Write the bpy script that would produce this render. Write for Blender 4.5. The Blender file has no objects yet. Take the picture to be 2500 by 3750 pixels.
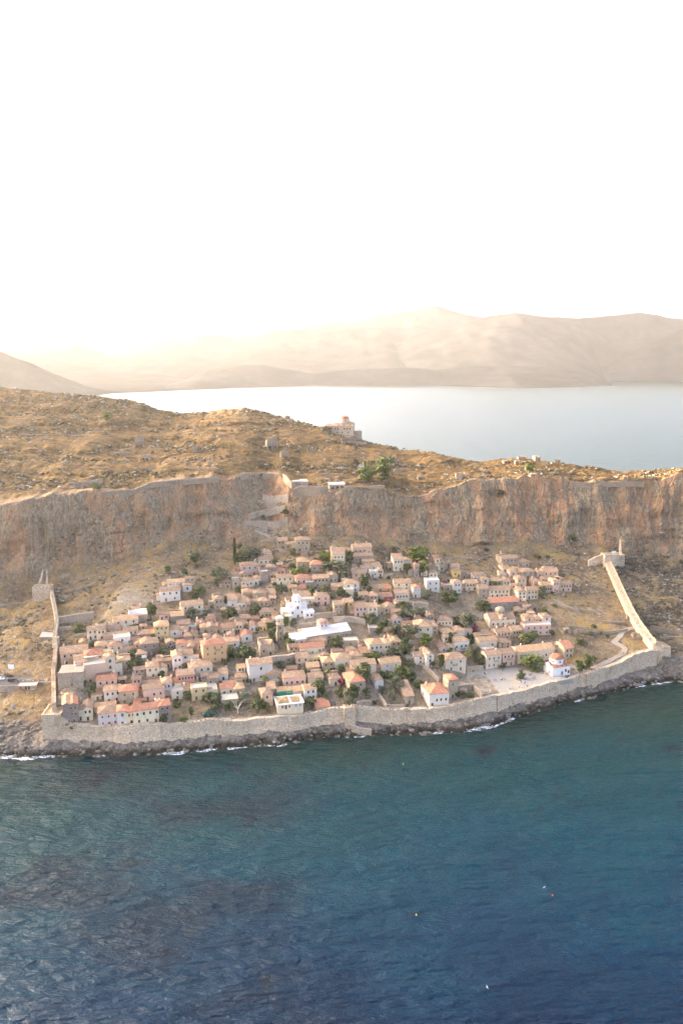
import bpy, bmesh, math, random
import numpy as np
from mathutils import Vector, Matrix

R = math.radians
SC = bpy.context.scene
COL = SC.collection

# ------------------------------------------------------------------ camera
CAM_H = 210.0
PITCH = math.atan(0.19587)
cam_d = bpy.data.cameras.new('camera')
cam_d.sensor_fit = 'VERTICAL'
cam_d.sensor_height = 36.0
cam_d.lens = 28.0
cam_d.clip_start = 1.0
cam_d.clip_end = 60000.0
cam = bpy.data.objects.new('camera', cam_d)
COL.objects.link(cam)
cam.location = (0, 0, CAM_H)
cam.rotation_euler = (math.pi / 2 - PITCH, 0, 0)
SC.camera = cam

# ------------------------------------------------------------------ sky, sun, exposure
SUN_EL, SUN_AZ = R(6.0), R(-64.0)          # azimuth measured from +Y, negative = to the left
world = bpy.data.worlds.new('World')
SC.world = world
world.use_nodes = True
wt = world.node_tree
wt.nodes.clear()
sky = wt.nodes.new('ShaderNodeTexSky')
sky.sky_type = 'NISHITA'
sky.sun_disc = False
sky.sun_elevation = SUN_EL
sky.sun_rotation = SUN_AZ
sky.altitude = 200
sky.air_density = 0.22
sky.dust_density = 6.0
sky.ozone_density = 0.0
bgn = wt.nodes.new('ShaderNodeBackground')
bgn.inputs['Strength'].default_value = 0.15
outw = wt.nodes.new('ShaderNodeOutputWorld')
wt.links.new(sky.outputs[0], bgn.inputs['Color'])
wt.links.new(bgn.outputs[0], outw.inputs['Surface'])

sun_d = bpy.data.lights.new('sun', 'SUN')
sun_d.energy = 2.0
sun_d.angle = R(0.6)
sun_d.color = (1.0, 0.84, 0.66)
sun = bpy.data.objects.new('sun', sun_d)
COL.objects.link(sun)
sdir = Vector((math.sin(SUN_AZ) * math.cos(SUN_EL), math.cos(SUN_AZ) * math.cos(SUN_EL), math.sin(SUN_EL)))
sun.rotation_euler = (-sdir).to_track_quat('-Z', 'Y').to_euler()
sun.location = (-300, 600, 600)

SC.view_settings.view_transform = 'Standard'
SC.view_settings.look = 'None'
SC.view_settings.gamma = 1.0
SC.view_settings.use_curve_mapping = False
SC.view_settings.exposure = 4.0
SC.cycles.max_bounces = 6
SC.cycles.diffuse_bounces = 3
SC.cycles.glossy_bounces = 2
SC.cycles.transmission_bounces = 2
SC.cycles.volume_bounces = 1
SC.cycles.use_denoising = True
SC.cycles.use_adaptive_sampling = True
SC.cycles.adaptive_threshold = 0.02
SC.cycles.sample_clamp_indirect = 6.0

# ------------------------------------------------------------------ the lie of the land
# each survey line of the rock is a list of (x, y, z) in metres
def srf(line):
    a = np.array(sorted(line))
    return a[:, 0], a[:, 1], a[:, 2]

WATER = [(-1082.9, 513.7, 0.0), (-482.9, 423.7, 0.0), (-262.9, 387.7, 0.0), (-182.9, 393.7, 0.0), (-168.3, 392.3, 0.0), (-152.6, 393.7, 0.0), (-136.5, 394.7, 0.0), (-117.6, 393.7, 0.0), (-99.5, 396.1, 0.0), (-81.1, 398.5, 0.0), (-67.6, 402.4, 0.0), (-53.5, 403.9, 0.0), (-34.5, 405.9, 0.0), (-20.4, 411.0, 0.0), (-5.9, 415.1, 0.0), (11.3, 416.2, 0.0), (28.5, 417.2, 0.0), (43.4, 418.3, 0.0), (53.5, 420.4, 0.0), (68.7, 422.5, 0.0), (84.6, 428.0, 0.0), (102.1, 439.3, 0.0), (119.8, 448.7, 0.0), (139.0, 461.1, 0.0), (157.2, 467.5, 0.0), (173.9, 476.7, 0.0), (194.1, 486.3, 0.0), (210.5, 491.9, 0.0), (224.2, 491.9, 0.0), (284.2, 497.9, 0.0), (384.2, 541.9, 0.0), (724.2, 611.9, 0.0)]
CREST = [(-161.6, 400.4, 20.7), (-152.7, 401.2, 20.3), (-151.1, 401.3, 18.2), (-146.8, 401.6, 14.5), (-130.9, 401.9, 13.0), (-115.6, 401.5, 13.9), (-105.7, 402.8, 13.7), (-98.8, 403.7, 13.4), (-90.9, 404.7, 12.3), (-82.8, 405.8, 13.4), (-76.6, 407.3, 13.9), (-69.8, 409.3, 13.5), (-59.9, 410.7, 12.1), (-42.4, 414.1, 12.1), (-36.3, 414.7, 12.8), (-24.5, 418.5, 11.7), (-19.5, 420.2, 12.0), (-7.8, 423.6, 12.6), (7.3, 424.9, 14.5), (19.5, 425.7, 12.1), (29.4, 426.3, 11.7), (38.4, 426.9, 11.6), (46.2, 427.9, 11.1), (56.3, 429.8, 11.2), (65.4, 431.1, 12.3), (84.0, 436.8, 13.5), (96.2, 444.5, 12.8), (110.6, 452.8, 12.4), (125.3, 461.3, 12.0), (145.5, 472.4, 11.8), (157.7, 477.0, 13.2), (166.3, 483.0, 13.1), (182.7, 493.5, 13.6), (192.8, 499.6, 16.3), (207.7, 506.9, 16.4), (214.9, 508.9, 16.4)]
MID = [(-161.6, 406.4, 19.8), (-152.0, 407.3, 18.5), (-142.3, 407.7, 13.2), (-132.7, 407.9, 12.3), (-123.0, 407.7, 12.6), (-113.4, 407.8, 12.9), (-103.7, 409.0, 12.7), (-94.0, 410.3, 11.8), (-84.4, 411.6, 12.3), (-74.7, 413.9, 12.9), (-65.1, 416.0, 11.9), (-55.4, 417.6, 11.2), (-45.8, 419.4, 11.2), (-36.1, 420.8, 11.9), (-26.5, 423.9, 11.0), (-16.8, 427.0, 11.3), (-7.2, 429.6, 11.8), (2.5, 430.5, 13.0), (12.1, 431.2, 12.7), (21.8, 431.8, 11.1), (31.5, 432.4, 10.8), (41.1, 433.2, 10.5), (50.8, 434.7, 10.3), (60.4, 436.4, 10.8), (78.5, 479.4, 11.8), (90.7, 484.8, 11.8), (112.0, 489.4, 11.8), (132.7, 494.1, 11.8), (144.9, 499.6, 12.5), (157.0, 482.7, 12.2), (166.6, 489.1, 12.2), (176.3, 495.3, 12.5), (185.9, 501.4, 13.5), (195.6, 507.0, 15.4), (205.2, 511.7, 15.5), (214.9, 514.9, 15.5)]
CBASE = [(-956.1, 675.0, 30.0), (-556.1, 570.0, 36.0), (-256.1, 575.0, 36.8), (-234.3, 582.0, 35.8), (-220.2, 590.0, 39.9), (-201.1, 597.0, 45.6), (-181.7, 604.0, 50.3), (-161.7, 610.0, 53.0), (-141.6, 618.0, 59.4), (-120.9, 624.0, 59.3), (-88.8, 630.0, 58.3), (-67.0, 634.0, 56.0), (-44.6, 634.0, 60.8), (-22.2, 632.0, 65.8), (0.0, 634.0, 64.2), (33.8, 640.0, 59.4), (56.7, 644.0, 56.8), (103.1, 650.0, 52.3), (126.4, 652.0, 51.1), (173.2, 655.0, 49.5), (196.7, 656.0, 48.3), (220.1, 657.0, 48.5), (254.6, 655.0, 41.4), (287.7, 650.0, 35.8), (407.7, 670.0, 30.0), (687.7, 770.0, 25.0)]
CTOP = [(-963.9, 714.9, 170.0), (-563.9, 599.9, 142.0), (-353.9, 602.9, 104.0), (-263.9, 604.9, 94.5), (-245.4, 608.4, 100.1), (-230.5, 614.1, 100.4), (-214.6, 622.0, 102.7), (-200.0, 627.4, 103.1), (-167.7, 638.2, 102.4), (-156.2, 644.2, 108.0), (-133.8, 654.3, 108.4), (-109.0, 662.2, 110.4), (-90.7, 671.6, 109.0), (-78.8, 689.8, 106.3), (-65.6, 702.0, 105.0), (-55.4, 696.0, 106.3), (-46.3, 674.0, 101.8), (-40.4, 663.6, 96.2), (-34.5, 661.1, 96.0), (-17.7, 660.4, 98.4), (6.9, 663.2, 97.9), (35.5, 668.3, 96.4), (58.5, 672.2, 90.3), (83.4, 677.5, 94.1), (104.2, 682.1, 99.3), (124.1, 685.8, 102.8), (165.6, 688.5, 103.8), (200.6, 690.2, 101.9), (248.3, 689.4, 102.7), (275.1, 687.9, 104.4), (285.9, 688.3, 108.5), (299.2, 691.9, 111.1), (419.2, 721.9, 104.0), (699.2, 821.9, 70.0)]  # far left heights, out of view, raised to keep direct sun off the sea
RIDGE = [(-1117.4, 1045.0, 225.0), (-617.4, 1025.0, 196.0), (-417.4, 985.0, 172.2), (-383.8, 980.2, 169.8), (-350.5, 975.4, 166.3), (-317.4, 970.7, 165.0), (-290.0, 966.7, 162.6), (-257.6, 961.9, 158.7), (-236.2, 958.7, 154.2), (-217.7, 955.9, 146.6), (-188.4, 951.5, 143.3), (-156.5, 946.7, 144.7), (-135.3, 943.5, 148.5), (-114.4, 940.4, 150.2), (-92.8, 927.4, 147.0), (-66.3, 909.6, 141.8), (-45.9, 895.4, 138.0), (-26.0, 881.2, 133.4), (7.5, 857.4, 127.1), (21.4, 848.8, 121.9), (39.5, 837.3, 118.5), (65.7, 820.1, 115.8), (90.8, 802.9, 115.2), (111.1, 789.0, 109.8), (135.2, 777.5, 108.3), (150.7, 769.9, 111.4), (173.5, 758.4, 113.7), (192.0, 748.8, 112.9), (214.3, 740.3, 111.5), (233.7, 736.7, 109.5), (256.8, 732.5, 106.4), (286.9, 726.8, 107.6), (312.0, 722.0, 108.7), (432.0, 762.0, 106.0), (712.0, 852.0, 70.0)]  # unseen far left summit lifted as well, to block the low sun
XW0, XW1 = -161.6, 214.9
FAR_RIDGES = {
  'far range': [(-943.4, 9600.0, 424.8), (-737.6, 9600.0, 474.8), (-429.6, 9600.0, 549.7), (-224.8, 9600.0, 589.6), (30.6, 9600.0, 639.3), (158.3, 9600.0, 609.5), (438.6, 9600.0, 688.9), (896.3, 9600.0, 758.2), (1099.1, 9600.0, 797.7), (1253.2, 9600.0, 738.4), (1484.0, 9600.0, 688.9), (1868.9, 9600.0, 624.4), (2382.0, 9600.0, 574.6), (3153.6, 9600.0, 499.8)],
  'left range': [(-4416.0, 7600.0, 240.7), (-3599.4, 7600.0, 260.7), (-3191.6, 7600.0, 268.7), (-2944.9, 7600.0, 300.6), (-2658.8, 7600.0, 320.5), (-2454.5, 7600.0, 336.4), (-2375.4, 7600.0, 300.6), (-2216.6, 7600.0, 232.7), (-1973.8, 7600.0, 200.7), (-1649.7, 7600.0, 148.6), (-1283.9, 7600.0, 96.4), (-916.9, 7600.0, 56.1)],
  'mid range': [(-2791.5, 8600.0, 131.5), (-2510.3, 8600.0, 199.5), (-2227.7, 8600.0, 312.5), (-1901.6, 8600.0, 402.4), (-1624.4, 8600.0, 447.3), (-1394.9, 8600.0, 447.3), (-1120.6, 8600.0, 406.9), (-936.1, 8600.0, 447.3), (-660.3, 8600.0, 478.6), (-293.4, 8600.0, 483.1), (73.3, 8600.0, 505.4), (439.8, 8600.0, 514.3), (806.2, 8600.0, 523.3), (1263.5, 8600.0, 550.0), (1676.0, 8600.0, 536.6), (2366.5, 8600.0, 469.6)],
  'right range': [(477.8, 7700.0, 321.9), (886.8, 7700.0, 450.5), (1212.3, 7700.0, 542.4), (1415.3, 7700.0, 594.1), (1618.3, 7700.0, 629.8), (1906.7, 7700.0, 582.2), (2235.1, 7700.0, 562.3), (2519.6, 7700.0, 594.1), (2804.3, 7700.0, 617.9), (3053.3, 7700.0, 570.2), (3209.4, 7700.0, 562.3), (3744.1, 7700.0, 621.9), (4582.6, 7700.0, 442.5)],
  'right spur': [(2030.3, 6900.0, 48.3), (2284.2, 6900.0, 147.0), (2390.5, 6900.0, 219.8), (2568.9, 6900.0, 310.3), (2746.4, 6900.0, 400.4), (2882.5, 6900.0, 447.0), (3180.0, 6900.0, 490.0), (3742.4, 6900.0, 382.4)],
  'coast hills': [(-1244.0, 6000.0, 11.9), (-1145.6, 6000.0, 43.9), (-981.6, 6000.0, 114.0), (-787.0, 6000.0, 145.7), (-593.4, 6000.0, 152.0), (-432.5, 6000.0, 123.5), (-206.9, 6000.0, 82.1), (-45.2, 6000.0, 107.6), (213.0, 6000.0, 123.5), (535.8, 6000.0, 123.5), (697.6, 6000.0, 107.6), (890.6, 6000.0, 133.0), (1180.8, 6000.0, 139.4), (1503.7, 6000.0, 133.0), (1796.5, 6000.0, 91.7), (1912.2, 6000.0, 50.3), (1983.4, 6000.0, -0.9)],
  'left headland': [(-2389.1, 4300.0, 384.5), (-2075.1, 4300.0, 317.4), (-1806.1, 4300.0, 238.7), (-1717.5, 4300.0, 193.4), (-1606.2, 4300.0, 136.6), (-1516.8, 4300.0, 90.9), (-1426.7, 4300.0, 49.7), (-1323.6, 4300.0, 24.4)],
}
FAR_SHORE = [(-2383.7, 4058.1, 0.0), (-1620.7, 4375.8, 0.0), (-1333.3, 4527.5, 0.0), (-1023.2, 4925.8, 0.0), (-653.8, 5400.0, 0.0), (-259.3, 5714.0, 0.0), (245.3, 5974.4, 0.0), (676.6, 5798.3, 0.0), (948.2, 5552.6, 0.0), (1197.9, 5326.8, 0.0), (1527.0, 5475.3, 0.0), (1811.6, 5672.8, 0.0), (1981.4, 5974.4, 0.0), (2196.3, 6572.8, 0.0), (2828.6, 6684.3, 0.0), (4026.4, 6684.3, 0.0)]


def sm(a, b, x):
    t = np.clip((x - a) / (b - a), 0, 1)
    return t * t * (3 - 2 * t)

def lines_at(x):
    """profile break points (y, z) of the rock for an array of x"""
    x = np.asarray(x, float)
    yw = np.interp(x, *srf(WATER)[:2])
    inside = sm(XW0 - 3, XW0 + 3, x) * (1 - sm(XW1 - 2, XW1 + 4, x))
    wx, wy, wz = srf(CREST)
    yc = np.interp(x, wx, wy)
    zc = np.interp(x, wx, wz)
    mx, my, mz = srf(MID)
    ym, zm = np.interp(x, mx, my), np.interp(x, mx, mz)
    bx, by, bz = srf(CBASE)
    yb, zb = np.interp(x, bx, by), np.interp(x, bx, bz)
    tx, ty, tz = srf(CTOP)
    yt, zt = np.interp(x, tx, ty), np.interp(x, tx, tz)
    rx, ry, rz = srf(RIDGE)
    yr, zr = np.interp(x, rx, ry), np.interp(x, rx, rz)
    # outside the walls the shore is a plain rocky slope
    zf = 0.36 * zc * inside + 6.0 * (1 - inside)
    yf = (yc - 1.0) * inside + (yw + 8.0) * (1 - inside)
    zi = (zc - 1.0) * inside + 9.5 * (1 - inside)
    yi = (yc + 1.2) * inside + (yw + 16.0) * (1 - inside)
    zm = zm * inside + (9.5 + 0.08 * (zb - 9.5)) * (1 - inside)
    ym = ym * inside + (yw + 24.0) * (1 - inside)
    P = [(yw - 45, -14 + 0 * x), (yw - 6, -2.5 + 0 * x), (yw, 0 * x), (yw + 0.35 * (yf - yw), 0.55 * zf), (yf, zf), (yi, zi), (ym, zm), (yb, zb), (yt, zt),
         (yr, zr), (yr + 50, zr - 14), (yr + 230, -12 + 0 * x)]
    return P

def ground_z(x, y):
    """smooth height of the rock at a point"""
    P = lines_at(np.array([x], float))
    ys = [float(p[0][0]) for p in P]
    zs = [float(p[1][0]) for p in P]
    return float(np.interp(y, ys, zs))

# ---- cheap vectorised noise
def _h(ix, iy, iz, seed):
    n = (ix * 374761393 + iy * 668265263 + iz * 2147483647 + seed * 1274126177) & 0xFFFFFFFF
    n = ((n ^ (n >> 13)) * 1274126177) & 0xFFFFFFFF
    return ((n ^ (n >> 16)) & 0xFFFF) / 65535.0

def vnoise(x, y, z, seed=0):
    x, y, z = np.broadcast_arrays(np.asarray(x, float), np.asarray(y, float), np.asarray(z, float))
    ix, iy, iz = np.floor(x).astype(np.int64), np.floor(y).astype(np.int64), np.floor(z).astype(np.int64)
    fx, fy, fz = x - ix, y - iy, z - iz
    fx, fy, fz = fx * fx * (3 - 2 * fx), fy * fy * (3 - 2 * fy), fz * fz * (3 - 2 * fz)
    r = 0
    for dx in (0, 1):
        for dy in (0, 1):
            for dz in (0, 1):
                w = (fx if dx else 1 - fx) * (fy if dy else 1 - fy) * (fz if dz else 1 - fz)
                r = r + w * _h(ix + dx, iy + dy, iz + dz, seed)
    return r * 2 - 1

def fbm(x, y, z, octv=4, seed=0, gain=0.5):
    r, a, f = 0, 1.0, 1.0
    for o in range(octv):
        r = r + a * vnoise(x * f, y * f, z * f, seed + o * 17)
        a *= gain
        f *= 2.03
    return r

# ------------------------------------------------------------------ survey tables (metres)
HOUSES = [
  (-166.5, 470.7, 23.0, 20.7, 16.3, 11.0, 7.6, 'g', 'B', 't', '4/3', 'b1,c1,d11', 'large peach house with balcony beside the western town wall'),
  (-152.0, 463.0, 27.3, 21.5, 11.1, 9.0, 4.3, 'h', 'P', 'r', '3', 'd9', 'pink house under a bright red hipped roof'),
  (-146.1, 445.1, 21.4, 21.8, 12.2, 9.0, 11.0, 'f', 'B', 'w', '0/2', 'd9,a', 'tall peach block with dark café roof terrace and white awning'),
  (-154.1, 446.2, 25.2, 22.7, 7.3, 6.0, 7.5, 's', 'W', 't', '1', 'd6', 'low white house tucked left of the café roof terrace'),
  (-138.8, 451.2, 21.8, 21.4, 6.5, 6, 11.8, 'e', 'C', 't', '1/1/2', 'c1', 'narrow cream gabled house three storeys tall, right of café terrace'),
  (-134.6, 453.2, 21.8, 22.5, 4.5, 6.0, 6.8, 'f', 'C', 'w', '1', 'd6', 'small cream flat-roofed block right of the narrow gabled house'),
  (-132.1, 457.5, 22.5, 17.2, 7.4, 8.0, 7.3, 'h', 'S', 't', '2/2', 'd8', 'tan stone house with brown shutters and pyramid roof'),
  (-159.2, 485.8, 32.3, 19.8, 6.6, 6, 6.8, 'g', 'C', 't', '2/2', 'c1', 'leftmost cream house of the chimneyed terrace row'),
  (-153.9, 485.7, 32.3, 22.7, 5.4, 6, 6.8, 'g', 'C', 't', '2/1', 'c1', 'second cream house of the chimneyed terrace row'),
  (-151.4, 492.0, 33.0, 20.9, 4.1, 6, 4.6, 'g', 'S', 'b', '1', 'c2', 'narrow stone house with paired chimneys in the terrace row'),
  (-147.4, 495.0, 32.7, 22.4, 6.6, 6, 3.5, 'g', 'W', 't', '2', 'c1', 'white house at the right end of the chimneyed row'),
  (-144.7, 486.2, 30.0, 17.7, 15.1, 7.0, 5.3, 'g', 'P', 't', '2', 'd7', 'long pale pink house below the chimneyed row'),
  (-139.6, 481.9, 28.2, 19.8, 9.9, 9.0, 7.6, 'f', 'W', 'w', '1/1', 'd9', 'white house with cluttered roof terrace beside the long pink house'),
  (-136.7, 492.3, 30.5, 18.5, 9.0, 7.2, 5.7, 'g', 'C', 't', '3/1', 'c1', 'cream house with square chimney above the cluttered terrace'),
  (-143.2, 504.7, 33.5, 20.3, 15.7, 9.0, 5.9, 'g', 'C', 'o', '3/2', 'd9', 'long cream house with sandy roof high above the left quarter'),
  (-137.1, 513.7, 35.0, 20.4, 11.5, 9.0, 4.7, 'v', 'S', 'w', '-', 'd9', 'stone chapel under a smooth white vaulted roof'),
  (-126.2, 492.6, 30.1, 17.1, 12.3, 9.0, 4.1, 'h', 'R', 't', '2', 'd9', 'salmon pink house with faded hipped roof'),
  (-150.0, 474.7, 29.2, 18.3, 8.9, 8.0, 3.7, 'h', 'S', 't', '2', 'd8', 'sandy stone house with hipped roof behind the yellow terrace'),
  (-141.8, 474.1, 26.8, 18.7, 9.0, 8.0, 5.9, 'h', 'C', 'b', '2/1', 'd8', 'ochre plastered house right of the yellow terrace'),
  (-145.4, 468.0, 26.6, 22.5, 7.4, 5.0, 4.4, 'f', 'Y', 'w', '0', 'd5', 'low yellow terrace block with plants'),
  (-132.0, 483.4, 28.3, 21.6, 8.2, 7.0, 4.6, 'h', 'S', 'b', '2', 'd7', 'brown stone house below the cluttered white terrace'),
  (-120.8, 475.6, 26.4, 18.0, 11.2, 9.0, 7.7, 'h', 'M', 't', '2/1', 'd9', 'mauve plastered house beside a steep lane'),
  (-133.7, 473.4, 26.2, 21.8, 6.6, 6.0, 4.1, 'g', 'C', 't', '1', 'd6', 'little cream house above the leafy courtyard tree'),
  (-124.5, 468.7, 25.0, 17.8, 6.9, 8.0, 4.6, 'h', 'Y', 't', '1', 'd8,a', 'yellow fronted house with a pale awning and tan roof'),
  (-116.8, 493.2, 30.1, 15.7, 9.3, 9.0, 9.2, 'h', 'Y', 'o', '3/2/2', 'd9', 'bright yellow three-storey house on the left slope'),
  (-109.0, 495.7, 30.4, 12.8, 6.2, 8.0, 5.5, 'h', 'C', 't', '1', 'd8', 'cream cube house right of the yellow three-storey house'),
  (-103.3, 496.6, 30.3, 12.0, 5.8, 7.0, 5.0, 'h', 'P', 't', '1', 'd7', 'dusky pink house among close packed roofs'),
  (-96.9, 494.8, 29.3, 17.2, 6.3, 7.0, 3.9, 'e', 'S', 'b', '1', 'd7', 'small stone gabled house with one window and dark roof'),
  (-99.2, 491.0, 28.8, 13.3, 5.0, 7.0, 4.3, 'h', 'S', 't', '1', 'c1,d7', 'squat stone house in front of the dusky pink house'),
  (-87.5, 492.2, 28.5, 13.3, 4.5, 6.0, 3.6, 'h', 'W', 't', '1', 'd6', 'small white house in a gap between brown roofs'),
  (-100.7, 505.0, 32.0, 17.9, 8.1, 6.0, 2.2, 'f', 'W', 'w', '1', 'd6', 'low white flat-roofed house with satellite dishes'),
  (-105.2, 506.6, 32.9, 17.2, 8.6, 5.0, 2.6, 's', 'C', 't', '-', 'd5', 'low shed with tan lean-to roof above the dusky pink house'),
  (-111.0, 514.9, 34.5, 13.7, 8.8, 9.0, 4.5, 'g', 'G', 'o', '1', 'd9', 'windowless grey stone barn with sandy roof'),
  (-102.9, 524.7, 36.0, 17.8, 14.9, 9.0, 7.3, 'g', 'C', 't', '3/2', 'c1,d9', 'long cream house with red side shutters above two olive trees'),
  (-90.7, 534.5, 37.6, 15.2, 4.2, 6.0, 4.2, 'f', 'S', 'w', '2', 'd6', 'stone block with terrace left of the slim stone house'),
  (-85.9, 533.6, 36.9, 16.1, 6.5, 8.0, 7.8, 'h', 'S', 't', '2/2', 'd8', 'slim stone house with four windows beside a tall dark hedge'),
  (-120.9, 561.5, 45.0, 13.2, 12.7, 7.0, 3.8, 'g', 'W', 'o', '3', 'd7', 'upper white house on the bare hillside at left'),
  (-111.7, 555.0, 43.4, 17.6, 6.2, 6.0, 4.5, 'h', 'W', 't', '1', 'd6', 'small white house attached to the upper hillside house'),
  (-121.3, 542.2, 40.7, 16.1, 13.8, 9.0, 7.5, 'g', 'W', 't', '3/2', 'c2,d9', 'lower white house with two chimneys on the bare hillside'),
  (-78.1, 564.5, 42.8, 17.8, 5.4, 6.0, 7.3, 'f', 'S', 'w', '1', 'd6', 'square stone tower below the cypress'),
  (-81.2, 579.0, 45.9, 17.4, 11.1, 7.0, 3.2, 'g', 'B', 't', '2', 'd7', 'low peach house just above the square stone tower'),
  (-70.5, 589.1, 46.4, 13.8, 13.5, 9.0, 7.7, 'h', 'P', 't', '3/2', 'c1,d9', 'pale pink house with chimney beside the cypress garden'),
  (-70.3, 569.9, 42.7, 14.2, 9.5, 8.0, 4.9, 'h', 'C', 't', '3', 'd8', 'cream house with terrace under the pale pink house'),
  (-62.4, 572.4, 43.5, 8.0, 6.2, 7.0, 4.8, 'h', 'W', 't', '2', 'd7', 'white fronted house with two windows next to a tall grey tower'),
  (-76.4, 534.7, 36.5, 12.9, 6.6, 7.0, 7.0, 'g', 'W', 't', '1', 'c1,d7', 'whitewashed tall house right of the dark hedge'),
  (-69.0, 536.3, 35.9, 12.4, 9.1, 7.0, 5.5, 'g', 'W', 't', '3', 'd7', 'whitewashed house with three windows and blue balcony'),
  (-67.5, 551.8, 38.7, 13.8, 8.5, 8.0, 5.4, 'h', 'S', 't', '2', 'd8', 'stone house with flat terrace above the whitewashed pair'),
  (-58.4, 546.6, 38.4, 10.6, 9.0, 8.0, 6.6, 'h', 'S', 't', '2', 'd8', 'brown stone cube house above a steep garden'),
  (-73.4, 526.9, 34.6, 12.0, 6.3, 7.0, 4.1, 'g', 'C', 't', '1', 'd7', 'cream house stepping below the whitewashed pair'),
  (-68.0, 530.6, 34.6, 16.1, 6.5, 6.0, 2.6, 'g', 'C', 't', '2', 'd6', 'low cream house with two windows below the blue balcony'),
  (-66.1, 519.4, 32.2, 14.0, 8.2, 8.0, 3.4, 'h', 'S', 't', '2', 'd8', 'tan stone cottage with hipped roof below the low cream house'),
  (-73.1, 515.1, 32.1, 13.9, 6.2, 8.0, 4.0, 'e', 'S', 't', '1', 'c1,d8', 'stone gabled cottage right of a round dark tree'),
  (-66.5, 511.9, 30.8, 16.9, 6.3, 7.0, 3.4, 'h', 'S', 't', '2', 'd7', 'small stone cottage with reddish hipped roof on a bend'),
  (-58.6, 508.5, 30.0, 9.9, 6.4, 9.0, 3.6, 'e', 'W', 'b', '2', 'c1,d9', 'white hall with two arched windows and gable'),
  (-62.4, 496.5, 27.5, 13.9, 7.0, 9.0, 4.4, 'e', 'W', 'r', '1', 'd9', 'bright white gabled house with orange roof and single door'),
  (-90.7, 503.8, 30.8, 14.9, 6.4, 9.0, 3.9, 'h', 'S', 't', '1', 'c1,d9', 'brown roofed stone house at the head of a lane'),
  (-86.6, 502.6, 30.5, 16.2, 4.9, 8.0, 5.0, 'e', 'S', 't', '1', 'd8', 'first of two narrow gabled stone houses'),
  (-81.8, 503.8, 30.5, 12.3, 4.9, 8.0, 4.3, 'e', 'S', 'b', '1', 'd8', 'second narrow gabled stone house, darker roof'),
  (-75.6, 503.1, 29.9, 17.9, 8.7, 9.0, 5.0, 'g', 'S', 'b', '3', 'd9', 'long stone house with an ivy covered arch'),
  (-81.1, 490.9, 27.8, 12.1, 7.7, 8.0, 3.3, 'e', 'C', 't', '-', 'd8', 'cream shed with blank gable above the orange hotel'),
  (-96.4, 482.3, 26.6, 16.5, 5.6, 7.0, 4.3, 'h', 'S', 't', '2', 'd7', 'stone cottage with two windows left of the orange hotel'),
  (-101.8, 481.9, 27.0, 19.1, 7.4, 8.0, 4.3, 'h', 'C', 'r', '1', 'd8', 'cream house with red hipped roof and pale terrace'),
  (-71.3, 488.0, 26.3, 12.1, 10.6, 9.0, 4.5, 'h', 'W', 't', '2', 'c1,d9', 'white house with broad brown roof and two windows'),
  (-79.8, 471.6, 23.6, 18.7, 14.4, 10.0, 11.2, 'h', 'O', 'r', '3/3/3', 'b1,c1,d10', 'large orange hotel with red hipped roof'),
  (-95.2, 479.2, 25.8, 16.2, 4.8, 7.0, 4.9, 'h', 'S', 't', '2', 'd7', 'stone house tight against the orange hotel'),
  (-100.6, 460.8, 22.2, 17.5, 6.0, 9.0, 9.0, 'e', 'W', 't', '2/2', 'c1,d9', 'white gabled house with a tall white chimney'),
  (-96.4, 471.7, 24.2, 14.1, 6.7, 8.0, 4.3, 'g', 'W', 't', '2', 'd8', 'white house with long tan roof behind the white gable'),
  (-92.9, 463.5, 22.5, 14.3, 10.9, 6.0, 3.7, 'f', 'W', 'w', '2', 'd6', 'white terrace block stepping down below the white gable'),
  (-113.4, 452.1, 21.3, 15.1, 7.6, 9.0, 6.7, 'h', 'C', 't', '2/1', 'c1,d9', 'cream house with balcony and broad terracotta roof'),
  (-107.9, 453.1, 21.5, 19.7, 5.2, 7.0, 4.7, 'e', 'C', 't', '1', 'd7', 'cream gabled wing with a double window'),
  (-136.9, 437.8, 18.4, 14.2, 11.4, 8.0, 7.5, 'g', 'P', 'r', '3/2', 'c1,d8', 'pale pink house with long bright red roof'),
  (-131.4, 429.0, 16.1, 17.5, 9.5, 9.0, 7.1, 'h', 'W', 't', '3/2', 'd9', 'cream white house with terrace near the southwest wall'),
  (-147.2, 409.1, 13.7, 18.6, 5.1, 11.0, 10.5, 'e', 'M', 'r', '2/2/1', 'd11', 'mauve gabled house just inside the corner bastion'),
  (-150.7, 408.3, 15.3, 18.7, 3.9, 12.0, 9.6, 'e', 'M', 't', '-', 'd12', 'mauve gabled house squeezed against the bastion ramp'),
  (-140.8, 413.5, 13.0, 15.1, 5.5, 11.0, 6.8, 'e', 'C', 't', '2/1', 'd11', 'cream gabled house beside a stone archway'),
  (-143.8, 410.6, 13.5, 15.1, 3.4, 7.0, 6.3, 'g', 'C', 't', '1', 'd7', 'cream slip of a house over a stone archway'),
  (-133.0, 419.9, 14.2, 16.1, 11.6, 7.0, 3.0, 'g', 'C', 'o', '1', 'd7', 'low cream range behind the white house with red door'),
  (-127.8, 408.1, 12.3, 17.7, 11.0, 10.0, 7.3, 'h', 'W', 't', '3/3', 'rd,d10', 'white house with red door and red shutters on the sea wall'),
  (-119.9, 407.1, 12.7, 14.6, 5.6, 9.0, 8.1, 'h', 'W', 'r', '1/1', 'd9', 'white house with one window per floor above the sea wall'),
  (-115.5, 407.7, 12.9, 18.5, 5.0, 8.0, 7.2, 'g', 'C', 'r', '2/1', 'd8', 'narrow cream house between white and yellow seafront houses'),
  (-107.2, 409.2, 12.7, 18.8, 14.5, 9.0, 8.3, 'g', 'C', 'r', '4/3', 'c1,d9', 'long cream yellow house along the sea wall'),
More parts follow.
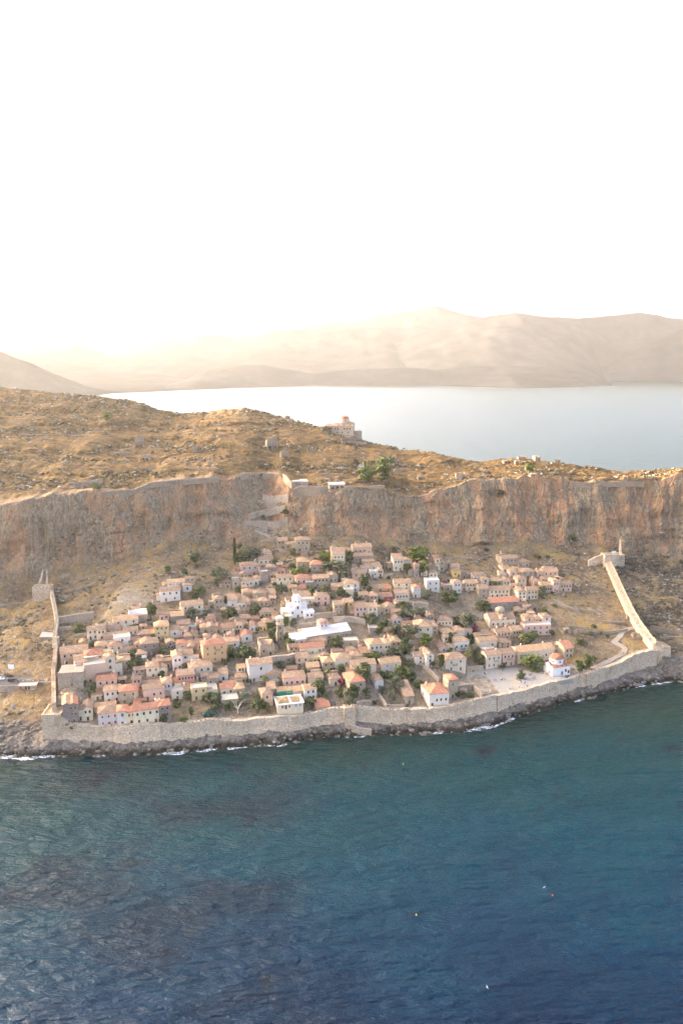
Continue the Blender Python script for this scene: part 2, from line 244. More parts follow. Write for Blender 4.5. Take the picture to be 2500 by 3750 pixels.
  (-98.2, 412.0, 12.1, 19.2, 6.5, 9.0, 9.8, 'h', 'M', 'r', '2/2/1', 'c1,d9', 'derelict stone house with gaping windows on the sea wall'),
  (-114.2, 422.2, 15.2, 14.2, 6.5, 7.0, 3.1, 'g', 'S', 'r', '-', 'c1,d7', 'little red roofed outhouse behind the seafront row'),
  (-108.4, 430.8, 16.7, 19.7, 11.9, 8.0, 6.7, 'g', 'P', 't', '3', 'd8', 'dusty pink house with dark terrace furniture'),
  (-111.7, 440.8, 19.2, 14.5, 10.2, 6.0, 2.4, 'g', 'P', 't', '-', 'd6', 'low pink range behind the dusty pink house'),
  (-101.6, 435.4, 17.1, 16.0, 5.7, 8.0, 7.7, 'h', 'U', 't', '2/1', 'd8', 'blue grey house with two dark windows'),
  (-98.6, 442.1, 18.3, 17.7, 4.0, 7.0, 4.1, 'g', 'S', 't', '1', 'c1,d7', 'stone house wedged behind the blue grey house'),
  (-95.1, 431.9, 15.8, 19.5, 6.5, 6.0, 5.6, 'f', 'C', 'w', '1/1', 'd6', 'cream flat-topped house right of the blue grey house'),
  (-92.3, 443.6, 18.0, 16.0, 10.1, 9.0, 8.8, 'g', 'R', 't', '5/4', 'd9', 'deep rose house with a row of five windows'),
  (-85.3, 454.1, 20.1, 19.5, 13.5, 10.0, 7.4, 'h', 'C', 't', '3/3', 'c1,d10', 'big cream house with tan roof above the rose house'),
  (-86.9, 442.6, 18.0, 17.3, 6.2, 7.0, 3.1, 'h', 'C', 't', '1', 'c2,d7', 'yellowish house with stepped parapet and twin chimneys'),
  (-82.3, 432.2, 15.9, 15.9, 8.9, 7.0, 7.1, 'f', 'Y', 'w', '2/2', 'd7', 'yellow terraced house with arched gate behind the walled garden'),
  (-75.9, 436.9, 16.6, 15.9, 6.1, 9.0, 3.6, 'f', 'C', 'w', '1', 'd9', 'flat white roof terrace left of the stepped lane'),
  (-121.5, 427.4, 15.9, 15.1, 10.4, 10.0, 8.0, 'h', 'S', 'r', '2/2', 'd10', 'stone house with orange hipped roof behind the yellow seafront house'),
  (-71.4, 453.1, 19.3, 11.5, 5.4, 9.0, 3.9, 'g', 'W', 't', '1', 'c1,d9', 'white cottage with dark climber left of the white cube house'),
  (-60.3, 450.1, 17.8, 11.9, 6.8, 7.0, 4.2, 'h', 'S', 't', '2', 'd7', 'small stone house beside the stepped lane'),
  (-67.3, 439.1, 16.0, 15.1, 8.5, 8.0, 4.1, 'g', 'C', 'r', '2', 'd8', 'cream house with orange roof over a furnished terrace'),
  (-60.7, 439.6, 15.4, 17.0, 6.2, 9.0, 4.4, 'h', 'S', 'o', '2', 'd9', 'stone wing with sandy orange roof above a pale bush'),
  (-64.4, 429.0, 13.5, 12.0, 9.6, 9.0, 4.2, 'f', 'S', 'w', '-', 'd9,t', 'stone platform house with a furnished roof terrace'),
  (-66.0, 445.1, 17.3, 11.3, 9.2, 6.0, 2.4, 'g', 'S', 't', '-', 'd6', 'faded roof tucked behind the furnished terrace house'),
  (-49.5, 454.5, 18.3, 16.9, 14.2, 9.0, 10.5, 'g', 'W', 't', '1/3', 'c1,d9', 'brilliant white house with rooftop garden near the arches'),
  (-41.3, 454.2, 18.4, 14.2, 9.6, 11.0, 4.2, 'e', 'S', 't', '2', 'd11', 'stone house with broad gabled roof behind the palm'),
  (-40.5, 447.3, 17.3, 13.4, 5.6, 6.0, 3.1, 'f', 'S', 'w', '1', 'd6', 'stone terrace box with a dark doorway beside the palm'),
  (-28.9, 449.7, 16.6, 12.4, 13.6, 10.0, 6.2, 'h', 'P', 't', '4', 'c1,d10', 'pinkish stone house with corner chimney and long roof'),
  (-25.2, 468.8, 21.5, 14.6, 8.6, 9.0, 5.9, 'g', 'B', 't', '2/2', 'd9', 'peach house below the red roofed villa'),
  (-17.3, 471.4, 22.1, 16.0, 7.8, 7.0, 3.5, 'f', 'Y', 'w', '3', 'd7', 'yellow house with three windows and flat top'),
  (-18.2, 462.7, 19.7, 13.7, 7.7, 8.0, 4.0, 'g', 'S', 'o', '3', 'd8', 'stone house with sandy roof below the flat yellow house'),
  (-9.0, 465.6, 19.9, 13.5, 7.5, 10.0, 6.0, 'h', 'S', 'o', '2/2', 'd10', 'stone cube house above the fan palm'),
  (-16.1, 451.1, 16.6, 11.3, 9.2, 8.0, 5.1, 'g', 'C', 't', '1', 'd8', 'cream house with one window left of the fan palm'),
  (-4.7, 450.9, 16.6, 16.5, 6.9, 8.0, 4.4, 'h', 'C', 't', '1', 'c1,d8', 'cream house with hipped roof right of the fan palm'),
  (-47.9, 481.7, 24.2, 11.2, 9.3, 11.0, 6.3, 'f', 'S', 'w', '2', 'd11,v', 'stone hall with low vaulted roof on top of two arches'),
  (-19.4, 480.9, 24.5, 14.0, 15.7, 9.0, 5.1, 'g', 'C', 'r', '3', 'd9', 'villa with long red roof and pillared balcony'),
  (-43.6, 430.3, 12.9, 16.0, 6.5, 9.0, 7.8, 'h', 'B', 't', '1/1', 'd9', 'peach house with balcony left of the building site'),
  (-35.1, 438.3, 14.8, 11.8, 5.9, 8.0, 3.3, 'g', 'C', 'o', '-', 'd8', 'sandy roofed wing behind the building site'),
  (-27.5, 438.5, 13.8, 15.4, 10.7, 8.0, 4.7, 'g', 'B', 'o', '3', 'd8', 'long peach house with sandy tiles right behind the building site'),
  (-19.0, 438.3, 13.3, 16.7, 7.2, 8.0, 6.6, 'g', 'W', 'o', '2/2', 'd8', 'pale blue white end house with four small windows'),
  (-11.4, 428.2, 11.5, 14.8, 8.2, 7.0, 2.0, 's', 'S', 'r', '-', 'd7', 'low red tiled hut on the sea wall walk'),
  (-0.6, 467.1, 20.8, 15.7, 10.0, 10.0, 6.9, 'h', 'C', 't', '2', 'd10', 'cream house over a dark archway'),
  (8.2, 474.5, 22.5, 11.6, 6.8, 8.0, 3.6, 'h', 'C', 't', '1', 'd8', 'cream house adjoining right of the archway house'),
  (6.2, 482.1, 24.4, 13.6, 7.7, 9.0, 2.2, 'h', 'S', 't', '2', 'd9', 'sandy roof with twin slots above the archway house'),
  (12.7, 463.3, 19.2, 11.9, 15.4, 9.0, 5.8, 'g', 'C', 't', '2/2', 'd9', 'wide cream house with tan roof behind a big dark tree'),
  (20.8, 483.9, 22.4, 16.1, 9.6, 11.0, 8.3, 'h', 'C', 'o', '3/3', 'd11', 'tall cream mansion with sandy roof and two rows of windows'),
  (28.1, 484.8, 22.2, 12.8, 4.3, 10.0, 8.5, 'h', 'C', 't', '2/1', 'd10', 'right wing of the tall cream mansion'),
  (34.2, 493.1, 23.6, 13.7, 7.2, 10.0, 5.0, 'h', 'Y', 'o', '2/2', 'd10', 'yellow house at the end of the cream mansion'),
  (29.4, 467.2, 18.0, 17.0, 12.6, 9.0, 6.6, 'g', 'C', 'o', '2/2', 'bs,d9', 'cream house with blue shutters behind the bright green tree'),
  (53.8, 477.5, 18.6, 16.1, 5.1, 12.0, 8.0, 'e', 'W', 't', '1/1/1', 'c1,d12', 'white gabled house with three stacked openings and tall chimney'),
  (48.4, 478.3, 19.3, 16.9, 7.1, 9.0, 5.3, 'g', 'W', 't', '1/1', 'c1,d9', 'white wing left of the three-storey white gable'),
  (43.9, 487.0, 21.7, 13.7, 4.3, 8.0, 3.3, 'g', 'C', 't', '1', 'd8', 'low cream wing behind the white gabled pair'),
  (43.5, 478.6, 19.9, 13.9, 7.1, 7.0, 2.7, 'f', 'S', 'w', '-', 'd7', 'stone terrace box in front of the low cream wing'),
  (7.3, 446.2, 14.7, 15.4, 9.6, 15.0, 7.8, 'h', 'S', 'r', '2/1', 'd15', 'rubble stone house with long bright orange roof'),
  (21.4, 451.7, 14.7, 13.9, 5.2, 10.0, 5.1, 'e', 'W', 't', '1', 'bs,d10', 'small pale blue house with blue door and patchy roof'),
  (38.2, 441.4, 10.9, 12.7, 5.4, 14.0, 4.7, 's', 'S', 't', '1', 'd14', 'stone shed with an arched window by the sea wall garden'),
  (54.8, 439.8, 10.3, 13.4, 12.1, 15.0, 7.7, 'h', 'W', 'r', '4', 'd15,c1', 'large white house with bright orange roof at the sea wall'),
  (64.8, 445.9, 11.2, 12.9, 6.0, 9.0, 11.5, 'h', 'S', 'r', '1/1', 'd9', 'ruinous stone tower house left of the plaza'),
  (65.4, 494.9, 20.4, 14.3, 6.0, 8.0, 4.0, 'e', 'P', 'b', '1', 'c1,d8', 'tiny pink gabled house beside a cypress'),
  (70.6, 481.0, 14.0, 17.9, 14.0, 11.0, 8.2, 'h', 'C', 't', '2/2', 'b1,d11', 'cream house with pyramid roof at the left edge of the plaza'),
  (78.1, 506.1, 17.4, 17.8, 11.4, 9.0, 6.8, 'h', 'W', 'o', '3', 'b1,d9', 'white house with long balcony between cypress trees'),
  (70.8, 515.9, 22.8, 15.8, 8.6, 10.0, 4.0, 'h', 'M', 'o', '3', 'd10', 'mauve house with sandy roof left of its cream neighbour'),
  (79.3, 521.3, 21.1, 15.0, 6.7, 10.0, 5.4, 'h', 'C', 't', '2', 'd10', 'cream house joined to the mauve house'),
  (70.8, 530.5, 26.6, 7.0, 10.9, 9.0, 3.8, 'h', 'C', 't', '4', 'd9', 'low house with hipped tan roof and a line of small windows'),
  (54.2, 511.1, 25.9, 5.5, 10.8, 14.0, 7.5, 'h', 'C', 't', '2/1', 'd14', 'tall yellowish house with long tan roof above the bright bush'),
  (62.1, 516.1, 26.1, 6.6, 3.9, 12.0, 5.7, 'h', 'S', 't', '1/1', 'd12', 'stone house joined right of the tall yellowish house'),
  (44.8, 517.8, 28.5, 9.7, 9.0, 10.0, 2.8, 'g', 'S', 'b', '-', 'd10', 'broad brown roof above the olive grove'),
  (97.0, 520.5, 19.4, 17.2, 14.0, 8.0, 3.1, 'g', 'C', 't', '3', 'd8', 'long tan roofed house, uppermost of the stepped pink quarter'),
  (97.3, 510.5, 16.9, 14.2, 12.4, 8.0, 6.0, 'g', 'C', 'o', '2', 'd8', 'cream house with sandy roof, middle of the stepped pink quarter'),
  (96.0, 503.5, 15.2, 16.7, 8.7, 8.0, 4.4, 'f', 'P', 'w', '1', 'd8,t', 'pink roof terrace house behind the plaza houses'),
  (97.0, 490.2, 11.8, 16.6, 10.6, 9.0, 9.0, 'g', 'C', 't', '3/3', 'b1,c2,od,d9', 'cream house with orange door facing the plaza'),
  (107.3, 493.8, 12.0, 16.2, 8.9, 9.0, 8.5, 'g', 'P', 't', '3/2', 'b1,d9', 'pink house with balcony facing the plaza'),
  (109.8, 523.1, 19.1, 16.0, 10.5, 9.0, 5.4, 'g', 'B', 't', '4/2', 'c2,d9', 'peach house with twin chimneys above the plaza'),
  (118.8, 523.9, 18.8, 16.6, 7.3, 9.0, 6.8, 'g', 'S', 't', '3/3', 'd9', 'stone house joined right of the twin chimney peach house'),
  (109.0, 512.5, 16.7, 14.2, 8.7, 8.0, 4.3, 'h', 'S', 't', '2/2', 'd8', 'stone house stepping down in front of the peach house'),
  (126.4, 501.1, 12.5, 16.2, 26.5, 11.0, 7.7, 'g', 'C', 'o', '7', 'c2,b1,d11', 'very long cream house with seven windows behind the white chapel'),
  (148.2, 505.6, 13.9, 16.7, 6.6, 14.0, 6.6, 'g', 'S', 'r', '2/2', 'd14,c1', 'isolated stone house with red roof behind the white chapel'),
  (132.1, 542.8, 22.7, 7.9, 6.4, 9.0, 5.6, 'h', 'C', 't', '1/1', 'd9', 'cream house on top of the pink terraced block'),
  (138.3, 542.3, 22.3, 9.6, 6.3, 9.0, 5.0, 'h', 'P', 't', '2/1', 'd9', 'pink house on top of the pink terraced block'),
  (144.4, 542.8, 22.1, 9.1, 6.1, 9.0, 6.8, 'h', 'W', 't', '1/1', 'd9', 'white house at the right end of the pink terraced block'),
  (135.5, 529.4, 19.6, 6.8, 18.8, 6.0, 7.1, 'f', 'P', 'w', '4/4', 'd6', 'massive pink terraced block with flat roof edges'),
  (118.3, 559.9, 28.0, 10.7, 21.6, 7.0, 6.0, 's', 'G', 'r', '3', 'd7', 'long grey stone range with red lean-to roof'),
  (133.3, 573.5, 30.1, 8.9, 6.8, 10.0, 8.1, 'h', 'C', 't', '2/2/2', 'd10', 'cream three-storey house with tan roof, left of a pair'),
  (142.3, 578.2, 30.9, 8.5, 8.6, 9.0, 7.0, 'g', 'C', 't', '3/3', 'd9', 'cream house with three upper windows, right of a pair'),
  (117.7, 577.9, 32.3, 5.1, 15.7, 9.0, 5.9, 'g', 'C', 't', '5/4', 'd9', 'long cream house with five windows above the red lean-to'),
  (105.5, 576.5, 32.7, 8.3, 7.6, 9.0, 6.9, 'g', 'S', 't', '1/1', 'd9', 'plain stone house left of the long five-windowed house'),
  (119.1, 596.1, 36.7, 6.5, 8.8, 9.0, 3.3, 'h', 'S', 't', '2', 'c2,d9', 'hipped stone house with twin chimneys and shrub in front'),
  (126.4, 596.1, 36.3, 9.0, 5.8, 8.0, 4.0, 'h', 'C', 't', '2', 'd8', 'yellowish house right of the twin chimney stone house'),
  (109.7, 593.3, 36.7, 7.8, 6.0, 8.0, 5.1, 'h', 'C', 't', '1/1', 'd8', 'cream cube house with tan pyramid roof on the right slope'),
  (105.8, 599.8, 38.6, 9.9, 9.6, 8.0, 4.5, 'g', 'W', 't', '3', 'd8', 'white house with terrace left of the cream cube house'),
  (133.3, 604.2, 37.9, 8.9, 5.6, 8.0, 7.1, 'h', 'P', 't', '1/1', 'd8', 'slender pink tower house in the upper right quarter'),
  (137.6, 594.1, 35.2, 9.8, 7.4, 8.0, 7.1, 'h', 'B', 't', '2/1', 'd8', 'peach cube house below the slender pink tower house'),
  (137.7, 614.6, 40.4, 7.1, 7.2, 7.0, 3.5, 'h', 'P', 't', '1', 'd7', 'pink roof peeping above the slender tower house'),
  (145.4, 607.5, 38.3, 8.9, 10.5, 8.0, 5.9, 'h', 'S', 't', '2/1', 'd8', 'stone house with two gables in the upper right quarter'),
  (134.2, 624.4, 42.8, 9.4, 13.6, 9.0, 7.8, 'g', 'S', 't', '4/3', 'd9', 'highest long stone house of the upper right quarter'),
  (145.6, 624.0, 42.2, 10.0, 9.0, 9.0, 5.6, 'h', 'S', 't', '3', 'c1,d9', 'stone house joined right of the highest long house'),
  (155.2, 608.9, 39.2, 7.1, 4.6, 8.0, 3.9, 'h', 'B', 't', '1', 'c1,d8', 'small peach house at the left of an apricot house'),
  (164.1, 611.2, 39.1, 10.1, 12.5, 8.0, 4.4, 'g', 'B', 't', '3', 'c1,d8', 'apricot house high on the right edge of town'),
  (149.6, 594.2, 35.3, 10.2, 6.4, 9.0, 4.5, 'h', 'P', 't', '2', 'c1,d9', 'pinkish house with chimney below the small peach house'),
  (155.0, 585.1, 33.7, 9.1, 8.0, 9.0, 6.0, 'g', 'S', 't', '4', 'd9', 'stone house over a dark arch on the eastern street'),
  (158.2, 599.4, 37.1, 10.9, 7.4, 7.0, 2.8, 'g', 'B', 't', '2', 'd7', 'peach roof behind the eastern street houses'),
  (161.5, 585.4, 33.4, 10.7, 5.1, 9.0, 9.7, 'h', 'P', 't', '2/2', 'd9', 'tall pink house over an arch on the eastern street'),
  (170.3, 589.0, 33.6, 8.1, 9.5, 8.0, 5.4, 'g', 'B', 't', '4/2', 'c1,d8', 'easternmost peach house with a row of four windows'),
  (169.1, 601.7, 36.7, 8.2, 4.4, 7.0, 3.2, 'h', 'P', 't', '-', 'd7', 'small pink roof behind the tall pink house'),
  (131.4, 590.2, 34.8, 6.0, 4.5, 6.0, 2.6, 'g', 'C', 't', '1', 'd6', 'little cream outhouse below the peach cube house'),
  (128.2, 555.2, 26.1, 10.0, 6.3, 8.0, 3.7, 'h', 'S', 't', '2', 'd8', 'small stone house right of the stone church'),
  (43.0, 597.8, 47.3, 10.6, 7.9, 8.0, 9.6, 's', 'C', 't', '3/2', 'd8', 'cream house with three upper windows below the cliff'),
  (51.0, 604.9, 47.9, 7.9, 6.8, 8.0, 5.8, 'h', 'C', 't', '2', 'd8', 'yellow cream house in the shade of the great pine'),
  (56.8, 592.0, 44.4, 9.1, 4.0, 7.0, 8.9, 'h', 'G', 'r', '1/1', 'd7', 'grey house with red roof behind a pale green tree'),
  (69.8, 613.5, 46.8, 9.3, 5.4, 8.0, 3.9, 'e', 'S', 't', '-', 'd8', 'stone gable left of the balcony house under the cliff'),
  (69.6, 604.5, 44.8, 9.4, 5.6, 8.0, 5.2, 'e', 'S', 't', '1', 'd8', 'stepped stone gable in front of the balcony house'),
  (74.9, 609.4, 44.8, 6.0, 3.5, 8.0, 9.8, 'h', 'C', 'r', '1/1', 'b1,d8', 'narrow house with balcony between two stone gables'),
  (78.2, 610.9, 44.3, 9.7, 4.3, 9.0, 7.4, 'e', 'S', 't', '1/1', 'd9', 'tall stone gable right of the narrow balcony house'),
  (67.4, 574.0, 38.1, 8.5, 9.8, 8.0, 8.1, 'f', 'W', 'w', '2/2', 'd8', 'weathered white ruin of a house over a dark arch'),
  (70.0, 594.8, 42.5, 9.0, 7.0, 7.0, 4.2, 'h', 'C', 't', '2', 'd7', 'cream house on top of the weathered white ruin'),
  (89.2, 602.2, 40.9, 7.5, 6.5, 8.0, 5.2, 'h', 'Y', 't', '2', 'c1,d8', 'golden yellow cube house high on the slope'),
  (94.7, 601.6, 40.2, 8.7, 4.0, 7.0, 4.1, 'e', 'G', 't', '2', 'd7', 'grey stone gable right of the golden cube house'),
  (86.1, 579.4, 35.2, 9.6, 6.3, 9.0, 8.3, 'h', 'W', 't', '2/2', 'd9', 'tall cream white house with tan roof near red bougainvillea'),
  (79.6, 580.2, 36.6, 8.8, 7.6, 7.0, 4.0, 'f', 'S', 'w', '1', 'd7', 'blank stone terrace block left of the tall cream white house'),
  (97.8, 584.9, 35.4, 9.3, 9.5, 9.0, 5.9, 'g', 'C', 't', '4/2', 'd9', 'cream house with dark arch and terrace, right of tall white house'),
  (92.0, 582.3, 35.8, 5.2, 2.8, 6.0, 3.3, 'g', 'S', 't', '1', 'd6', 'slim stone link between the tall and the arched house'),
  (44.6, 569.1, 40.4, 6.0, 12.4, 9.0, 5.7, 'g', 'C', 't', '2/2', 'd9', 'cream house with long tan roof above the great stone arch'),
  (43.1, 554.9, 37.4, 7.6, 10.0, 8.0, 5.1, 'g', 'C', 't', '4', 'd8', 'cream house with four windows set on the great stone arch'),
  (54.1, 560.9, 37.5, 8.9, 5.4, 9.0, 7.3, 'h', 'W', 'r', '2/2', 'sw,d9', 'white tower house with red roof and grey shutters'),
  (25.7, 561.7, 41.1, 6.3, 10.3, 8.0, 3.0, 'g', 'O', 't', '2', 'd8', 'ochre orange house with terrace furniture'),
  (33.5, 562.8, 40.3, 9.1, 5.4, 8.0, 4.0, 'h', 'O', 'r', '1', 'd8', 'ochre orange house with red roof, right of the pair'),
  (30.7, 549.8, 37.5, 8.8, 9.9, 9.0, 4.2, 'g', 'K', 'b', '2/2', 'sw,d9', 'crimson house with white framed windows'),
  (22.3, 545.8, 37.6, 5.3, 6.7, 9.0, 5.9, 'h', 'S', 't', '2/2', 'd9', 'tan stone house left of the crimson house'),
  (12.6, 527.2, 34.7, 9.8, 9.1, 9.0, 6.4, 'g', 'P', 't', '3/2', 'd9', 'rosy pink house with long roof left of cream terrace house'),
  (20.8, 527.8, 33.5, 8.4, 7.0, 8.0, 7.5, 'g', 'C', 't', '2/1', 'c1,d8', 'cream terrace house joined to the rosy pink house'),
  (32.7, 535.7, 34.0, 5.3, 7.9, 9.0, 4.1, 'e', 'B', 't', '2', 'd9', 'peach gabled house beside the overgrown arch'),
  (37.5, 521.9, 30.4, 5.8, 6.5, 8.0, 3.6, 'e', 'W', 't', '2', 'd8', 'small white gable with open court and red parasol'),
  (-31.2, 616.1, 58.5, 8.9, 11.3, 10.0, 9.1, 'h', 'S', 't', '3/2', 'd10', 'tall stone tower house at the foot of the zigzag path'),
  (-47.9, 628.1, 57.9, 8.1, 8.3, 8.0, 6.3, 'g', 'S', 't', '3/1', 'd8', 'stone house with four openings left of the tower house'),
  (-41.5, 623.1, 58.3, 8.2, 7.6, 7.0, 4.2, 'g', 'S', 't', '2', 'd7', 'low stone house between tower house and its neighbour'),
  (-58.9, 616.4, 53.4, 7.2, 6.4, 6.0, 3.6, 'h', 'C', 't', '2', 'c1,d6', 'little cream house with two big windows above olive trees'),
  (-59.5, 604.2, 50.5, 9.8, 11.1, 8.0, 4.4, 'g', 'C', 't', '3', 'd8', 'pale house below the little two-windowed house'),
  (-53.3, 582.5, 46.8, 9.3, 6.5, 8.0, 7.4, 'h', 'G', 't', '-', 'd8', 'pale grey stone house with tall chimney'),
  (-57.3, 572.4, 44.2, 10.7, 6.0, 7.0, 8.9, 'f', 'G', 'w', '-', 'd7', 'bare grey stone tower with white streaks'),
  (-46.4, 584.1, 48.2, 10.5, 6.9, 7.0, 2.8, 'h', 'C', 'r', '2', 'd7', 'squat house with red roof and three pale posts'),
  (-42.0, 567.5, 45.1, 8.4, 12.4, 8.0, 5.6, 'g', 'C', 't', '3/2', 'c1,d8', 'cream house with orange shutters and lower terrace'),
  (-28.3, 564.0, 46.1, 12.4, 11.8, 8.0, 5.1, 'h', 'P', 'r', '3', 'd8', 'dull pink house with red roof below the bright green trees'),
  (-29.2, 588.8, 51.7, 7.0, 9.3, 12.0, 5.7, 'h', 'S', 'o', '1', 'd12', 'large stone house with sandy hipped roof near mid slope'),
  (-19.1, 582.7, 51.1, 9.4, 9.8, 10.0, 5.5, 'h', 'S', 'r', '2', 'd10', 'stone house with reddish roof right of the sandy roofed house'),
  (-15.3, 560.8, 45.2, 8.7, 11.6, 9.0, 6.9, 'g', 'S', 't', '4/2', 'd9', 'stone house with four small windows over a dark vault'),
  (-6.6, 565.3, 45.9, 9.5, 6.5, 9.0, 6.8, 'e', 'S', 't', '2', 'd9', 'stone gabled house right of the dark vault house'),
  (-23.2, 557.8, 45.2, 7.7, 5.9, 7.0, 4.0, 'f', 'G', 'w', '2', 'd7', 'grey flat-topped house with blue roof tank'),
  (-28.6, 555.3, 44.1, 12.0, 6.6, 6.0, 1.9, 'g', 'S', 'r', '-', 'd6', 'low red roofed hut among ruins'),
  (-2.8, 592.4, 52.5, 9.2, 9.1, 10.0, 9.8, 's', 'C', 't', '3/3', 'd10', 'tall cream house with lean-to roof and blue door'),
  (2.6, 608.3, 56.2, 7.2, 6.7, 8.0, 4.5, 'g', 'S', 't', '2', 'd8', 'stone house behind the tall lean-to house'),
  (15.7, 616.2, 55.8, 10.7, 15.1, 9.0, 6.0, 'g', 'B', 't', '4', 'c2,d9', 'top tier of the big stone mansion under the cliff'),
  (16.4, 601.8, 52.4, 7.6, 15.3, 7.0, 5.7, 'g', 'S', 't', '5', 'd7', 'middle tier of the big stone mansion under the cliff'),
  (20.1, 595.8, 50.4, 10.3, 9.0, 6.0, 4.7, 'g', 'S', 't', '2', 'd6', 'lowest wing of the big stone mansion under the cliff'),
  (18.4, 588.7, 48.8, 9.0, 7.8, 7.0, 3.2, 'g', 'W', 't', '2', 'c1,d7', 'small white house below the big stone mansion'),
  (23.8, 582.4, 46.5, 10.5, 5.1, 6.0, 4.2, 'f', 'W', 'w', '2', 'd6', 'plain whitewashed block below the big stone mansion'),
  (12.1, 574.9, 46.4, 12.7, 10.0, 9.0, 5.3, 'g', 'B', 't', '2/1', 'c1,d9', 'peach house with two tall windows mid slope'),
  (6.4, 558.0, 42.9, 11.9, 11.0, 10.0, 6.0, 'h', 'W', 't', '2/2', 'c1,d10', 'white house with tan roof and four windows mid slope'),
  (-3.0, 555.1, 43.3, 9.5, 8.9, 8.0, 4.2, 'g', 'P', 't', '-', 'd8', 'pale pink blue house left of the four-windowed white house'),
  (4.8, 549.2, 41.2, 11.9, 6.1, 8.0, 5.5, 'f', 'C', 'w', '1', 'd8', 'cream cube with pale blue roof terrace'),
  (-28.1, 543.9, 40.9, 10.9, 11.7, 8.0, 3.6, 'g', 'C', 't', '3', 'c1,d8', 'cream house behind a long terrace above the long church'),
  (-25.5, 536.3, 39.4, 9.2, 13.1, 6.0, 3.9, 'f', 'C', 'w', '2', 'd6', 'cream terrace base right of the domed white church'),
  (-14.1, 538.3, 39.2, 7.9, 10.6, 9.0, 5.9, 'h', 'P', 't', '2/2', 'c1,d9', 'pink house with hipped roof above the ruin field'),
  (-2.6, 527.0, 36.0, 10.6, 6.5, 9.0, 7.1, 'g', 'S', 't', '2/2', 'd9', 'tall stone house at the right end of the ruin field'),
  (4.2, 529.2, 36.4, 10.4, 6.9, 8.0, 7.5, 'g', 'O', 't', '2/2', 'c1,d8', 'ochre and stone house with tiled roof by a slim cypress'),
  (-52.2, 524.9, 34.0, 12.7, 9.0, 9.0, 4.2, 'h', 'S', 't', '3', 'd9', 'stone house with hipped roof left of the domed white church'),
  (-55.0, 538.9, 37.0, 12.8, 7.0, 8.0, 4.7, 'h', 'S', 't', '2', 'd8', 'stone cottage with a white lower wall'),
  (-65.9, 535.8, 35.6, 10.7, 3.0, 8.0, 4.6, 'g', 'W', 't', '1/1', 'd8', 'white slice of house beside a round dark tree'),
  (-52.9, 508.7, 30.4, 9.1, 5.4, 8.0, 3.4, 'g', 'Y', 'o', '2', 'd8', 'yellow house attached to the white hall'),
  (-50.3, 512.6, 31.5, 12.4, 6.0, 8.0, 3.6, 'h', 'S', 't', '-', 'd8', 'sandy roof behind the attached yellow house'),
  (-16.1, 490.7, 27.0, 7.0, 13.0, 8.0, 3.1, 'h', 'B', 't', '2', 'd8', 'peach roofed house in front of the long white church'),
  (5.3, 488.5, 26.3, 7.6, 10.3, 7.0, 4.4, 'f', 'S', 'w', '1', 'd7', 'bare cream wall house below the end of the long white church'),
  (21.1, 508.1, 28.5, 8.4, 6.3, 9.0, 4.0, 'f', 'G', 'w', '1', 'd9', 'grey flat roofed store with a satellite dish near the olive grove'),
  (28.6, 507.8, 27.9, 8.7, 8.1, 8.0, 2.5, 'g', 'S', 't', '1', 'c1,d8', 'stone house with square chimney left of the yellow mansion end'),
  (-193.3, 498.5, 27.7, 2.8, 7.7, 5.0, 1.8, 's', 'G', 'w', '-', 'd5', 'low shed with a pale roof left of the western wall'),
]
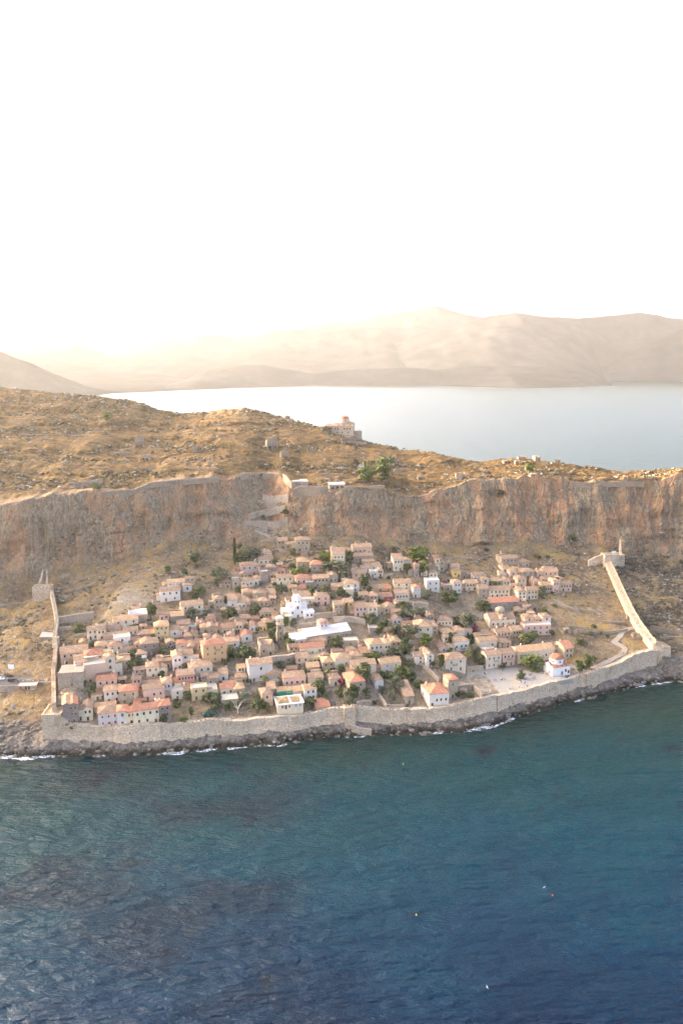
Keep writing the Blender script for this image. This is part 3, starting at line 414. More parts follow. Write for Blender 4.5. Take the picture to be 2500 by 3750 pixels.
TREES = [
  (-174.4, 502.4, 30.21, 'f', 6.9, 5.7, 'light green broad tree left of the leftmost cream house of the chimneyed terrace row'),
  (-129.0, 468.2, 25.65, 'd', 5.6, 5.8, 'dark green leafy tree right of the little cream house above the leafy courtyard tree'),
  (-123.8, 460.4, 23.99, 'd', 7.2, 5.7, 'dark green leafy tree right of the tan stone house with brown shutters and pyramid roof'),
  (-126.2, 452.5, 22.27, 'd', 5.9, 7.1, 'dark green leafy tree left of the cream house with balcony and broad terracotta roof'),
  (-156.7, 475.7, 31.03, 'd', 3.5, 2.9, 'small dark green leafy tree left of the second cream house of the chimneyed terrace row'),
  (-158.2, 504.1, 35.9, 's', 4.2, 3.6, 'low green shrub left of the narrow stone house with paired chimneys in the terrace row'),
  (-135.6, 500.2, 32.95, 'd', 6.4, 3.6, 'dark green leafy tree behind the cream house with square chimney above the cluttered terrace'),
  (-128.5, 513.6, 35.61, 'd', 7.1, 10.0, 'dark green leafy tree right of the stone chapel under a smooth white vaulted roof'),
  (-170.2, 507.7, 31.51, 's', 4.2, 2.1, 'low green shrub left of the leftmost cream house of the chimneyed terrace row'),
  (-112.0, 594.8, 52.49, 'd', 8.5, 8.1, 'dark green leafy tree right of the upper white house on the bare hillside at left'),
  (-110.3, 588.6, 51.06, 's', 5.4, 4.0, 'low green shrub right of the small white house attached to the upper hillside house'),
  (-129.6, 576.5, 49.46, 'd', 4.7, 5.9, 'dark green leafy tree left of the upper white house on the bare hillside at left'),
  (-117.2, 577.5, 49.08, 'd', 4.4, 4.3, 'dark green leafy tree behind the small white house attached to the upper hillside house'),
  (-110.6, 573.3, 47.82, 's', 2.9, 3.3, 'low green shrub right of the upper white house on the bare hillside at left'),
  (-89.8, 566.7, 45.0, 'o', 15.0, 11.0, 'big grey green olive tree left of the square stone tower below the cypress'),
  (-82.8, 566.2, 44.27, 'o', 5.8, 5.2, 'grey green olive tree left of the square stone tower below the cypress'),
  (-82.2, 596.6, 50.45, 'c', 3.6, 18.3, 'slim dark cypress behind the low peach house just above the square stone tower'),
  (-77.5, 599.1, 50.42, 'd', 10.3, 10.2, 'big dark green leafy tree left of the pale house below the little two-windowed house'),
  (-71.7, 607.6, 51.34, 'o', 16.0, 9.7, 'big grey green olive tree behind the pale pink house with chimney beside the cypress garden'),
  (-82.0, 624.2, 56.13, 'd', 5.1, 5.0, 'dark green leafy tree left of the pale pink house with chimney beside the cypress garden'),
  (-104.5, 544.8, 41.42, 'd', 8.4, 5.0, 'dark green leafy tree right of the small white house attached to the upper hillside house'),
  (-101.6, 552.1, 42.71, 'f', 7.9, 3.8, 'light green broad tree right of the small white house attached to the upper hillside house'),
  (-101.3, 516.8, 35.25, 'o', 8.5, 6.6, 'grey green olive tree behind the low white flat-roofed house with satellite dishes'),
  (-92.0, 520.0, 35.16, 'o', 7.5, 4.8, 'grey green olive tree behind the brown roofed stone house at the head of a lane'),
  (-76.3, 516.4, 33.6, 'd', 10.1, 8.9, 'big dark green leafy tree left of the cream house stepping below the whitewashed pair'),
  (-80.8, 532.9, 37.25, 'c', 2.7, 7.4, 'slim dark cypress left of the whitewashed tall house right of the dark hedge'),
  (-75.4, 556.9, 41.68, 'd', 5.7, 3.8, 'dark green leafy tree in front of the square stone tower below the cypress'),
  (-59.2, 526.3, 34.76, 'd', 6.5, 6.7, 'dark green leafy tree right of the white slice of house beside a round dark tree'),
  (-115.2, 542.6, 41.55, 'f', 3.3, 2.5, 'small light green broad tree behind the windowless grey stone barn with sandy roof'),
  (-60.6, 470.7, 22.95, 'd', 11.8, 9.3, 'big dark green leafy tree behind the small stone house beside the stepped lane'),
  (-69.2, 472.4, 23.82, 'd', 7.4, 7.2, 'dark green leafy tree right of the large orange hotel with red hipped roof'),
  (-55.8, 471.3, 22.96, 'd', 5.9, 6.6, 'dark green leafy tree behind the brilliant white house with rooftop garden near the arches'),
  (-33.5, 483.7, 26.81, 'f', 7.0, 5.1, 'light green broad tree right of the bell tower'),
  (-30.5, 462.1, 21.26, 'o', 5.8, 5.9, 'grey green olive tree left of the peach house below the red roofed villa'),
  (-46.1, 445.8, 17.28, 'p', 4.7, 6.3, 'fan palm left of the stone terrace box with a dark doorway beside the palm'),
  (-47.4, 420.4, 11.5, 'd', 6.7, 7.5, 'dark green leafy tree left of the peach house with balcony left of the building site'),
  (-45.1, 424.9, 12.5, 'f', 5.4, 5.5, 'light green broad tree left of the peach house with balcony left of the building site'),
  (-48.3, 429.7, 13.65, 'o', 5.4, 6.6, 'grey green olive tree left of the peach house with balcony left of the building site'),
  (-55.7, 429.4, 13.79, 'v', 5.9, 6.6, 'pale flowering bush right of the stone wing with sandy orange roof above a pale bush'),
  (-63.7, 423.3, 13.24, 'f', 5.8, 4.0, 'light green broad tree in front of the stone platform house with a furnished roof terrace'),
  (-58.9, 424.5, 13.06, 'd', 4.0, 3.5, 'dark green leafy tree right of the stone platform house with a furnished roof terrace'),
  (-17.9, 428.2, 11.68, 'd', 6.8, 5.6, 'dark green leafy tree left of the low red tiled hut on the sea wall walk'),
  (-13.0, 438.3, 14.18, 'd', 8.3, 9.8, 'dark green leafy tree right of the pale blue white end house with four small windows'),
  (-8.4, 451.2, 17.45, 'p', 3.8, 9.0, 'fan palm left of the cream house with hipped roof right of the fan palm'),
  (-22.8, 456.7, 19.44, 'd', 5.2, 3.7, 'dark green leafy tree in front of the peach house below the red roofed villa'),
  (-35.8, 444.8, 17.62, 'd', 3.3, 2.6, 'small dark green leafy tree behind the sandy roofed wing behind the building site'),
  (-9.5, 432.5, 12.61, 'o', 4.1, 4.6, 'grey green olive tree behind the low red tiled hut on the sea wall walk'),
  (-37.9, 461.0, 21.36, 'd', 7.7, 3.2, 'dark green leafy tree behind the stone house with broad gabled roof behind the palm'),
  (-44.5, 489.2, 27.38, 'd', 5.6, 3.4, 'dark green leafy tree left of the bell tower'),
  (-58.5, 419.5, 11.94, 'n', 4.4, 5.5, 'bare white branched tree right of the stone platform house with a furnished roof terrace'),
  (-41.3, 422.0, 11.96, 'f', 2.7, 4.0, 'small light green broad tree left of the building site'),
  (-111.4, 471.7, 26.35, 'd', 6.4, 5.5, 'dark green leafy tree right of the mauve plastered house beside a steep lane'),
  (-88.2, 430.1, 16.12, 'd', 5.9, 4.1, 'dark green leafy tree right of the cream flat-topped house right of the blue grey house'),
  (-73.3, 427.4, 15.43, 'd', 9.0, 4.5, 'dark green leafy tree left of the stone platform house with a furnished roof terrace'),
  (-78.3, 427.5, 15.62, 'd', 5.4, 3.0, 'dark green leafy tree left of the flat white roof terrace left of the stepped lane'),
  (-83.9, 413.3, 12.66, 'd', 3.9, 5.4, 'dark green leafy tree left of the yellowish house with stepped parapet and twin chimneys'),
  (-92.8, 421.2, 14.14, 'd', 4.9, 5.5, 'dark green leafy tree right of the blue grey house with two dark windows'),
  (-86.3, 407.7, 11.97, 'f', 4.7, 3.4, 'light green broad tree right of the cream flat-topped house right of the blue grey house'),
  (-71.6, 418.7, 13.39, 'd', 4.9, 4.0, 'dark green leafy tree left of the cream house with orange roof over a furnished terrace'),
  (-111.6, 420.3, 15.47, 'd', 6.2, 3.0, 'dark green leafy tree behind the little red roofed outhouse behind the seafront row'),
  (-118.0, 418.3, 15.01, 'd', 3.5, 3.5, 'small dark green leafy tree left of the little red roofed outhouse behind the seafront row'),
  (-72.2, 464.4, 22.64, 'f', 3.9, 3.3, 'light green broad tree right of the large orange hotel with red hipped roof'),
  (-121.2, 443.3, 20.34, 'd', 4.6, 3.6, 'dark green leafy tree left of the low pink range behind the dusty pink house'),
  (-129.1, 439.7, 19.42, 'd', 5.1, 4.1, 'dark green leafy tree right of the pale pink house with long bright red roof'),
  (13.0, 450.9, 17.33, 'd', 9.0, 11.1, 'dark green leafy tree behind the rubble stone house with long bright orange roof'),
  (6.2, 432.2, 13.25, 'd', 7.7, 9.2, 'dark green leafy tree in front of the rubble stone house with long bright orange roof'),
  (3.9, 428.5, 13.01, 'o', 6.8, 4.5, 'grey green olive tree left of the rubble stone house with long bright orange roof'),
  (-0.7, 459.1, 19.95, 'd', 5.3, 4.8, 'dark green leafy tree in front of the cream house over a dark archway'),
  (-1.3, 436.6, 14.16, 'd', 5.0, 5.7, 'dark green leafy tree left of the rubble stone house with long bright orange roof'),
  (-0.4, 446.8, 16.84, 'b', 4.7, 4.2, 'magenta bougainvillea right of the cream house with hipped roof right of the fan palm'),
  (20.9, 471.8, 20.95, 'd', 12.8, 5.0, 'big dark green leafy tree left of the right wing of the tall cream mansion'),
  (35.0, 476.9, 21.03, 'o', 10.9, 8.3, 'big grey green olive tree right of the right wing of the tall cream mansion'),
  (36.0, 459.2, 16.84, 'l', 7.2, 7.0, 'bright green pine tree left of the white wing left of the three-storey white gable'),
  (42.3, 468.7, 18.59, 'd', 6.8, 4.9, 'dark green leafy tree left of the white wing left of the three-storey white gable'),
  (40.8, 455.8, 15.74, 'd', 8.6, 8.0, 'bushy dark green leafy tree left of the white wing left of the three-storey white gable'),
  (29.8, 455.6, 16.36, 'd', 7.1, 4.8, 'dark green leafy tree right of the rubble stone house with long bright orange roof'),
  (31.6, 445.9, 13.99, 'o', 10.3, 7.9, 'big grey green olive tree right of the rubble stone house with long bright orange roof'),
  (29.6, 436.4, 11.83, 'o', 6.9, 6.2, 'grey green olive tree right of the rubble stone house with long bright orange roof'),
  (24.6, 455.8, 16.76, 'd', 4.8, 5.3, 'dark green leafy tree behind the small pale blue house with blue door and patchy roof'),
  (24.0, 443.1, 13.73, 'o', 4.2, 3.6, 'bushy grey green olive tree right of the rubble stone house with long bright orange roof'),
  (46.5, 449.7, 13.98, 'd', 6.1, 4.2, 'dark green leafy tree in front of the white wing left of the three-storey white gable'),
  (54.6, 494.0, 23.6, 'l', 6.7, 4.6, 'bright green pine tree right of the low cream wing behind the white gabled pair'),
  (14.1, 482.2, 24.74, 'd', 4.5, 3.9, 'dark green leafy tree right of the sandy roof with twin slots above the archway house'),
  (62.3, 472.0, 17.74, 'd', 4.4, 7.7, 'dark green leafy tree right of the white wing left of the three-storey white gable'),
  (41.5, 484.0, 22.2, 'd', 7.5, 9.6, 'dark green leafy tree left of the low cream wing behind the white gabled pair'),
  (57.4, 472.2, 18.69, 'd', 3.4, 3.3, 'small dark green leafy tree right of the white wing left of the three-storey white gable'),
  (37.9, 430.9, 10.6, 's', 2.7, 2.5, 'low green shrub right of the small pale blue house with blue door and patchy roof'),
  (14.9, 433.4, 12.71, 'o', 4.1, 3.6, 'grey green olive tree right of the low red tiled hut on the sea wall walk'),
  (19.4, 432.4, 11.67, 's', 4.1, 3.1, 'low green shrub left of the small pale blue house with blue door and patchy roof'),
  (59.9, 609.0, 48.71, 'l', 15.5, 13.2, 'big bright green pine tree left of the narrow house with balcony between two stone gables'),
  (63.4, 593.7, 44.65, 'l', 9.1, 9.5, 'rounded bright green pine tree left of the narrow house with balcony between two stone gables'),
  (50.6, 592.8, 46.15, 'd', 6.0, 6.8, 'dark green leafy tree right of the cream house with three upper windows below the cliff'),
  (61.9, 554.6, 36.29, 'o', 6.8, 7.0, 'grey green olive tree right of the white tower house with red roof and grey shutters'),
  (77.5, 555.9, 31.75, 'd', 12.0, 9.6, 'solitary dark green leafy tree on the open hillside'),
  (81.9, 567.7, 34.0, 'd', 9.3, 4.6, 'big dark green leafy tree left of the golden yellow cube house high on the slope'),
  (78.7, 584.6, 38.74, 'b', 6.0, 3.3, 'magenta bougainvillea behind the blank stone terrace block left of the tall cream white house'),
  (83.3, 587.6, 38.9, 'd', 6.0, 3.4, 'dark green leafy tree left of the golden yellow cube house high on the slope'),
  (42.9, 535.8, 34.0, 'd', 8.3, 6.8, 'dark green leafy tree right of the peach gabled house beside the overgrown arch'),
  (45.0, 527.0, 31.78, 'o', 13.0, 6.1, 'big grey green olive tree behind the broad brown roof above the olive grove'),
  (54.1, 531.4, 32.0, 'o', 8.2, 5.5, 'grey green olive tree right of the broad brown roof above the olive grove'),
  (102.0, 555.3, 28.79, 'd', 10.3, 6.4, 'big dark green leafy tree left of the long grey stone range with red lean-to roof'),
  (89.1, 533.5, 24.41, 'o', 8.8, 8.0, 'grey green olive tree right of the cream house joined to the mauve house'),
  (82.1, 535.3, 25.69, 'o', 6.6, 4.9, 'grey green olive tree behind the cream house joined to the mauve house'),
  (35.8, 502.6, 26.97, 'o', 9.4, 8.7, 'big grey green olive tree behind the yellow house at the end of the cream mansion'),
  (44.1, 501.9, 26.12, 'o', 11.9, 9.3, 'big grey green olive tree in front of the broad brown roof above the olive grove'),
  (92.0, 525.5, 22.07, 'b', 3.8, 5.5, 'magenta bougainvillea left of the long tan roofed house, uppermost of the stepped pink quarter'),
  (54.6, 495.0, 23.82, 'l', 7.7, 7.5, 'bright green pine tree left of the tiny pink gabled house beside a cypress'),
  (29.7, 510.8, 29.52, 'd', 6.9, 5.9, 'dark green leafy tree left of the small white gable with open court and red parasol'),
  (21.1, 513.5, 31.07, 'o', 8.5, 6.5, 'grey green olive tree left of the peach gabled house beside the overgrown arch'),
  (28.8, 542.4, 37.06, 'd', 5.0, 3.1, 'dark green leafy tree in front of the crimson house with white framed windows'),
  (88.3, 517.5, 20.4, 'd', 3.7, 3.0, 'dark green leafy tree right of the cream house joined to the mauve house'),
  (71.4, 499.0, 20.11, 'c', 3.6, 9.3, 'slim dark cypress right of the tiny pink gabled house beside a cypress'),
  (87.2, 506.6, 17.78, 'd', 3.7, 7.1, 'dark green leafy tree right of the white house with long balcony between cypress trees'),
  (43.0, 625.8, 54.72, 'o', 5.7, 4.3, 'grey green olive tree behind the cream house with three upper windows below the cliff'),
  (120.8, 645.4, 49.86, 's', 6.5, 3.7, 'low green shrub left of the highest long stone house of the upper right quarter'),
  (83.9, 630.1, 49.71, 's', 5.1, 3.6, 'low green shrub right of the tall stone gable right of the narrow balcony house'),
  (-37.7, 605.9, 55.85, 'd', 4.8, 6.1, 'dark green leafy tree right of the squat house with red roof and three pale posts'),
  (-37.4, 582.4, 50.28, 'd', 5.9, 5.9, 'dark green leafy tree behind the cream house with orange shutters and lower terrace'),
  (-30.8, 570.3, 48.26, 'l', 11.0, 8.0, 'big bright green pine tree left of the grey flat-topped house with blue roof tank'),
  (-13.8, 590.8, 54.2, 'l', 10.0, 9.0, 'big bright green pine tree left of the stone house behind the tall lean-to house'),
  (6.2, 592.9, 52.94, 'd', 6.0, 9.7, 'dark green leafy tree right of the tall cream house with lean-to roof and blue door'),
  (3.9, 599.8, 54.96, 'c', 2.0, 6.8, 'slim dark cypress in front of the stone house behind the tall lean-to house'),
  (-3.1, 575.4, 49.51, 'o', 18.2, 8.0, 'big grey green olive tree left of the peach house with two tall windows mid slope'),
  (2.1, 567.2, 47.14, 'o', 9.6, 7.2, 'big grey green olive tree left of the cream cube with pale blue roof terrace'),
  (-34.0, 557.3, 44.74, 'd', 7.0, 4.3, 'dark green leafy tree left of the low red roofed hut among ruins'),
  (-43.3, 553.9, 42.49, 'd', 8.8, 4.9, 'dark green leafy tree in front of the cream house with orange shutters and lower terrace'),
  (-20.3, 544.9, 42.63, 'd', 6.8, 6.2, 'dark green leafy tree in front of the grey flat-topped house with blue roof tank'),
  (-11.1, 549.5, 43.17, 'd', 8.1, 4.9, 'dark green leafy tree behind the pink house with hipped roof above the ruin field'),
  (-6.0, 539.7, 40.39, 'o', 6.8, 6.9, 'grey green olive tree right of the pink house with hipped roof above the ruin field'),
  (-0.5, 544.3, 41.52, 'd', 6.8, 6.9, 'dark green leafy tree left of the cream cube with pale blue roof terrace'),
  (3.8, 541.5, 40.48, 'd', 5.5, 4.8, 'dark green leafy tree in front of the cream cube with pale blue roof terrace'),
  (16.9, 557.9, 42.58, 'd', 7.0, 10.6, 'dark green leafy tree left of the ochre orange house with terrace furniture'),
  (3.4, 521.5, 35.56, 'c', 3.0, 7.3, 'slim dark cypress left of the cream terrace house joined to the rosy pink house'),
  (-59.6, 524.9, 34.42, 'd', 6.6, 6.7, 'dark green leafy tree right of the whitewashed house with three windows and blue balcony'),
  (-53.8, 517.6, 33.15, 'd', 4.1, 3.3, 'dark green leafy tree left of the sandy roof behind the attached yellow house'),
  (-36.6, 504.5, 31.86, 'd', 4.1, 7.8, 'dark green leafy tree right of the bell tower'),
  (-32.4, 507.0, 32.5, 'o', 5.2, 5.2, 'grey green olive tree right of the bell tower'),
  (-35.4, 490.9, 28.65, 'd', 4.5, 5.1, 'dark green leafy tree right of the sandy roof behind the attached yellow house'),
  (-44.4, 489.4, 27.43, 'd', 6.2, 10.1, 'dark green leafy tree right of the yellow house attached to the white hall'),
  (-47.8, 507.1, 31.23, 'd', 5.2, 3.9, 'dark green leafy tree in front of the sandy roof behind the attached yellow house'),
  (-2.7, 485.5, 26.53, 'd', 7.8, 6.3, 'dark green leafy tree left of the sandy roof with twin slots above the archway house'),
  (20.8, 515.2, 31.48, 'o', 7.1, 7.3, 'grey green olive tree left of the small white gable with open court and red parasol'),
  (25.1, 504.6, 28.47, 'd', 5.8, 7.1, 'dark green leafy tree left of the yellow house at the end of the cream mansion'),
  (17.0, 518.2, 32.94, 'd', 4.2, 4.0, 'dark green leafy tree left of the cream terrace house joined to the rosy pink house'),
  (-63.1, 628.9, 55.81, 's', 5.7, 3.2, 'low green shrub left of the little cream house with two big windows above olive trees'),
  (-33.4, 484.3, 26.97, 'f', 7.3, 5.0, 'light green broad tree left of the villa with long red roof and pillared balcony'),
  (-18.1, 532.0, 39.03, 's', 3.6, 3.4, 'low green shrub left of the pink house with hipped roof above the ruin field'),
  (-23.9, 574.8, 50.37, 'd', 3.9, 3.6, 'dark green leafy tree behind the grey flat-topped house with blue roof tank'),
  (11.8, 539.8, 39.08, 'd', 4.3, 4.1, 'dark green leafy tree right of the cream cube with pale blue roof terrace'),
  (123.9, 484.2, 11.6, 'f', 15.2, 7.5, 'big light green broad tree left of the white chapel with red dome'),
  (112.4, 470.2, 11.55, 'd', 5.5, 4.9, 'dark green leafy tree right of the pink house with balcony facing the plaza'),
  (104.7, 485.2, 11.78, 'd', 2.8, 3.8, 'small dark green leafy tree in front of the pink house with balcony facing the plaza'),
  (89.2, 488.3, 12.9, 'd', 7.3, 7.0, 'dark green leafy tree left of the cream house with orange door facing the plaza'),
  (87.2, 497.2, 15.39, 'o', 8.6, 7.1, 'grey green olive tree left of the pink roof terrace house behind the plaza houses'),
  (82.1, 488.0, 13.61, 'p', 5.1, 9.5, 'fan palm in front of the white house with long balcony between cypress trees'),
  (127.5, 512.9, 16.74, 'd', 14.2, 6.0, 'big dark green leafy tree right of the peach house with twin chimneys above the plaza'),
  (122.5, 514.5, 17.41, 'p', 4.7, 7.3, 'fan palm right of the stone house joined right of the twin chimney peach house'),
  (86.9, 504.8, 17.33, 'c', 3.5, 7.8, 'slim dark cypress right of the white house with long balcony between cypress trees'),
  (71.4, 498.1, 19.9, 'c', 2.9, 8.4, 'slim dark cypress left of the white house with long balcony between cypress trees'),
  (62.1, 468.9, 17.27, 'd', 3.8, 9.7, 'dark green leafy tree in front of the tiny pink gabled house beside a cypress'),
  (75.5, 440.8, 11.9, 's', 7.7, 3.5, 'low green shrub right of the ruinous stone tower house left of the plaza'),
  (141.4, 471.4, 10.84, 's', 3.8, 2.8, 'low green shrub in front of the white chapel with red dome'),
  (88.1, 516.8, 20.28, 'd', 4.2, 3.3, 'dark green leafy tree left of the pink roof terrace house behind the plaza houses'),
  (86.8, 530.0, 23.76, 'o', 14.0, 9.5, 'big grey green olive tree right of the cream house joined to the mauve house'),
  (92.3, 526.2, 22.23, 'b', 4.2, 5.4, 'magenta bougainvillea right of the cream house joined to the mauve house'),
  (149.7, 572.4, 31.14, 'o', 5.9, 9.9, 'grey green olive tree right of the pinkish house with chimney below the small peach house'),
  (117.6, 587.9, 35.88, 'd', 7.8, 4.0, 'dark green leafy tree behind the long cream house with five windows above the red lean-to'),
  (104.6, 555.6, 28.68, 'd', 6.3, 5.8, 'dark green leafy tree left of the long grey stone range with red lean-to roof'),
  (147.3, 552.6, 26.09, 'f', 5.1, 5.1, 'light green broad tree right of the pink house on top of the pink terraced block'),
  (159.0, 579.2, 33.35, 's', 4.7, 2.0, 'low green shrub right of the stone house over a dark arch on the eastern street'),
  (161.6, 636.8, 46.01, 's', 5.8, 5.1, 'low green shrub right of the stone house joined right of the highest long house'),
  (170.6, 637.9, 45.73, 's', 5.8, 2.9, 'low green shrub behind the apricot house high on the right edge of town'),
  (195.5, 660.2, 55.11, 's', 6.0, 8.2, 'low green shrub right of the apricot house high on the right edge of town'),
  (161.7, 512.7, 18.25, 's', 8.5, 4.8, 'low green shrub right of the isolated stone house with red roof behind the white chapel'),
  (133.0, 525.4, 19.52, 'd', 6.0, 3.7, 'dark green leafy tree in front of the massive pink terraced block with flat roof edges'),
  (152.2, 479.6, 11.75, 'f', 6.1, 6.9, 'light green broad tree right of the white chapel with red dome'),
  (157.2, 483.3, 12.32, 'f', 6.2, 8.8, 'light green broad tree right of the massive pink terraced block with flat roof edges'),
  (165.0, 493.3, 13.38, 'd', 4.6, 3.8, 'dark green leafy tree right of the white chapel with red dome'),
  (180.4, 527.6, 19.75, 's', 2.4, 2.4, 'low green shrub right of the white chapel with red dome'),
  (183.5, 524.0, 18.78, 's', 3.0, 3.4, 'low green shrub right of the massive pink terraced block with flat roof edges'),
  (172.2, 524.6, 19.7, 's', 5.4, 3.4, 'low green shrub right of the pink house on top of the pink terraced block'),
  (161.2, 512.4, 18.24, 's', 8.9, 4.6, 'bushy low green shrub right of the white chapel with red dome'),
  (156.1, 560.4, 29.23, 's', 5.1, 2.9, 'low green shrub left of the easternmost peach house with a row of four windows'),
  (177.4, 534.7, 21.52, 's', 5.5, 3.8, 'low green shrub right of the easternmost peach house with a row of four windows'),
  (-252.3, 864.5, 141.33, 'l', 11.9, 8.5, 'big bright green pine tree left of the citadel gatehouse'),
  (-198.0, 635.3, 103.97, 'l', 8.2, 5.0, 'bright green pine tree left of the upper white house on the bare hillside at left'),
  (-155.1, 662.2, 110.16, 's', 5.3, 5.2, 'low green shrub left of the upper white house on the bare hillside at left'),
  (-204.6, 678.5, 109.75, 's', 6.7, 3.8, 'low green shrub left of the small white house attached to the upper hillside house'),
  (-179.9, 756.8, 118.58, 's', 3.7, 4.2, 'low green shrub left of the citadel gatehouse'),
  (22.3, 695.1, 101.01, 'f', 16.0, 15.8, 'big light green broad tree right of the citadel gatehouse'),
  (37.0, 706.5, 101.12, 'f', 20.0, 18.2, 'big light green broad tree right of the hilltop church'),
  (-15.1, 851.5, 127.93, 'o', 11.9, 8.3, 'big grey green olive tree in front of the hilltop church'),
  (14.0, 748.2, 109.55, 's', 6.6, 5.2, 'low green shrub right of the hilltop church'),
  (14.3, 804.1, 117.47, 's', 5.6, 4.0, 'low green shrub right of the citadel gatehouse'),
  (169.0, 711.9, 106.73, 'l', 8.5, 7.9, 'bright green pine tree right of the highest long stone house of the upper right quarter'),
  (113.3, 767.9, 107.98, 's', 6.1, 3.4, 'low green shrub right of the stone gable left of the balcony house under the cliff'),
  (137.0, 679.3, 91.75, 's', 9.5, 6.1, 'low green shrub left of the stone house joined right of the highest long house'),
  (-47.2, 652.6, 78.95, 'd', 5.8, 5.2, 'dark green leafy tree behind the stone house with four openings left of the tower house'),
  (-46.7, 665.0, 92.13, 's', 3.5, 2.6, 'low green shrub behind the stone house with four openings left of the tower house'),
  (-66.1, 660.7, 75.51, 's', 5.9, 3.6, 'low green shrub left of the stone house with four openings left of the tower house'),
  (-70.9, 697.4, 105.59, 's', 3.1, 4.1, 'low green shrub left of the hilltop church'),
  (-142.8, 427.9, 17.87, 'd', 4.5, 7.0, 'dark green leafy tree left of the pale pink house with long bright red roof'),
  (-149.3, 433.8, 22.19, 'f', 4.1, 3.1, 'light green broad tree left of the pale pink house with long bright red roof'),
  (-135.2, 425.0, 16.31, 'd', 3.1, 3.5, 'small dark green leafy tree right of the cream gabled house beside a stone archway'),
  (-154.8, 430.6, 23.07, 's', 1.8, 2.5, 'low green shrub left of the low white house tucked left of the café roof terrace'),
]
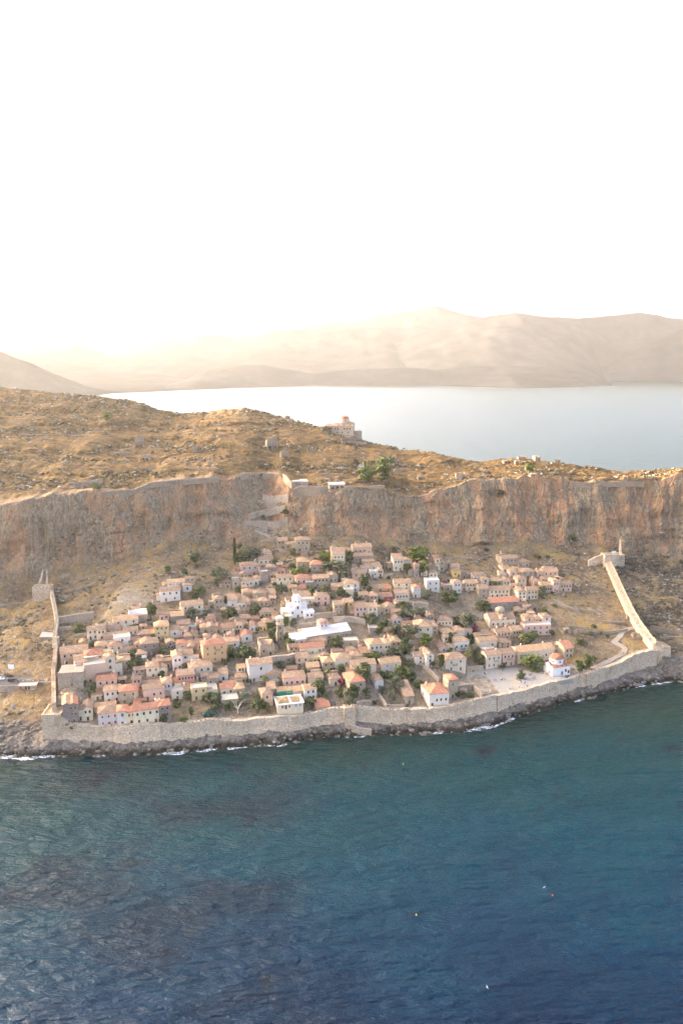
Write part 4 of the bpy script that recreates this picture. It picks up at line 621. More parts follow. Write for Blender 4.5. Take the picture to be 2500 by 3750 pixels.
WALLS = [
  ('town_wall', 'tall stone western town wall climbing from the corner bastion', 'wall', 6.0, 2.2, 'crest', [(-156.2, 405.0, 19.2), (-165.2, 429.7, 15.6), (-171.7, 447.7, 19.2), (-174.4, 456.9, 21.0), (-173.5, 454.3, 20.5), (-177.2, 467.2, 23.0), (-179.9, 476.3, 24.7), (-184.5, 487.8, 26.7), (-187.8, 499.9, 28.8), (-190.6, 510.4, 30.7), (-195.3, 521.9, 32.4), (-202.1, 537.9, 34.6), (-211.9, 560.3, 36.8)]),
  ('curtain_wall', 'curved upper wall of the zigzag path in the cliff gully', 'wall', 5.5, 1.0, 'r', [(-67.8, 676.3, 87.8), (-61.7, 674.0, 86.7), (-55.4, 671.2, 87.2), (-44.7, 661.9, 90.6)]),
  ('path_wall', 'short pale wall under the curved upper wall of the gully', 'wall', 2.4, 0.8, 'r', [(-71.4, 672.2, 86.7), (-66.5, 673.3, 84.7), (-60.8, 669.6, 83.6), (-53.9, 665.0, 83.5)]),
  ('path_wall', 'long rising wall across the middle of the gully', 'wall', 4.0, 0.9, 'r', [(-77.7, 654.6, 75.9), (-71.8, 659.7, 77.2), (-62.1, 663.7, 78.9), (-54.9, 662.6, 80.9), (-47.4, 657.3, 83.1)]),
  ('path_wall', 'broad gully wall pierced by a small dark arch', 'wall', 5.0, 1.0, 'r', [(-80.3, 647.0, 71.1), (-72.6, 650.2, 70.1), (-62.3, 651.6, 69.8), (-56.9, 649.2, 69.7), (-51.5, 647.6, 70.9), (-48.0, 647.7, 73.3), (-44.4, 646.5, 74.1)]),
  ('path_wall', 'stepped pale wall just below the arched gully wall', 'wall', 4.0, 0.9, 'r', [(-71.9, 644.9, 65.7), (-66.7, 647.6, 66.0), (-61.4, 647.3, 67.0)]),
  ('path_wall', 'descending wall of the lower zigzag bend', 'wall', 3.0, 0.8, 'r', [(-76.6, 643.1, 65.9), (-70.4, 644.3, 64.8), (-64.6, 643.6, 63.5), (-58.5, 639.9, 62.2)]),
  ('path_wall', 'stout wall at the foot of the zigzag path', 'wall', 4.0, 0.9, 'r', [(-66.2, 635.2, 57.0), (-60.0, 636.5, 59.4), (-52.5, 636.7, 61.4)]),
  ('path_wall', 'low wall left of the tower house at the path foot', 'wall', 2.4, 0.8, 'r', [(-81.3, 622.9, 55.8), (-76.5, 625.7, 55.7), (-68.3, 633.5, 56.1), (-60.4, 634.4, 57.7)]),
  ('parapet_wall', 'pale parapet along the upper cliff edge left of the gate', 'wall', 3.0, 1.0, 'r', [(-86.8, 677.4, 107.7), (-79.9, 690.5, 107.0), (-70.9, 697.7, 105.7), (-59.8, 697.8, 105.0), (-50.8, 693.1, 105.4)]),
  ('parapet_wall', 'citadel wall dropping from the cliff edge to the gatehouse', 'wall', 6.0, 1.2, 'r', [(-50.1, 683.8, 103.8), (-46.0, 675.8, 101.9), (-41.9, 670.8, 98.5)]),
  ('parapet_wall', 'citadel wall under the gatehouse terrace on the cliff edge', 'wall', 6.0, 1.2, 'r', [(-40.5, 661.7, 94.0), (-34.6, 662.4, 96.2), (-26.3, 660.5, 96.8), (-17.5, 659.0, 96.8), (-11.1, 659.8, 96.7)]),
  ('parapet_wall', 'pale retaining wall below the great plane tree on the cliff', 'wall', 4.0, 1.2, 'r', [(3.1, 664.5, 98.2), (12.5, 665.4, 97.8), (24.4, 669.0, 97.3), (36.6, 675.4, 97.1)]),
  ('parapet_wall', 'low parapet along the left cliff edge above the car park', 'wall', 2.2, 1.0, 'r', [(-263.6, 604.2, 93.1), (-254.1, 604.8, 93.6), (-245.2, 607.8, 98.6), (-230.2, 613.3, 98.2)]),
  ('parapet_wall', 'low parapet along the left cliff edge, middle stretch', 'wall', 2.2, 1.0, 'r', [(-198.5, 626.5, 100.3), (-186.1, 631.4, 101.6), (-167.6, 637.8, 101.6), (-156.0, 643.4, 106.5)]),
  ('parapet_wall', 'low parapet along the left cliff edge beside the gully', 'wall', 2.2, 1.0, 'r', [(-156.0, 643.4, 106.5), (-139.6, 650.9, 107.0), (-121.2, 657.2, 107.7), (-102.7, 664.1, 107.9)]),
  ('parapet_wall', 'stone parapet along the right cliff edge below the ruins', 'wall', 2.2, 1.0, 'r', [(201.5, 688.4, 99.1), (220.6, 688.1, 99.4), (245.1, 688.1, 100.2), (263.8, 686.6, 100.2)]),
  ('retaining_wall', 'high ruined retaining wall right of the western town wall', 'wall', 6.0, 1.2, 'r', [(-191.0, 514.2, 31.3), (-185.6, 514.7, 31.9), (-178.9, 515.7, 32.7), (-174.5, 516.8, 33.1), (-168.1, 517.7, 33.6)]),
  ('retaining_wall', 'broken pale wall between western wall and light green tree', 'wall', 3.5, 1.0, 'r', [(-187.5, 504.0, 29.7), (-183.4, 504.3, 30.1), (-178.8, 504.7, 30.4)]),
  ('garden_wall', 'pale garden wall left of the chimneyed terrace row', 'wall', 3.0, 0.6, 'r', [(-174.6, 494.1, 28.5), (-170.0, 495.4, 29.0), (-165.4, 496.0, 29.3)]),
  ('retaining_wall', 'stone retaining wall with two great arches below the church square', 'wall', 7.0, 1.4, 'r', [(-49.2, 462.8, 21.1), (-44.7, 463.8, 21.5), (-39.0, 464.1, 22.0), (-33.2, 465.2, 22.2), (-28.3, 467.4, 22.4)]),
  ('ruin_wall', 'ruined wall with four low arches above the long white church', 'wall', 4.0, 1.0, 'r', [(-18.7, 516.1, 34.9), (-12.9, 517.5, 34.9), (-8.2, 518.7, 35.0), (-3.1, 519.7, 35.3)]),
  ('retaining_wall', 'long plain wall above the long white church, left stretch', 'wall', 3.5, 0.8, 'r', [(-29.6, 504.5, 31.9), (-23.0, 505.4, 32.3), (-13.8, 509.0, 32.8)]),
  ('retaining_wall', 'long plain wall above the long white church, right stretch', 'wall', 4.0, 0.8, 'r', [(-5.4, 513.2, 33.5), (1.3, 513.6, 33.7), (9.0, 514.5, 33.3), (16.0, 512.6, 31.8)]),
  ('retaining_wall', 'stone wall left of the weathered white ruin carrying the great arch', 'wall', 6.0, 1.4, 'r', [(38.0, 537.8, 35.0), (43.0, 539.2, 34.8), (48.1, 539.7, 34.4), (50.2, 539.3, 34.1)]),
  ('rubble_wall', 'rubble bank wall right of the great stone arch', 'wall', 4.0, 1.2, 'r', [(50.8, 541.9, 34.6), (56.2, 543.3, 34.5), (61.7, 542.8, 33.8)]),
  ('garden_wall', 'pale garden wall between the cream corner house and the plaza houses', 'wall', 3.0, 0.7, 'r', [(80.2, 480.9, 12.0), (85.4, 482.7, 11.9), (91.0, 483.6, 11.8)]),
  ('ruin_wall', 'ruined vaulted wall left of the plaza', 'wall', 4.5, 1.0, 'r', [(69.7, 449.4, 11.4), (74.8, 450.4, 11.8), (79.8, 450.3, 12.1)]),
  ('ruin_wall', 'ruined wall with dark openings stepping down to the sea wall', 'wall', 4.0, 1.0, 'r', [(79.6, 449.6, 12.1), (81.1, 444.1, 12.2), (82.2, 437.3, 12.2)]),
  ('parapet_wall', 'rubble parapet on the sea wall left of the plaza', 'wall', 1.6, 1.6, 'r', [(63.1, 432.7, 11.0), (70.9, 433.9, 11.4), (78.9, 436.4, 12.0), (85.2, 439.1, 12.4)]),
  ('garden_wall', 'sloping ruined wall running down to the sea wall garden', 'wall', 3.0, 0.8, 'r', [(22.1, 438.6, 12.7), (24.0, 434.1, 11.6), (26.1, 427.3, 10.8)]),
  ('garden_wall', 'low garden wall along the sea wall walk', 'wall', 2.0, 0.7, 'r', [(26.5, 429.3, 10.9), (31.0, 429.6, 10.7), (36.0, 430.0, 10.6)]),
  ('garden_wall', 'long stone stair wall descending past the white gabled house', 'wall', 2.5, 1.2, 'r', [(50.9, 469.8, 18.2), (54.2, 465.7, 17.3), (57.0, 460.5, 16.1), (59.4, 456.2, 15.1)]),
  ('garden_wall', 'broken stone enclosure wall above the sea wall gate', 'wall', 3.0, 0.9, 'r', [(9.0, 426.3, 13.2), (12.0, 429.0, 12.6), (17.0, 430.3, 11.8)]),
  ('garden_wall', 'straight pale wall above the bright bush beside the olive grove', 'wall', 2.5, 0.7, 'r', [(39.5, 496.6, 25.3), (44.6, 496.0, 24.7), (50.9, 497.8, 24.6)]),
  ('terrace_wall', 'long low terrace wall on the eastern hillside below the last houses', 'wall', 1.6, 0.7, 'r', [(150.8, 567.3, 30.1), (158.2, 562.3, 29.7), (166.0, 558.9, 28.1), (170.7, 557.3, 27.3), (179.9, 557.1, 26.6), (185.3, 556.0, 26.0)]),
  ('terrace_wall', 'low terrace wall behind the white chapel hillside', 'wall', 1.6, 0.7, 'r', [(156.9, 531.4, 23.0), (164.5, 533.0, 22.4), (171.2, 531.2, 21.3), (180.8, 528.8, 20.0)]),
  ('terrace_wall', 'uppermost terrace wall on the eastern hillside', 'wall', 1.3, 0.6, 'r', [(83.6, 625.5, 48.6), (95.7, 629.8, 48.2), (108.6, 630.4, 47.0), (123.2, 637.0, 47.7)]),
  ('terrace_wall', 'rubble terrace wall beside the pale footpath in the east', 'wall', 2.0, 0.8, 'r', [(163.1, 528.1, 21.5), (171.5, 527.6, 20.4), (181.6, 528.8, 20.0), (192.8, 529.7, 20.3), (200.4, 532.5, 20.6)]),
  ('terrace_wall', 'short terrace wall near the ruined vaults by the eastern wall', 'wall', 1.6, 0.7, 'r', [(186.0, 543.2, 23.1), (193.0, 541.7, 23.0), (201.9, 542.4, 22.7)]),
  ('terrace_wall', 'pale terrace wall outside the eastern wall, upper', 'wall', 1.8, 0.8, 'r', [(219.6, 541.7, 19.2), (226.6, 541.2, 18.7), (234.0, 539.3, 17.8), (241.3, 536.3, 16.6)]),
  ('terrace_wall', 'pale terrace wall outside the eastern wall, lower', 'wall', 1.8, 0.8, 'r', [(222.5, 528.7, 15.8), (229.9, 530.3, 15.8), (239.0, 530.6, 15.4)]),
  ('terrace_wall', 'low wall on the western hillside leading to the cliff tower', 'wall', 1.2, 0.6, 'r', [(-246.3, 551.0, 32.3), (-240.2, 552.8, 32.0), (-233.9, 556.8, 32.2), (-225.6, 556.5, 33.7)]),
  ('terrace_wall', 'long field wall on the slope right of the cliff tower', 'wall', 1.3, 0.6, 'r', [(-216.3, 571.1, 37.7), (-207.1, 563.1, 38.2), (-199.0, 563.3, 39.7), (-191.5, 567.2, 41.5), (-180.7, 570.4, 43.6)]),
  ('field_wall', 'thin field wall across the left plateau', 'wall', 1.5, 0.8, 'r', [(-319.4, 788.9, 133.0), (-293.4, 793.9, 131.7), (-265.1, 802.9, 130.5), (-234.2, 805.3, 129.8)]),
  ('field_wall', 'terrace wall below the ruined chapel on the plateau', 'wall', 3.0, 1.0, 'r', [(-217.6, 745.2, 118.7), (-203.7, 748.3, 118.7), (-195.4, 750.4, 118.4)]),
  ('field_wall', 'curving terrace wall across the middle of the plateau', 'wall', 1.6, 0.8, 'r', [(-184.5, 700.6, 111.5), (-163.5, 700.2, 112.2), (-133.7, 689.4, 113.3), (-105.6, 684.3, 113.0)]),
  ('field_wall', 'ruined enclosure wall above the left cliff edge', 'wall', 4.0, 1.0, 'r', [(-218.8, 641.7, 105.0), (-207.5, 644.5, 105.5), (-198.0, 654.0, 106.3)]),
  ('field_wall', 'terrace wall under the hilltop church', 'wall', 2.4, 1.0, 'r', [(-0.6, 829.3, 123.5), (8.2, 835.1, 123.6), (21.7, 847.1, 121.7)]),
  ('field_wall', 'lower terrace wall under the hilltop church', 'wall', 2.4, 1.0, 'r', [(0.1, 819.5, 121.9), (12.4, 825.1, 121.0), (25.3, 831.8, 119.2)]),
  ('field_wall', 'terrace wall behind the great plane tree on the plateau', 'wall', 2.0, 1.0, 'r', [(49.1, 740.1, 103.5), (57.5, 747.7, 103.4), (64.5, 745.9, 103.4)]),
  ('field_wall', 'low wall between gatehouse and plane tree terrace', 'wall', 1.6, 0.8, 'r', [(-19.8, 705.0, 105.1), (-10.5, 707.4, 105.4), (1.4, 707.2, 104.8)]),
  ('shore_wall', 'stone bank beside the sea wall gate landing', 'wall', 3.0, 1.5, 'r', [(5.6, 418.4, 2.6), (10.9, 417.5, 1.3), (17.0, 417.0, 0.4)]),
]
RUINS = [
  (-199.8, 786.6, 123.4, 9.3, 10.1, 'a', 'roofless chapel with an arched doorway on the left plateau'),
  (-180.3, 727.8, 114.8, 9.4, 7.3, 'a', 'square ruin with a dark arch below the roofless chapel'),
  (-261.7, 642.1, 101.8, 6.4, 5.4, 'a', 'small domed ruin near the left cliff edge'),
  (-120.4, 798.3, 129.4, 4.7, 4.1, 'b', 'broken wall with a dark hole on the upper left ridge'),
  (-185.9, 776.3, 121.1, 5.4, 3.5, 'a', 'low vaulted ruin just right of the roofless chapel'),
  (-137.7, 751.1, 121.8, 5.9, 5.0, 'b', 'jagged wall stump in the middle of the left plateau'),
  (-67.9, 783.9, 119.9, 11.6, 13.8, 'a', 'tall ruined tower house with arched window on the plateau'),
  (-53.1, 747.6, 114.5, 8.1, 9.3, 'a', 'ruined house with a dark doorway beside the tall ruined tower'),
  (-60.9, 903.9, 140.5, 4.6, 3.7, 'b', 'pointed ruin on the skyline left of the hilltop church'),
  (-57.3, 888.5, 137.7, 5.2, 3.7, 'a', 'vaulted ruin on the ridge left of the hilltop church'),
  (49.4, 763.6, 107.1, 7.6, 8.3, 'b', 'square ruined tower right of the plane tree'),
  (36.9, 789.3, 112.3, 4.7, 3.0, 'a', 'small vault above the square ruined tower'),
  (72.1, 716.1, 99.1, 5.7, 4.5, 'a', 'vaulted ruin right of the plane tree terrace'),
  (-3.3, 685.8, 101.8, 4.1, 3.2, 'a', 'little arched cell above the arcade building'),
  (-28.2, 776.4, 116.2, 6.1, 4.8, 'b', 'ruin walls halfway between tower ruin and plane tree'),
  (-12.8, 686.7, 102.3, 5.5, 3.2, 'a', 'broad dark vault left of the arcade building'),
  (172.9, 756.3, 113.3, 7.8, 2.8, 'b', 'flat topped ruin on the right skyline'),
  (165.7, 743.2, 110.5, 5.9, 3.7, 'a', 'arched ruin below the flat topped skyline ruin'),
  (156.4, 752.0, 110.4, 5.2, 2.5, 'a', 'low arched ruin at the left of the skyline group'),
  (185.7, 750.3, 112.9, 5.9, 4.4, 'b', 'tall ruin wall right of the skyline arch'),
  (169.7, 695.0, 104.4, 7.2, 4.9, 'a', 'pinkish ruin with a dark vault in front of the bright tree'),
  (106.4, 704.1, 101.9, 7.7, 5.9, 'b', 'ruined tower stump near the middle cliff edge'),
  (202.5, 743.4, 112.0, 4.4, 3.1, 'b', 'small stump ruin farther right on the skyline'),
  (155.8, 524.8, 21.2, 5.4, 4.7, 'a', 'ruined gate with dark doorway on the eastern hillside'),
  (138.9, 555.5, 26.6, 8.6, 6.6, 'a', 'ruined stone vaults with two dark arches below the paired cream houses'),
  (205.0, 522.4, 18.0, 7.2, 3.8, 'b', 'fallen red brown vault slabs inside the eastern wall'),
  (207.4, 547.0, 23.4, 4.4, 3.9, 'b', 'ruined stub beside the eastern wall'),
  (26.7, 591.8, 49.2, 12.6, 5.7, 'b', 'rubble ruin field right of the big stone mansion'),
  (35.3, 578.8, 44.8, 8.9, 4.3, 'a', 'ruins with a small arch above the ochre houses'),
  (14.7, 429.2, 12.2, 5.9, 3.3, 'a', 'ruined stone hut with a black opening by the sea wall'),
  (-151.6, 415.1, 19.7, 5.7, 2.3, 'a', 'dark cave arch behind the mauve gabled houses'),
  (-13.7, 526.0, 37.2, 12.0, 3.5, 'b', 'roofless ruin field above the long white church'),
  (72.5, 444.5, 11.7, 6.2, 3.8, 'a', 'sunken ruin with dark doorway at the left end of the plaza'),
  (-10.9, 613.6, 59.9, 4.1, 2.2, 'b', 'low ruin right of the tall stone tower house'),
  (-27.7, 603.4, 57.2, 7.5, 2.9, 'b', 'walled ruin terrace below the tall stone tower house'),
]
PEOPLE = [
  (90.79, 474.75, 11.93, 'plaza'),
  (90.46, 476.04, 11.93, 'plaza'),
  (90.2, 476.43, 11.93, 'plaza'),
  (91.81, 476.18, 11.91, 'plaza'),
  (91.51, 474.68, 11.93, 'plaza'),
  (87.47, 470.25, 12.01, 'plaza'),
  (88.2, 469.6, 12.01, 'plaza'),
  (87.05, 470.09, 12.02, 'plaza'),
  (88.21, 469.61, 12.01, 'plaza'),
  (94.38, 465.57, 11.91, 'plaza'),
  (93.95, 465.17, 11.92, 'plaza'),
  (94.81, 466.06, 11.89, 'plaza'),
  (95.27, 464.62, 11.88, 'plaza'),
  (99.44, 466.77, 11.86, 'plaza'),
  (99.79, 465.68, 11.86, 'plaza'),
  (101.26, 467.55, 11.86, 'plaza'),
  (100.19, 467.8, 11.86, 'plaza'),
  (101.69, 467.42, 11.86, 'plaza'),
  (108.99, 467.33, 11.86, 'plaza'),
  (108.99, 466.98, 11.86, 'plaza'),
  (109.49, 468.31, 11.86, 'plaza'),
  (109.42, 467.81, 11.86, 'plaza'),
  (110.91, 463.25, 11.86, 'plaza'),
  (110.29, 462.74, 11.86, 'plaza'),
  (110.75, 463.19, 11.86, 'plaza'),
  (111.22, 462.57, 11.86, 'plaza'),
  (109.89, 463.48, 11.86, 'plaza'),
  (114.57, 467.08, 11.86, 'plaza'),
  (115.74, 468.1, 11.86, 'plaza'),
  (113.7, 467.46, 11.86, 'plaza'),
  (114.72, 468.01, 11.86, 'plaza'),
  (119.74, 474.07, 11.86, 'plaza'),
  (119.06, 473.29, 11.86, 'plaza'),
  (119.18, 474.74, 11.86, 'plaza'),
  (120.34, 475.29, 11.86, 'plaza'),
  (118.7, 473.52, 11.86, 'plaza'),
  (118.19, 473.5, 11.86, 'plaza'),
  (120.56, 468.4, 11.86, 'plaza'),
  (119.45, 467.45, 11.86, 'plaza'),
  (121.22, 469.2, 11.86, 'plaza'),
  (120.02, 468.09, 11.86, 'plaza'),
  (120.2, 468.68, 11.86, 'plaza'),
  (119.29, 467.99, 11.86, 'plaza'),
  (121.06, 469.4, 11.86, 'plaza'),
  (125.5, 474.95, 11.86, 'plaza'),
  (126.85, 475.38, 11.86, 'plaza'),
  (125.12, 475.22, 11.86, 'plaza'),
  (127.03, 474.45, 11.86, 'plaza'),
  (112.88, 462.02, 11.86, 'plaza'),
  (113.08, 461.56, 11.86, 'plaza'),
  (112.22, 459.62, 11.86, 'plaza'),
  (112.85, 461.79, 11.86, 'plaza'),
  (111.48, 459.71, 11.86, 'plaza'),
  (88.37, 443.26, 12.28, 'plaza'),
  (89.13, 444.37, 12.24, 'plaza'),
  (89.61, 444.67, 12.22, 'plaza'),
  (102.84, 480.16, 11.86, 'plaza'),
  (102.94, 481.08, 11.86, 'plaza'),
  (111.01, 479.12, 11.86, 'plaza'),
  (97.68, 488.14, 12.33, 'plaza'),
  (96.57, 487.6, 12.25, 'plaza'),
  (109.07, 454.3, 11.86, 'plaza'),
  (109.86, 454.6, 11.86, 'plaza'),
  (107.8, 453.76, 11.86, 'plaza'),
  (108.04, 453.93, 11.86, 'plaza'),
  (108.64, 453.22, 11.86, 'plaza'),
  (113.22, 455.51, 11.86, 'plaza'),
  (112.65, 455.69, 11.86, 'plaza'),
  (112.51, 455.18, 11.86, 'plaza'),
  (113.43, 456.78, 11.86, 'plaza'),
  (102.14, 452.67, 11.86, 'plaza'),
  (103.31, 453.17, 11.86, 'plaza'),
  (103.0, 451.95, 11.86, 'plaza'),
  (101.67, 451.91, 11.86, 'plaza'),
  (130.16, 470.62, 11.86, 'plaza'),
  (131.17, 470.31, 11.86, 'plaza'),
  (130.2, 475.9, 11.86, 'plaza'),
  (128.76, 475.01, 11.86, 'plaza'),
  (136.31, 467.61, 11.86, 'plaza'),
  (95.55, 464.42, 11.88, 'plaza'),
  (-193.21, 444.78, 19.5, 'carpark'),
  (-192.29, 443.62, 19.5, 'carpark'),
  (-191.82, 444.78, 19.5, 'carpark'),
  (-191.35, 445.36, 19.5, 'carpark'),
  (-187.14, 445.94, 19.5, 'carpark'),
  (-189.95, 444.78, 19.5, 'carpark'),
  (-189.02, 445.36, 19.5, 'carpark'),
  (-182.97, 444.78, 19.5, 'carpark'),
  (-182.05, 444.2, 19.5, 'carpark'),
  (-181.56, 445.36, 19.5, 'carpark'),
  (-180.58, 447.1, 19.5, 'carpark'),
  (-180.55, 448.27, 19.5, 'carpark'),
  (-179.43, 446.52, 19.5, 'carpark'),
  (-179.16, 447.69, 19.5, 'carpark'),
  (-178.24, 447.1, 19.5, 'carpark'),
  (-179.07, 450.63, 19.5, 'carpark'),
  (-177.75, 447.69, 19.5, 'carpark'),
  (-176.84, 447.1, 19.5, 'carpark'),
  (-175.92, 446.52, 19.5, 'carpark'),
  (-175.88, 447.69, 19.5, 'carpark'),
  (-174.96, 447.1, 19.5, 'carpark'),
  (-174.29, 446.52, 19.5, 'carpark'),
  (-173.79, 447.1, 19.5, 'carpark'),
  (-181.74, 456.62, 19.5, 'carpark'),
  (-180.52, 457.84, 19.5, 'carpark'),
  (-178.9, 456.02, 19.5, 'carpark'),
  (-179.08, 457.84, 19.5, 'carpark'),
  (-177.69, 456.62, 19.5, 'carpark'),
  (-175.63, 454.21, 19.5, 'carpark'),
  (-182.6, 460.91, 19.5, 'carpark'),
  (29.69, 428.4, 10.73, 'walk'),
  (-3.57, 428.41, 12.22, 'walk'),
  (39.05, 421.01, 2.37, 'rocks'),
  (23.97, 418.08, 0.96, 'rocks'),
  (-67.97, 421.04, 13.34, 'walk'),
  (-67.39, 420.09, 13.08, 'walk'),
  (-66.43, 418.89, 12.69, 'walk'),
  (183.55, 501.73, 13.68, 'path'),
  (186.95, 503.77, 14.11, 'path'),
  (188.12, 504.16, 14.26, 'path'),
  (180.94, 584.23, 32.75, 'path'),
  (173.63, 582.73, 32.89, 'street'),
  (169.29, 582.14, 33.07, 'street'),
  (168.12, 582.27, 33.22, 'street'),
  (163.65, 581.17, 33.37, 'street'),
  (158.87, 573.99, 32.19, 'street'),
  (155.33, 573.94, 32.2, 'street'),
  (-39.79, 489.33, 27.88, 'square'),
  (-38.54, 483.87, 26.74, 'square'),
  (-39.81, 488.64, 27.72, 'square'),
  (-86.72, 592.26, 50.07, 'slope'),
]
CARPARK = [(-209.7, 454.4, 19.4), (-198.6, 462.4, 19.4), (-185.5, 464.9, 19.4), (-177.2, 459.9, 19.4), (-171.3, 445.6, 19.4), (-180.2, 445.4, 19.4), (-180.2, 441.9, 19.4), (-189.8, 441.3, 19.4), (-190.0, 439.6, 19.4), (-203.0, 438.7, 19.4)]
CARS = [(-195.6, 445.6, 19.4), (-200.2, 452.7, 19.4), (-192.7, 459.6, 19.4), (-204.0, 448.3, 19.4)]
SCOOTERS = [(-204.6, 455.9, 19.4), (-203.7, 456.4, 19.4), (-202.9, 456.9, 19.4), (-202.1, 457.4, 19.4), (-201.2, 457.9, 19.4), (-200.4, 458.4, 19.4), (-199.5, 459.0, 19.4), (-198.7, 459.5, 19.4), (-197.8, 460.0, 19.4), (-188.8, 465.3, 19.4), (-187.8, 465.1, 19.4), (-186.7, 464.9, 19.4), (-185.7, 464.7, 19.4), (-184.7, 464.5, 19.4), (-183.6, 464.3, 19.4), (-182.6, 464.1, 19.4), (-181.5, 463.9, 19.4)]
BILLBOARD = (-201.91, 460.05, 20.37)
HUT = (-184.53, 439.93, 17.16)
PLAZA = [(79.9, 480.8, 11.8), (91.4, 484.4, 11.8), (102.2, 485.2, 11.8), (112.9, 488.1, 11.8), (116.7, 482.3, 11.8), (129.2, 478.4, 11.8), (131.8, 471.4, 11.8), (145.7, 475.1, 11.8), (144.8, 469.2, 11.8), (125.6, 462.1, 11.8), (111.1, 454.9, 11.8), (96.9, 447.3, 11.8), (87.5, 441.7, 11.8), (83.9, 449.2, 11.8), (81.8, 462.1, 11.8), (78.8, 470.3, 11.8)]
CHAPEL = (132.79, 472.98, 11.13)
DOMED = (-31.73, 515.8, 34.68)
LONG = (-22.88, 487.49, 27.56)
BELL = (-39.88, 493.55, 28.87)
STONECH = (103.71, 530.91, 22.6)
SOPHIA = (-2.09, 853.01, 127.19)
GATEHOUSE = (-35.38, 676.36, 98.63)
ARCADE = (-3.86, 666.68, 98.84)
SITE = (-30.03, 419.91, 11.26)
TENT = (-73.76, 410.81, 12.77)
WTOWER = (-218.7, 556.19, 34.83)
WLITTLE = (-184.52, 485.33, 26.2)
ETOWER = (215.47, 627.15, 41.31)
EWALL = [(216.4, 627.7, 41.28), (214.8, 609.43, 37.16), (212.68, 590.27, 33.09), (210.88, 570.78, 28.66), (209.17, 550.55, 24.12), (209.02, 534.5, 20.44), (209.54, 520.92, 17.29), (210.8, 509.86, 15.42), (215.63, 508.88, 12.51)]
ECORNER = (215.01, 508.33, 11.4)
GATE = (4.65, 423.73, 5.37)
PATH_EAST = [(160.96, 483.6, 12.19), (167.05, 488.7, 12.2), (173.86, 494.01, 12.47), (181.58, 500.12, 13.39), (188.27, 504.61, 14.4), (191.19, 509.92, 15.75), (189.66, 514.18, 16.63), (186.19, 518.13, 17.34), (191.5, 523.49, 18.83), (195.96, 529.73, 20.39), (201.41, 534.97, 21.1), (208.91, 537.02, 21.02)]
PATH_OUT = [(220.58, 543.12, 19.52), (227.31, 542.73, 19.01), (234.69, 540.79, 18.06), (242.08, 537.75, 16.87)]
PATH_TERR = [(157.57, 571.44, 31.77), (166.62, 561.32, 28.59), (171.13, 559.01, 27.67), (183.4, 559.32, 26.9), (188.02, 553.52, 25.5)]
PATH_UP = [(83.76, 626.29, 48.72), (95.87, 630.89, 48.4), (108.8, 631.45, 47.26), (123.39, 637.71, 47.78)]
PATH_ZIG = [(-76.75, 627.13, 55.98), (-68.5, 634.87, 57.02), (-59.99, 635.8, 58.84)]
STAIR_PLATEAU = [(17.61, 734.17, 107.0), (19.53, 759.56, 110.18), (20.88, 786.65, 113.58), (20.72, 808.26, 116.63)]
FLOOD_TOP = (227.42, 652.3, 45.93)
FLOOD_LOW = (211.11, 513.07, 15.49)
FORE = (-156.86, 428.07, 22.84)
FENCE = [(-217.42, 486.45, 23.64), (-212.72, 485.53, 24.0), (-208.91, 486.82, 24.57), (-204.46, 486.5, 24.96), (-200.22, 486.72, 25.41), (-196.06, 487.16, 25.77)]
STALL = (16.51, 685.73, 100.33)
BUOYS = [(83.6, 280.7, 0.0), (28.6, 269.5, 0.0), (32.3, 384.2, 0.0)]
BIRDS = [(76.9, 269.4, 12.0), (46.5, 220.7, 12.0)]

# ------------------------------------------------------------------ helpers
def nt_new(name):
    m = bpy.data.materials.new(name)
    m.use_nodes = True
    t = m.node_tree
    t.nodes.clear()
    o = t.nodes.new('ShaderNodeOutputMaterial')
    b = t.nodes.new('ShaderNodeBsdfPrincipled')
    t.links.new(b.outputs[0], o.inputs['Surface'])
    return m, t, b

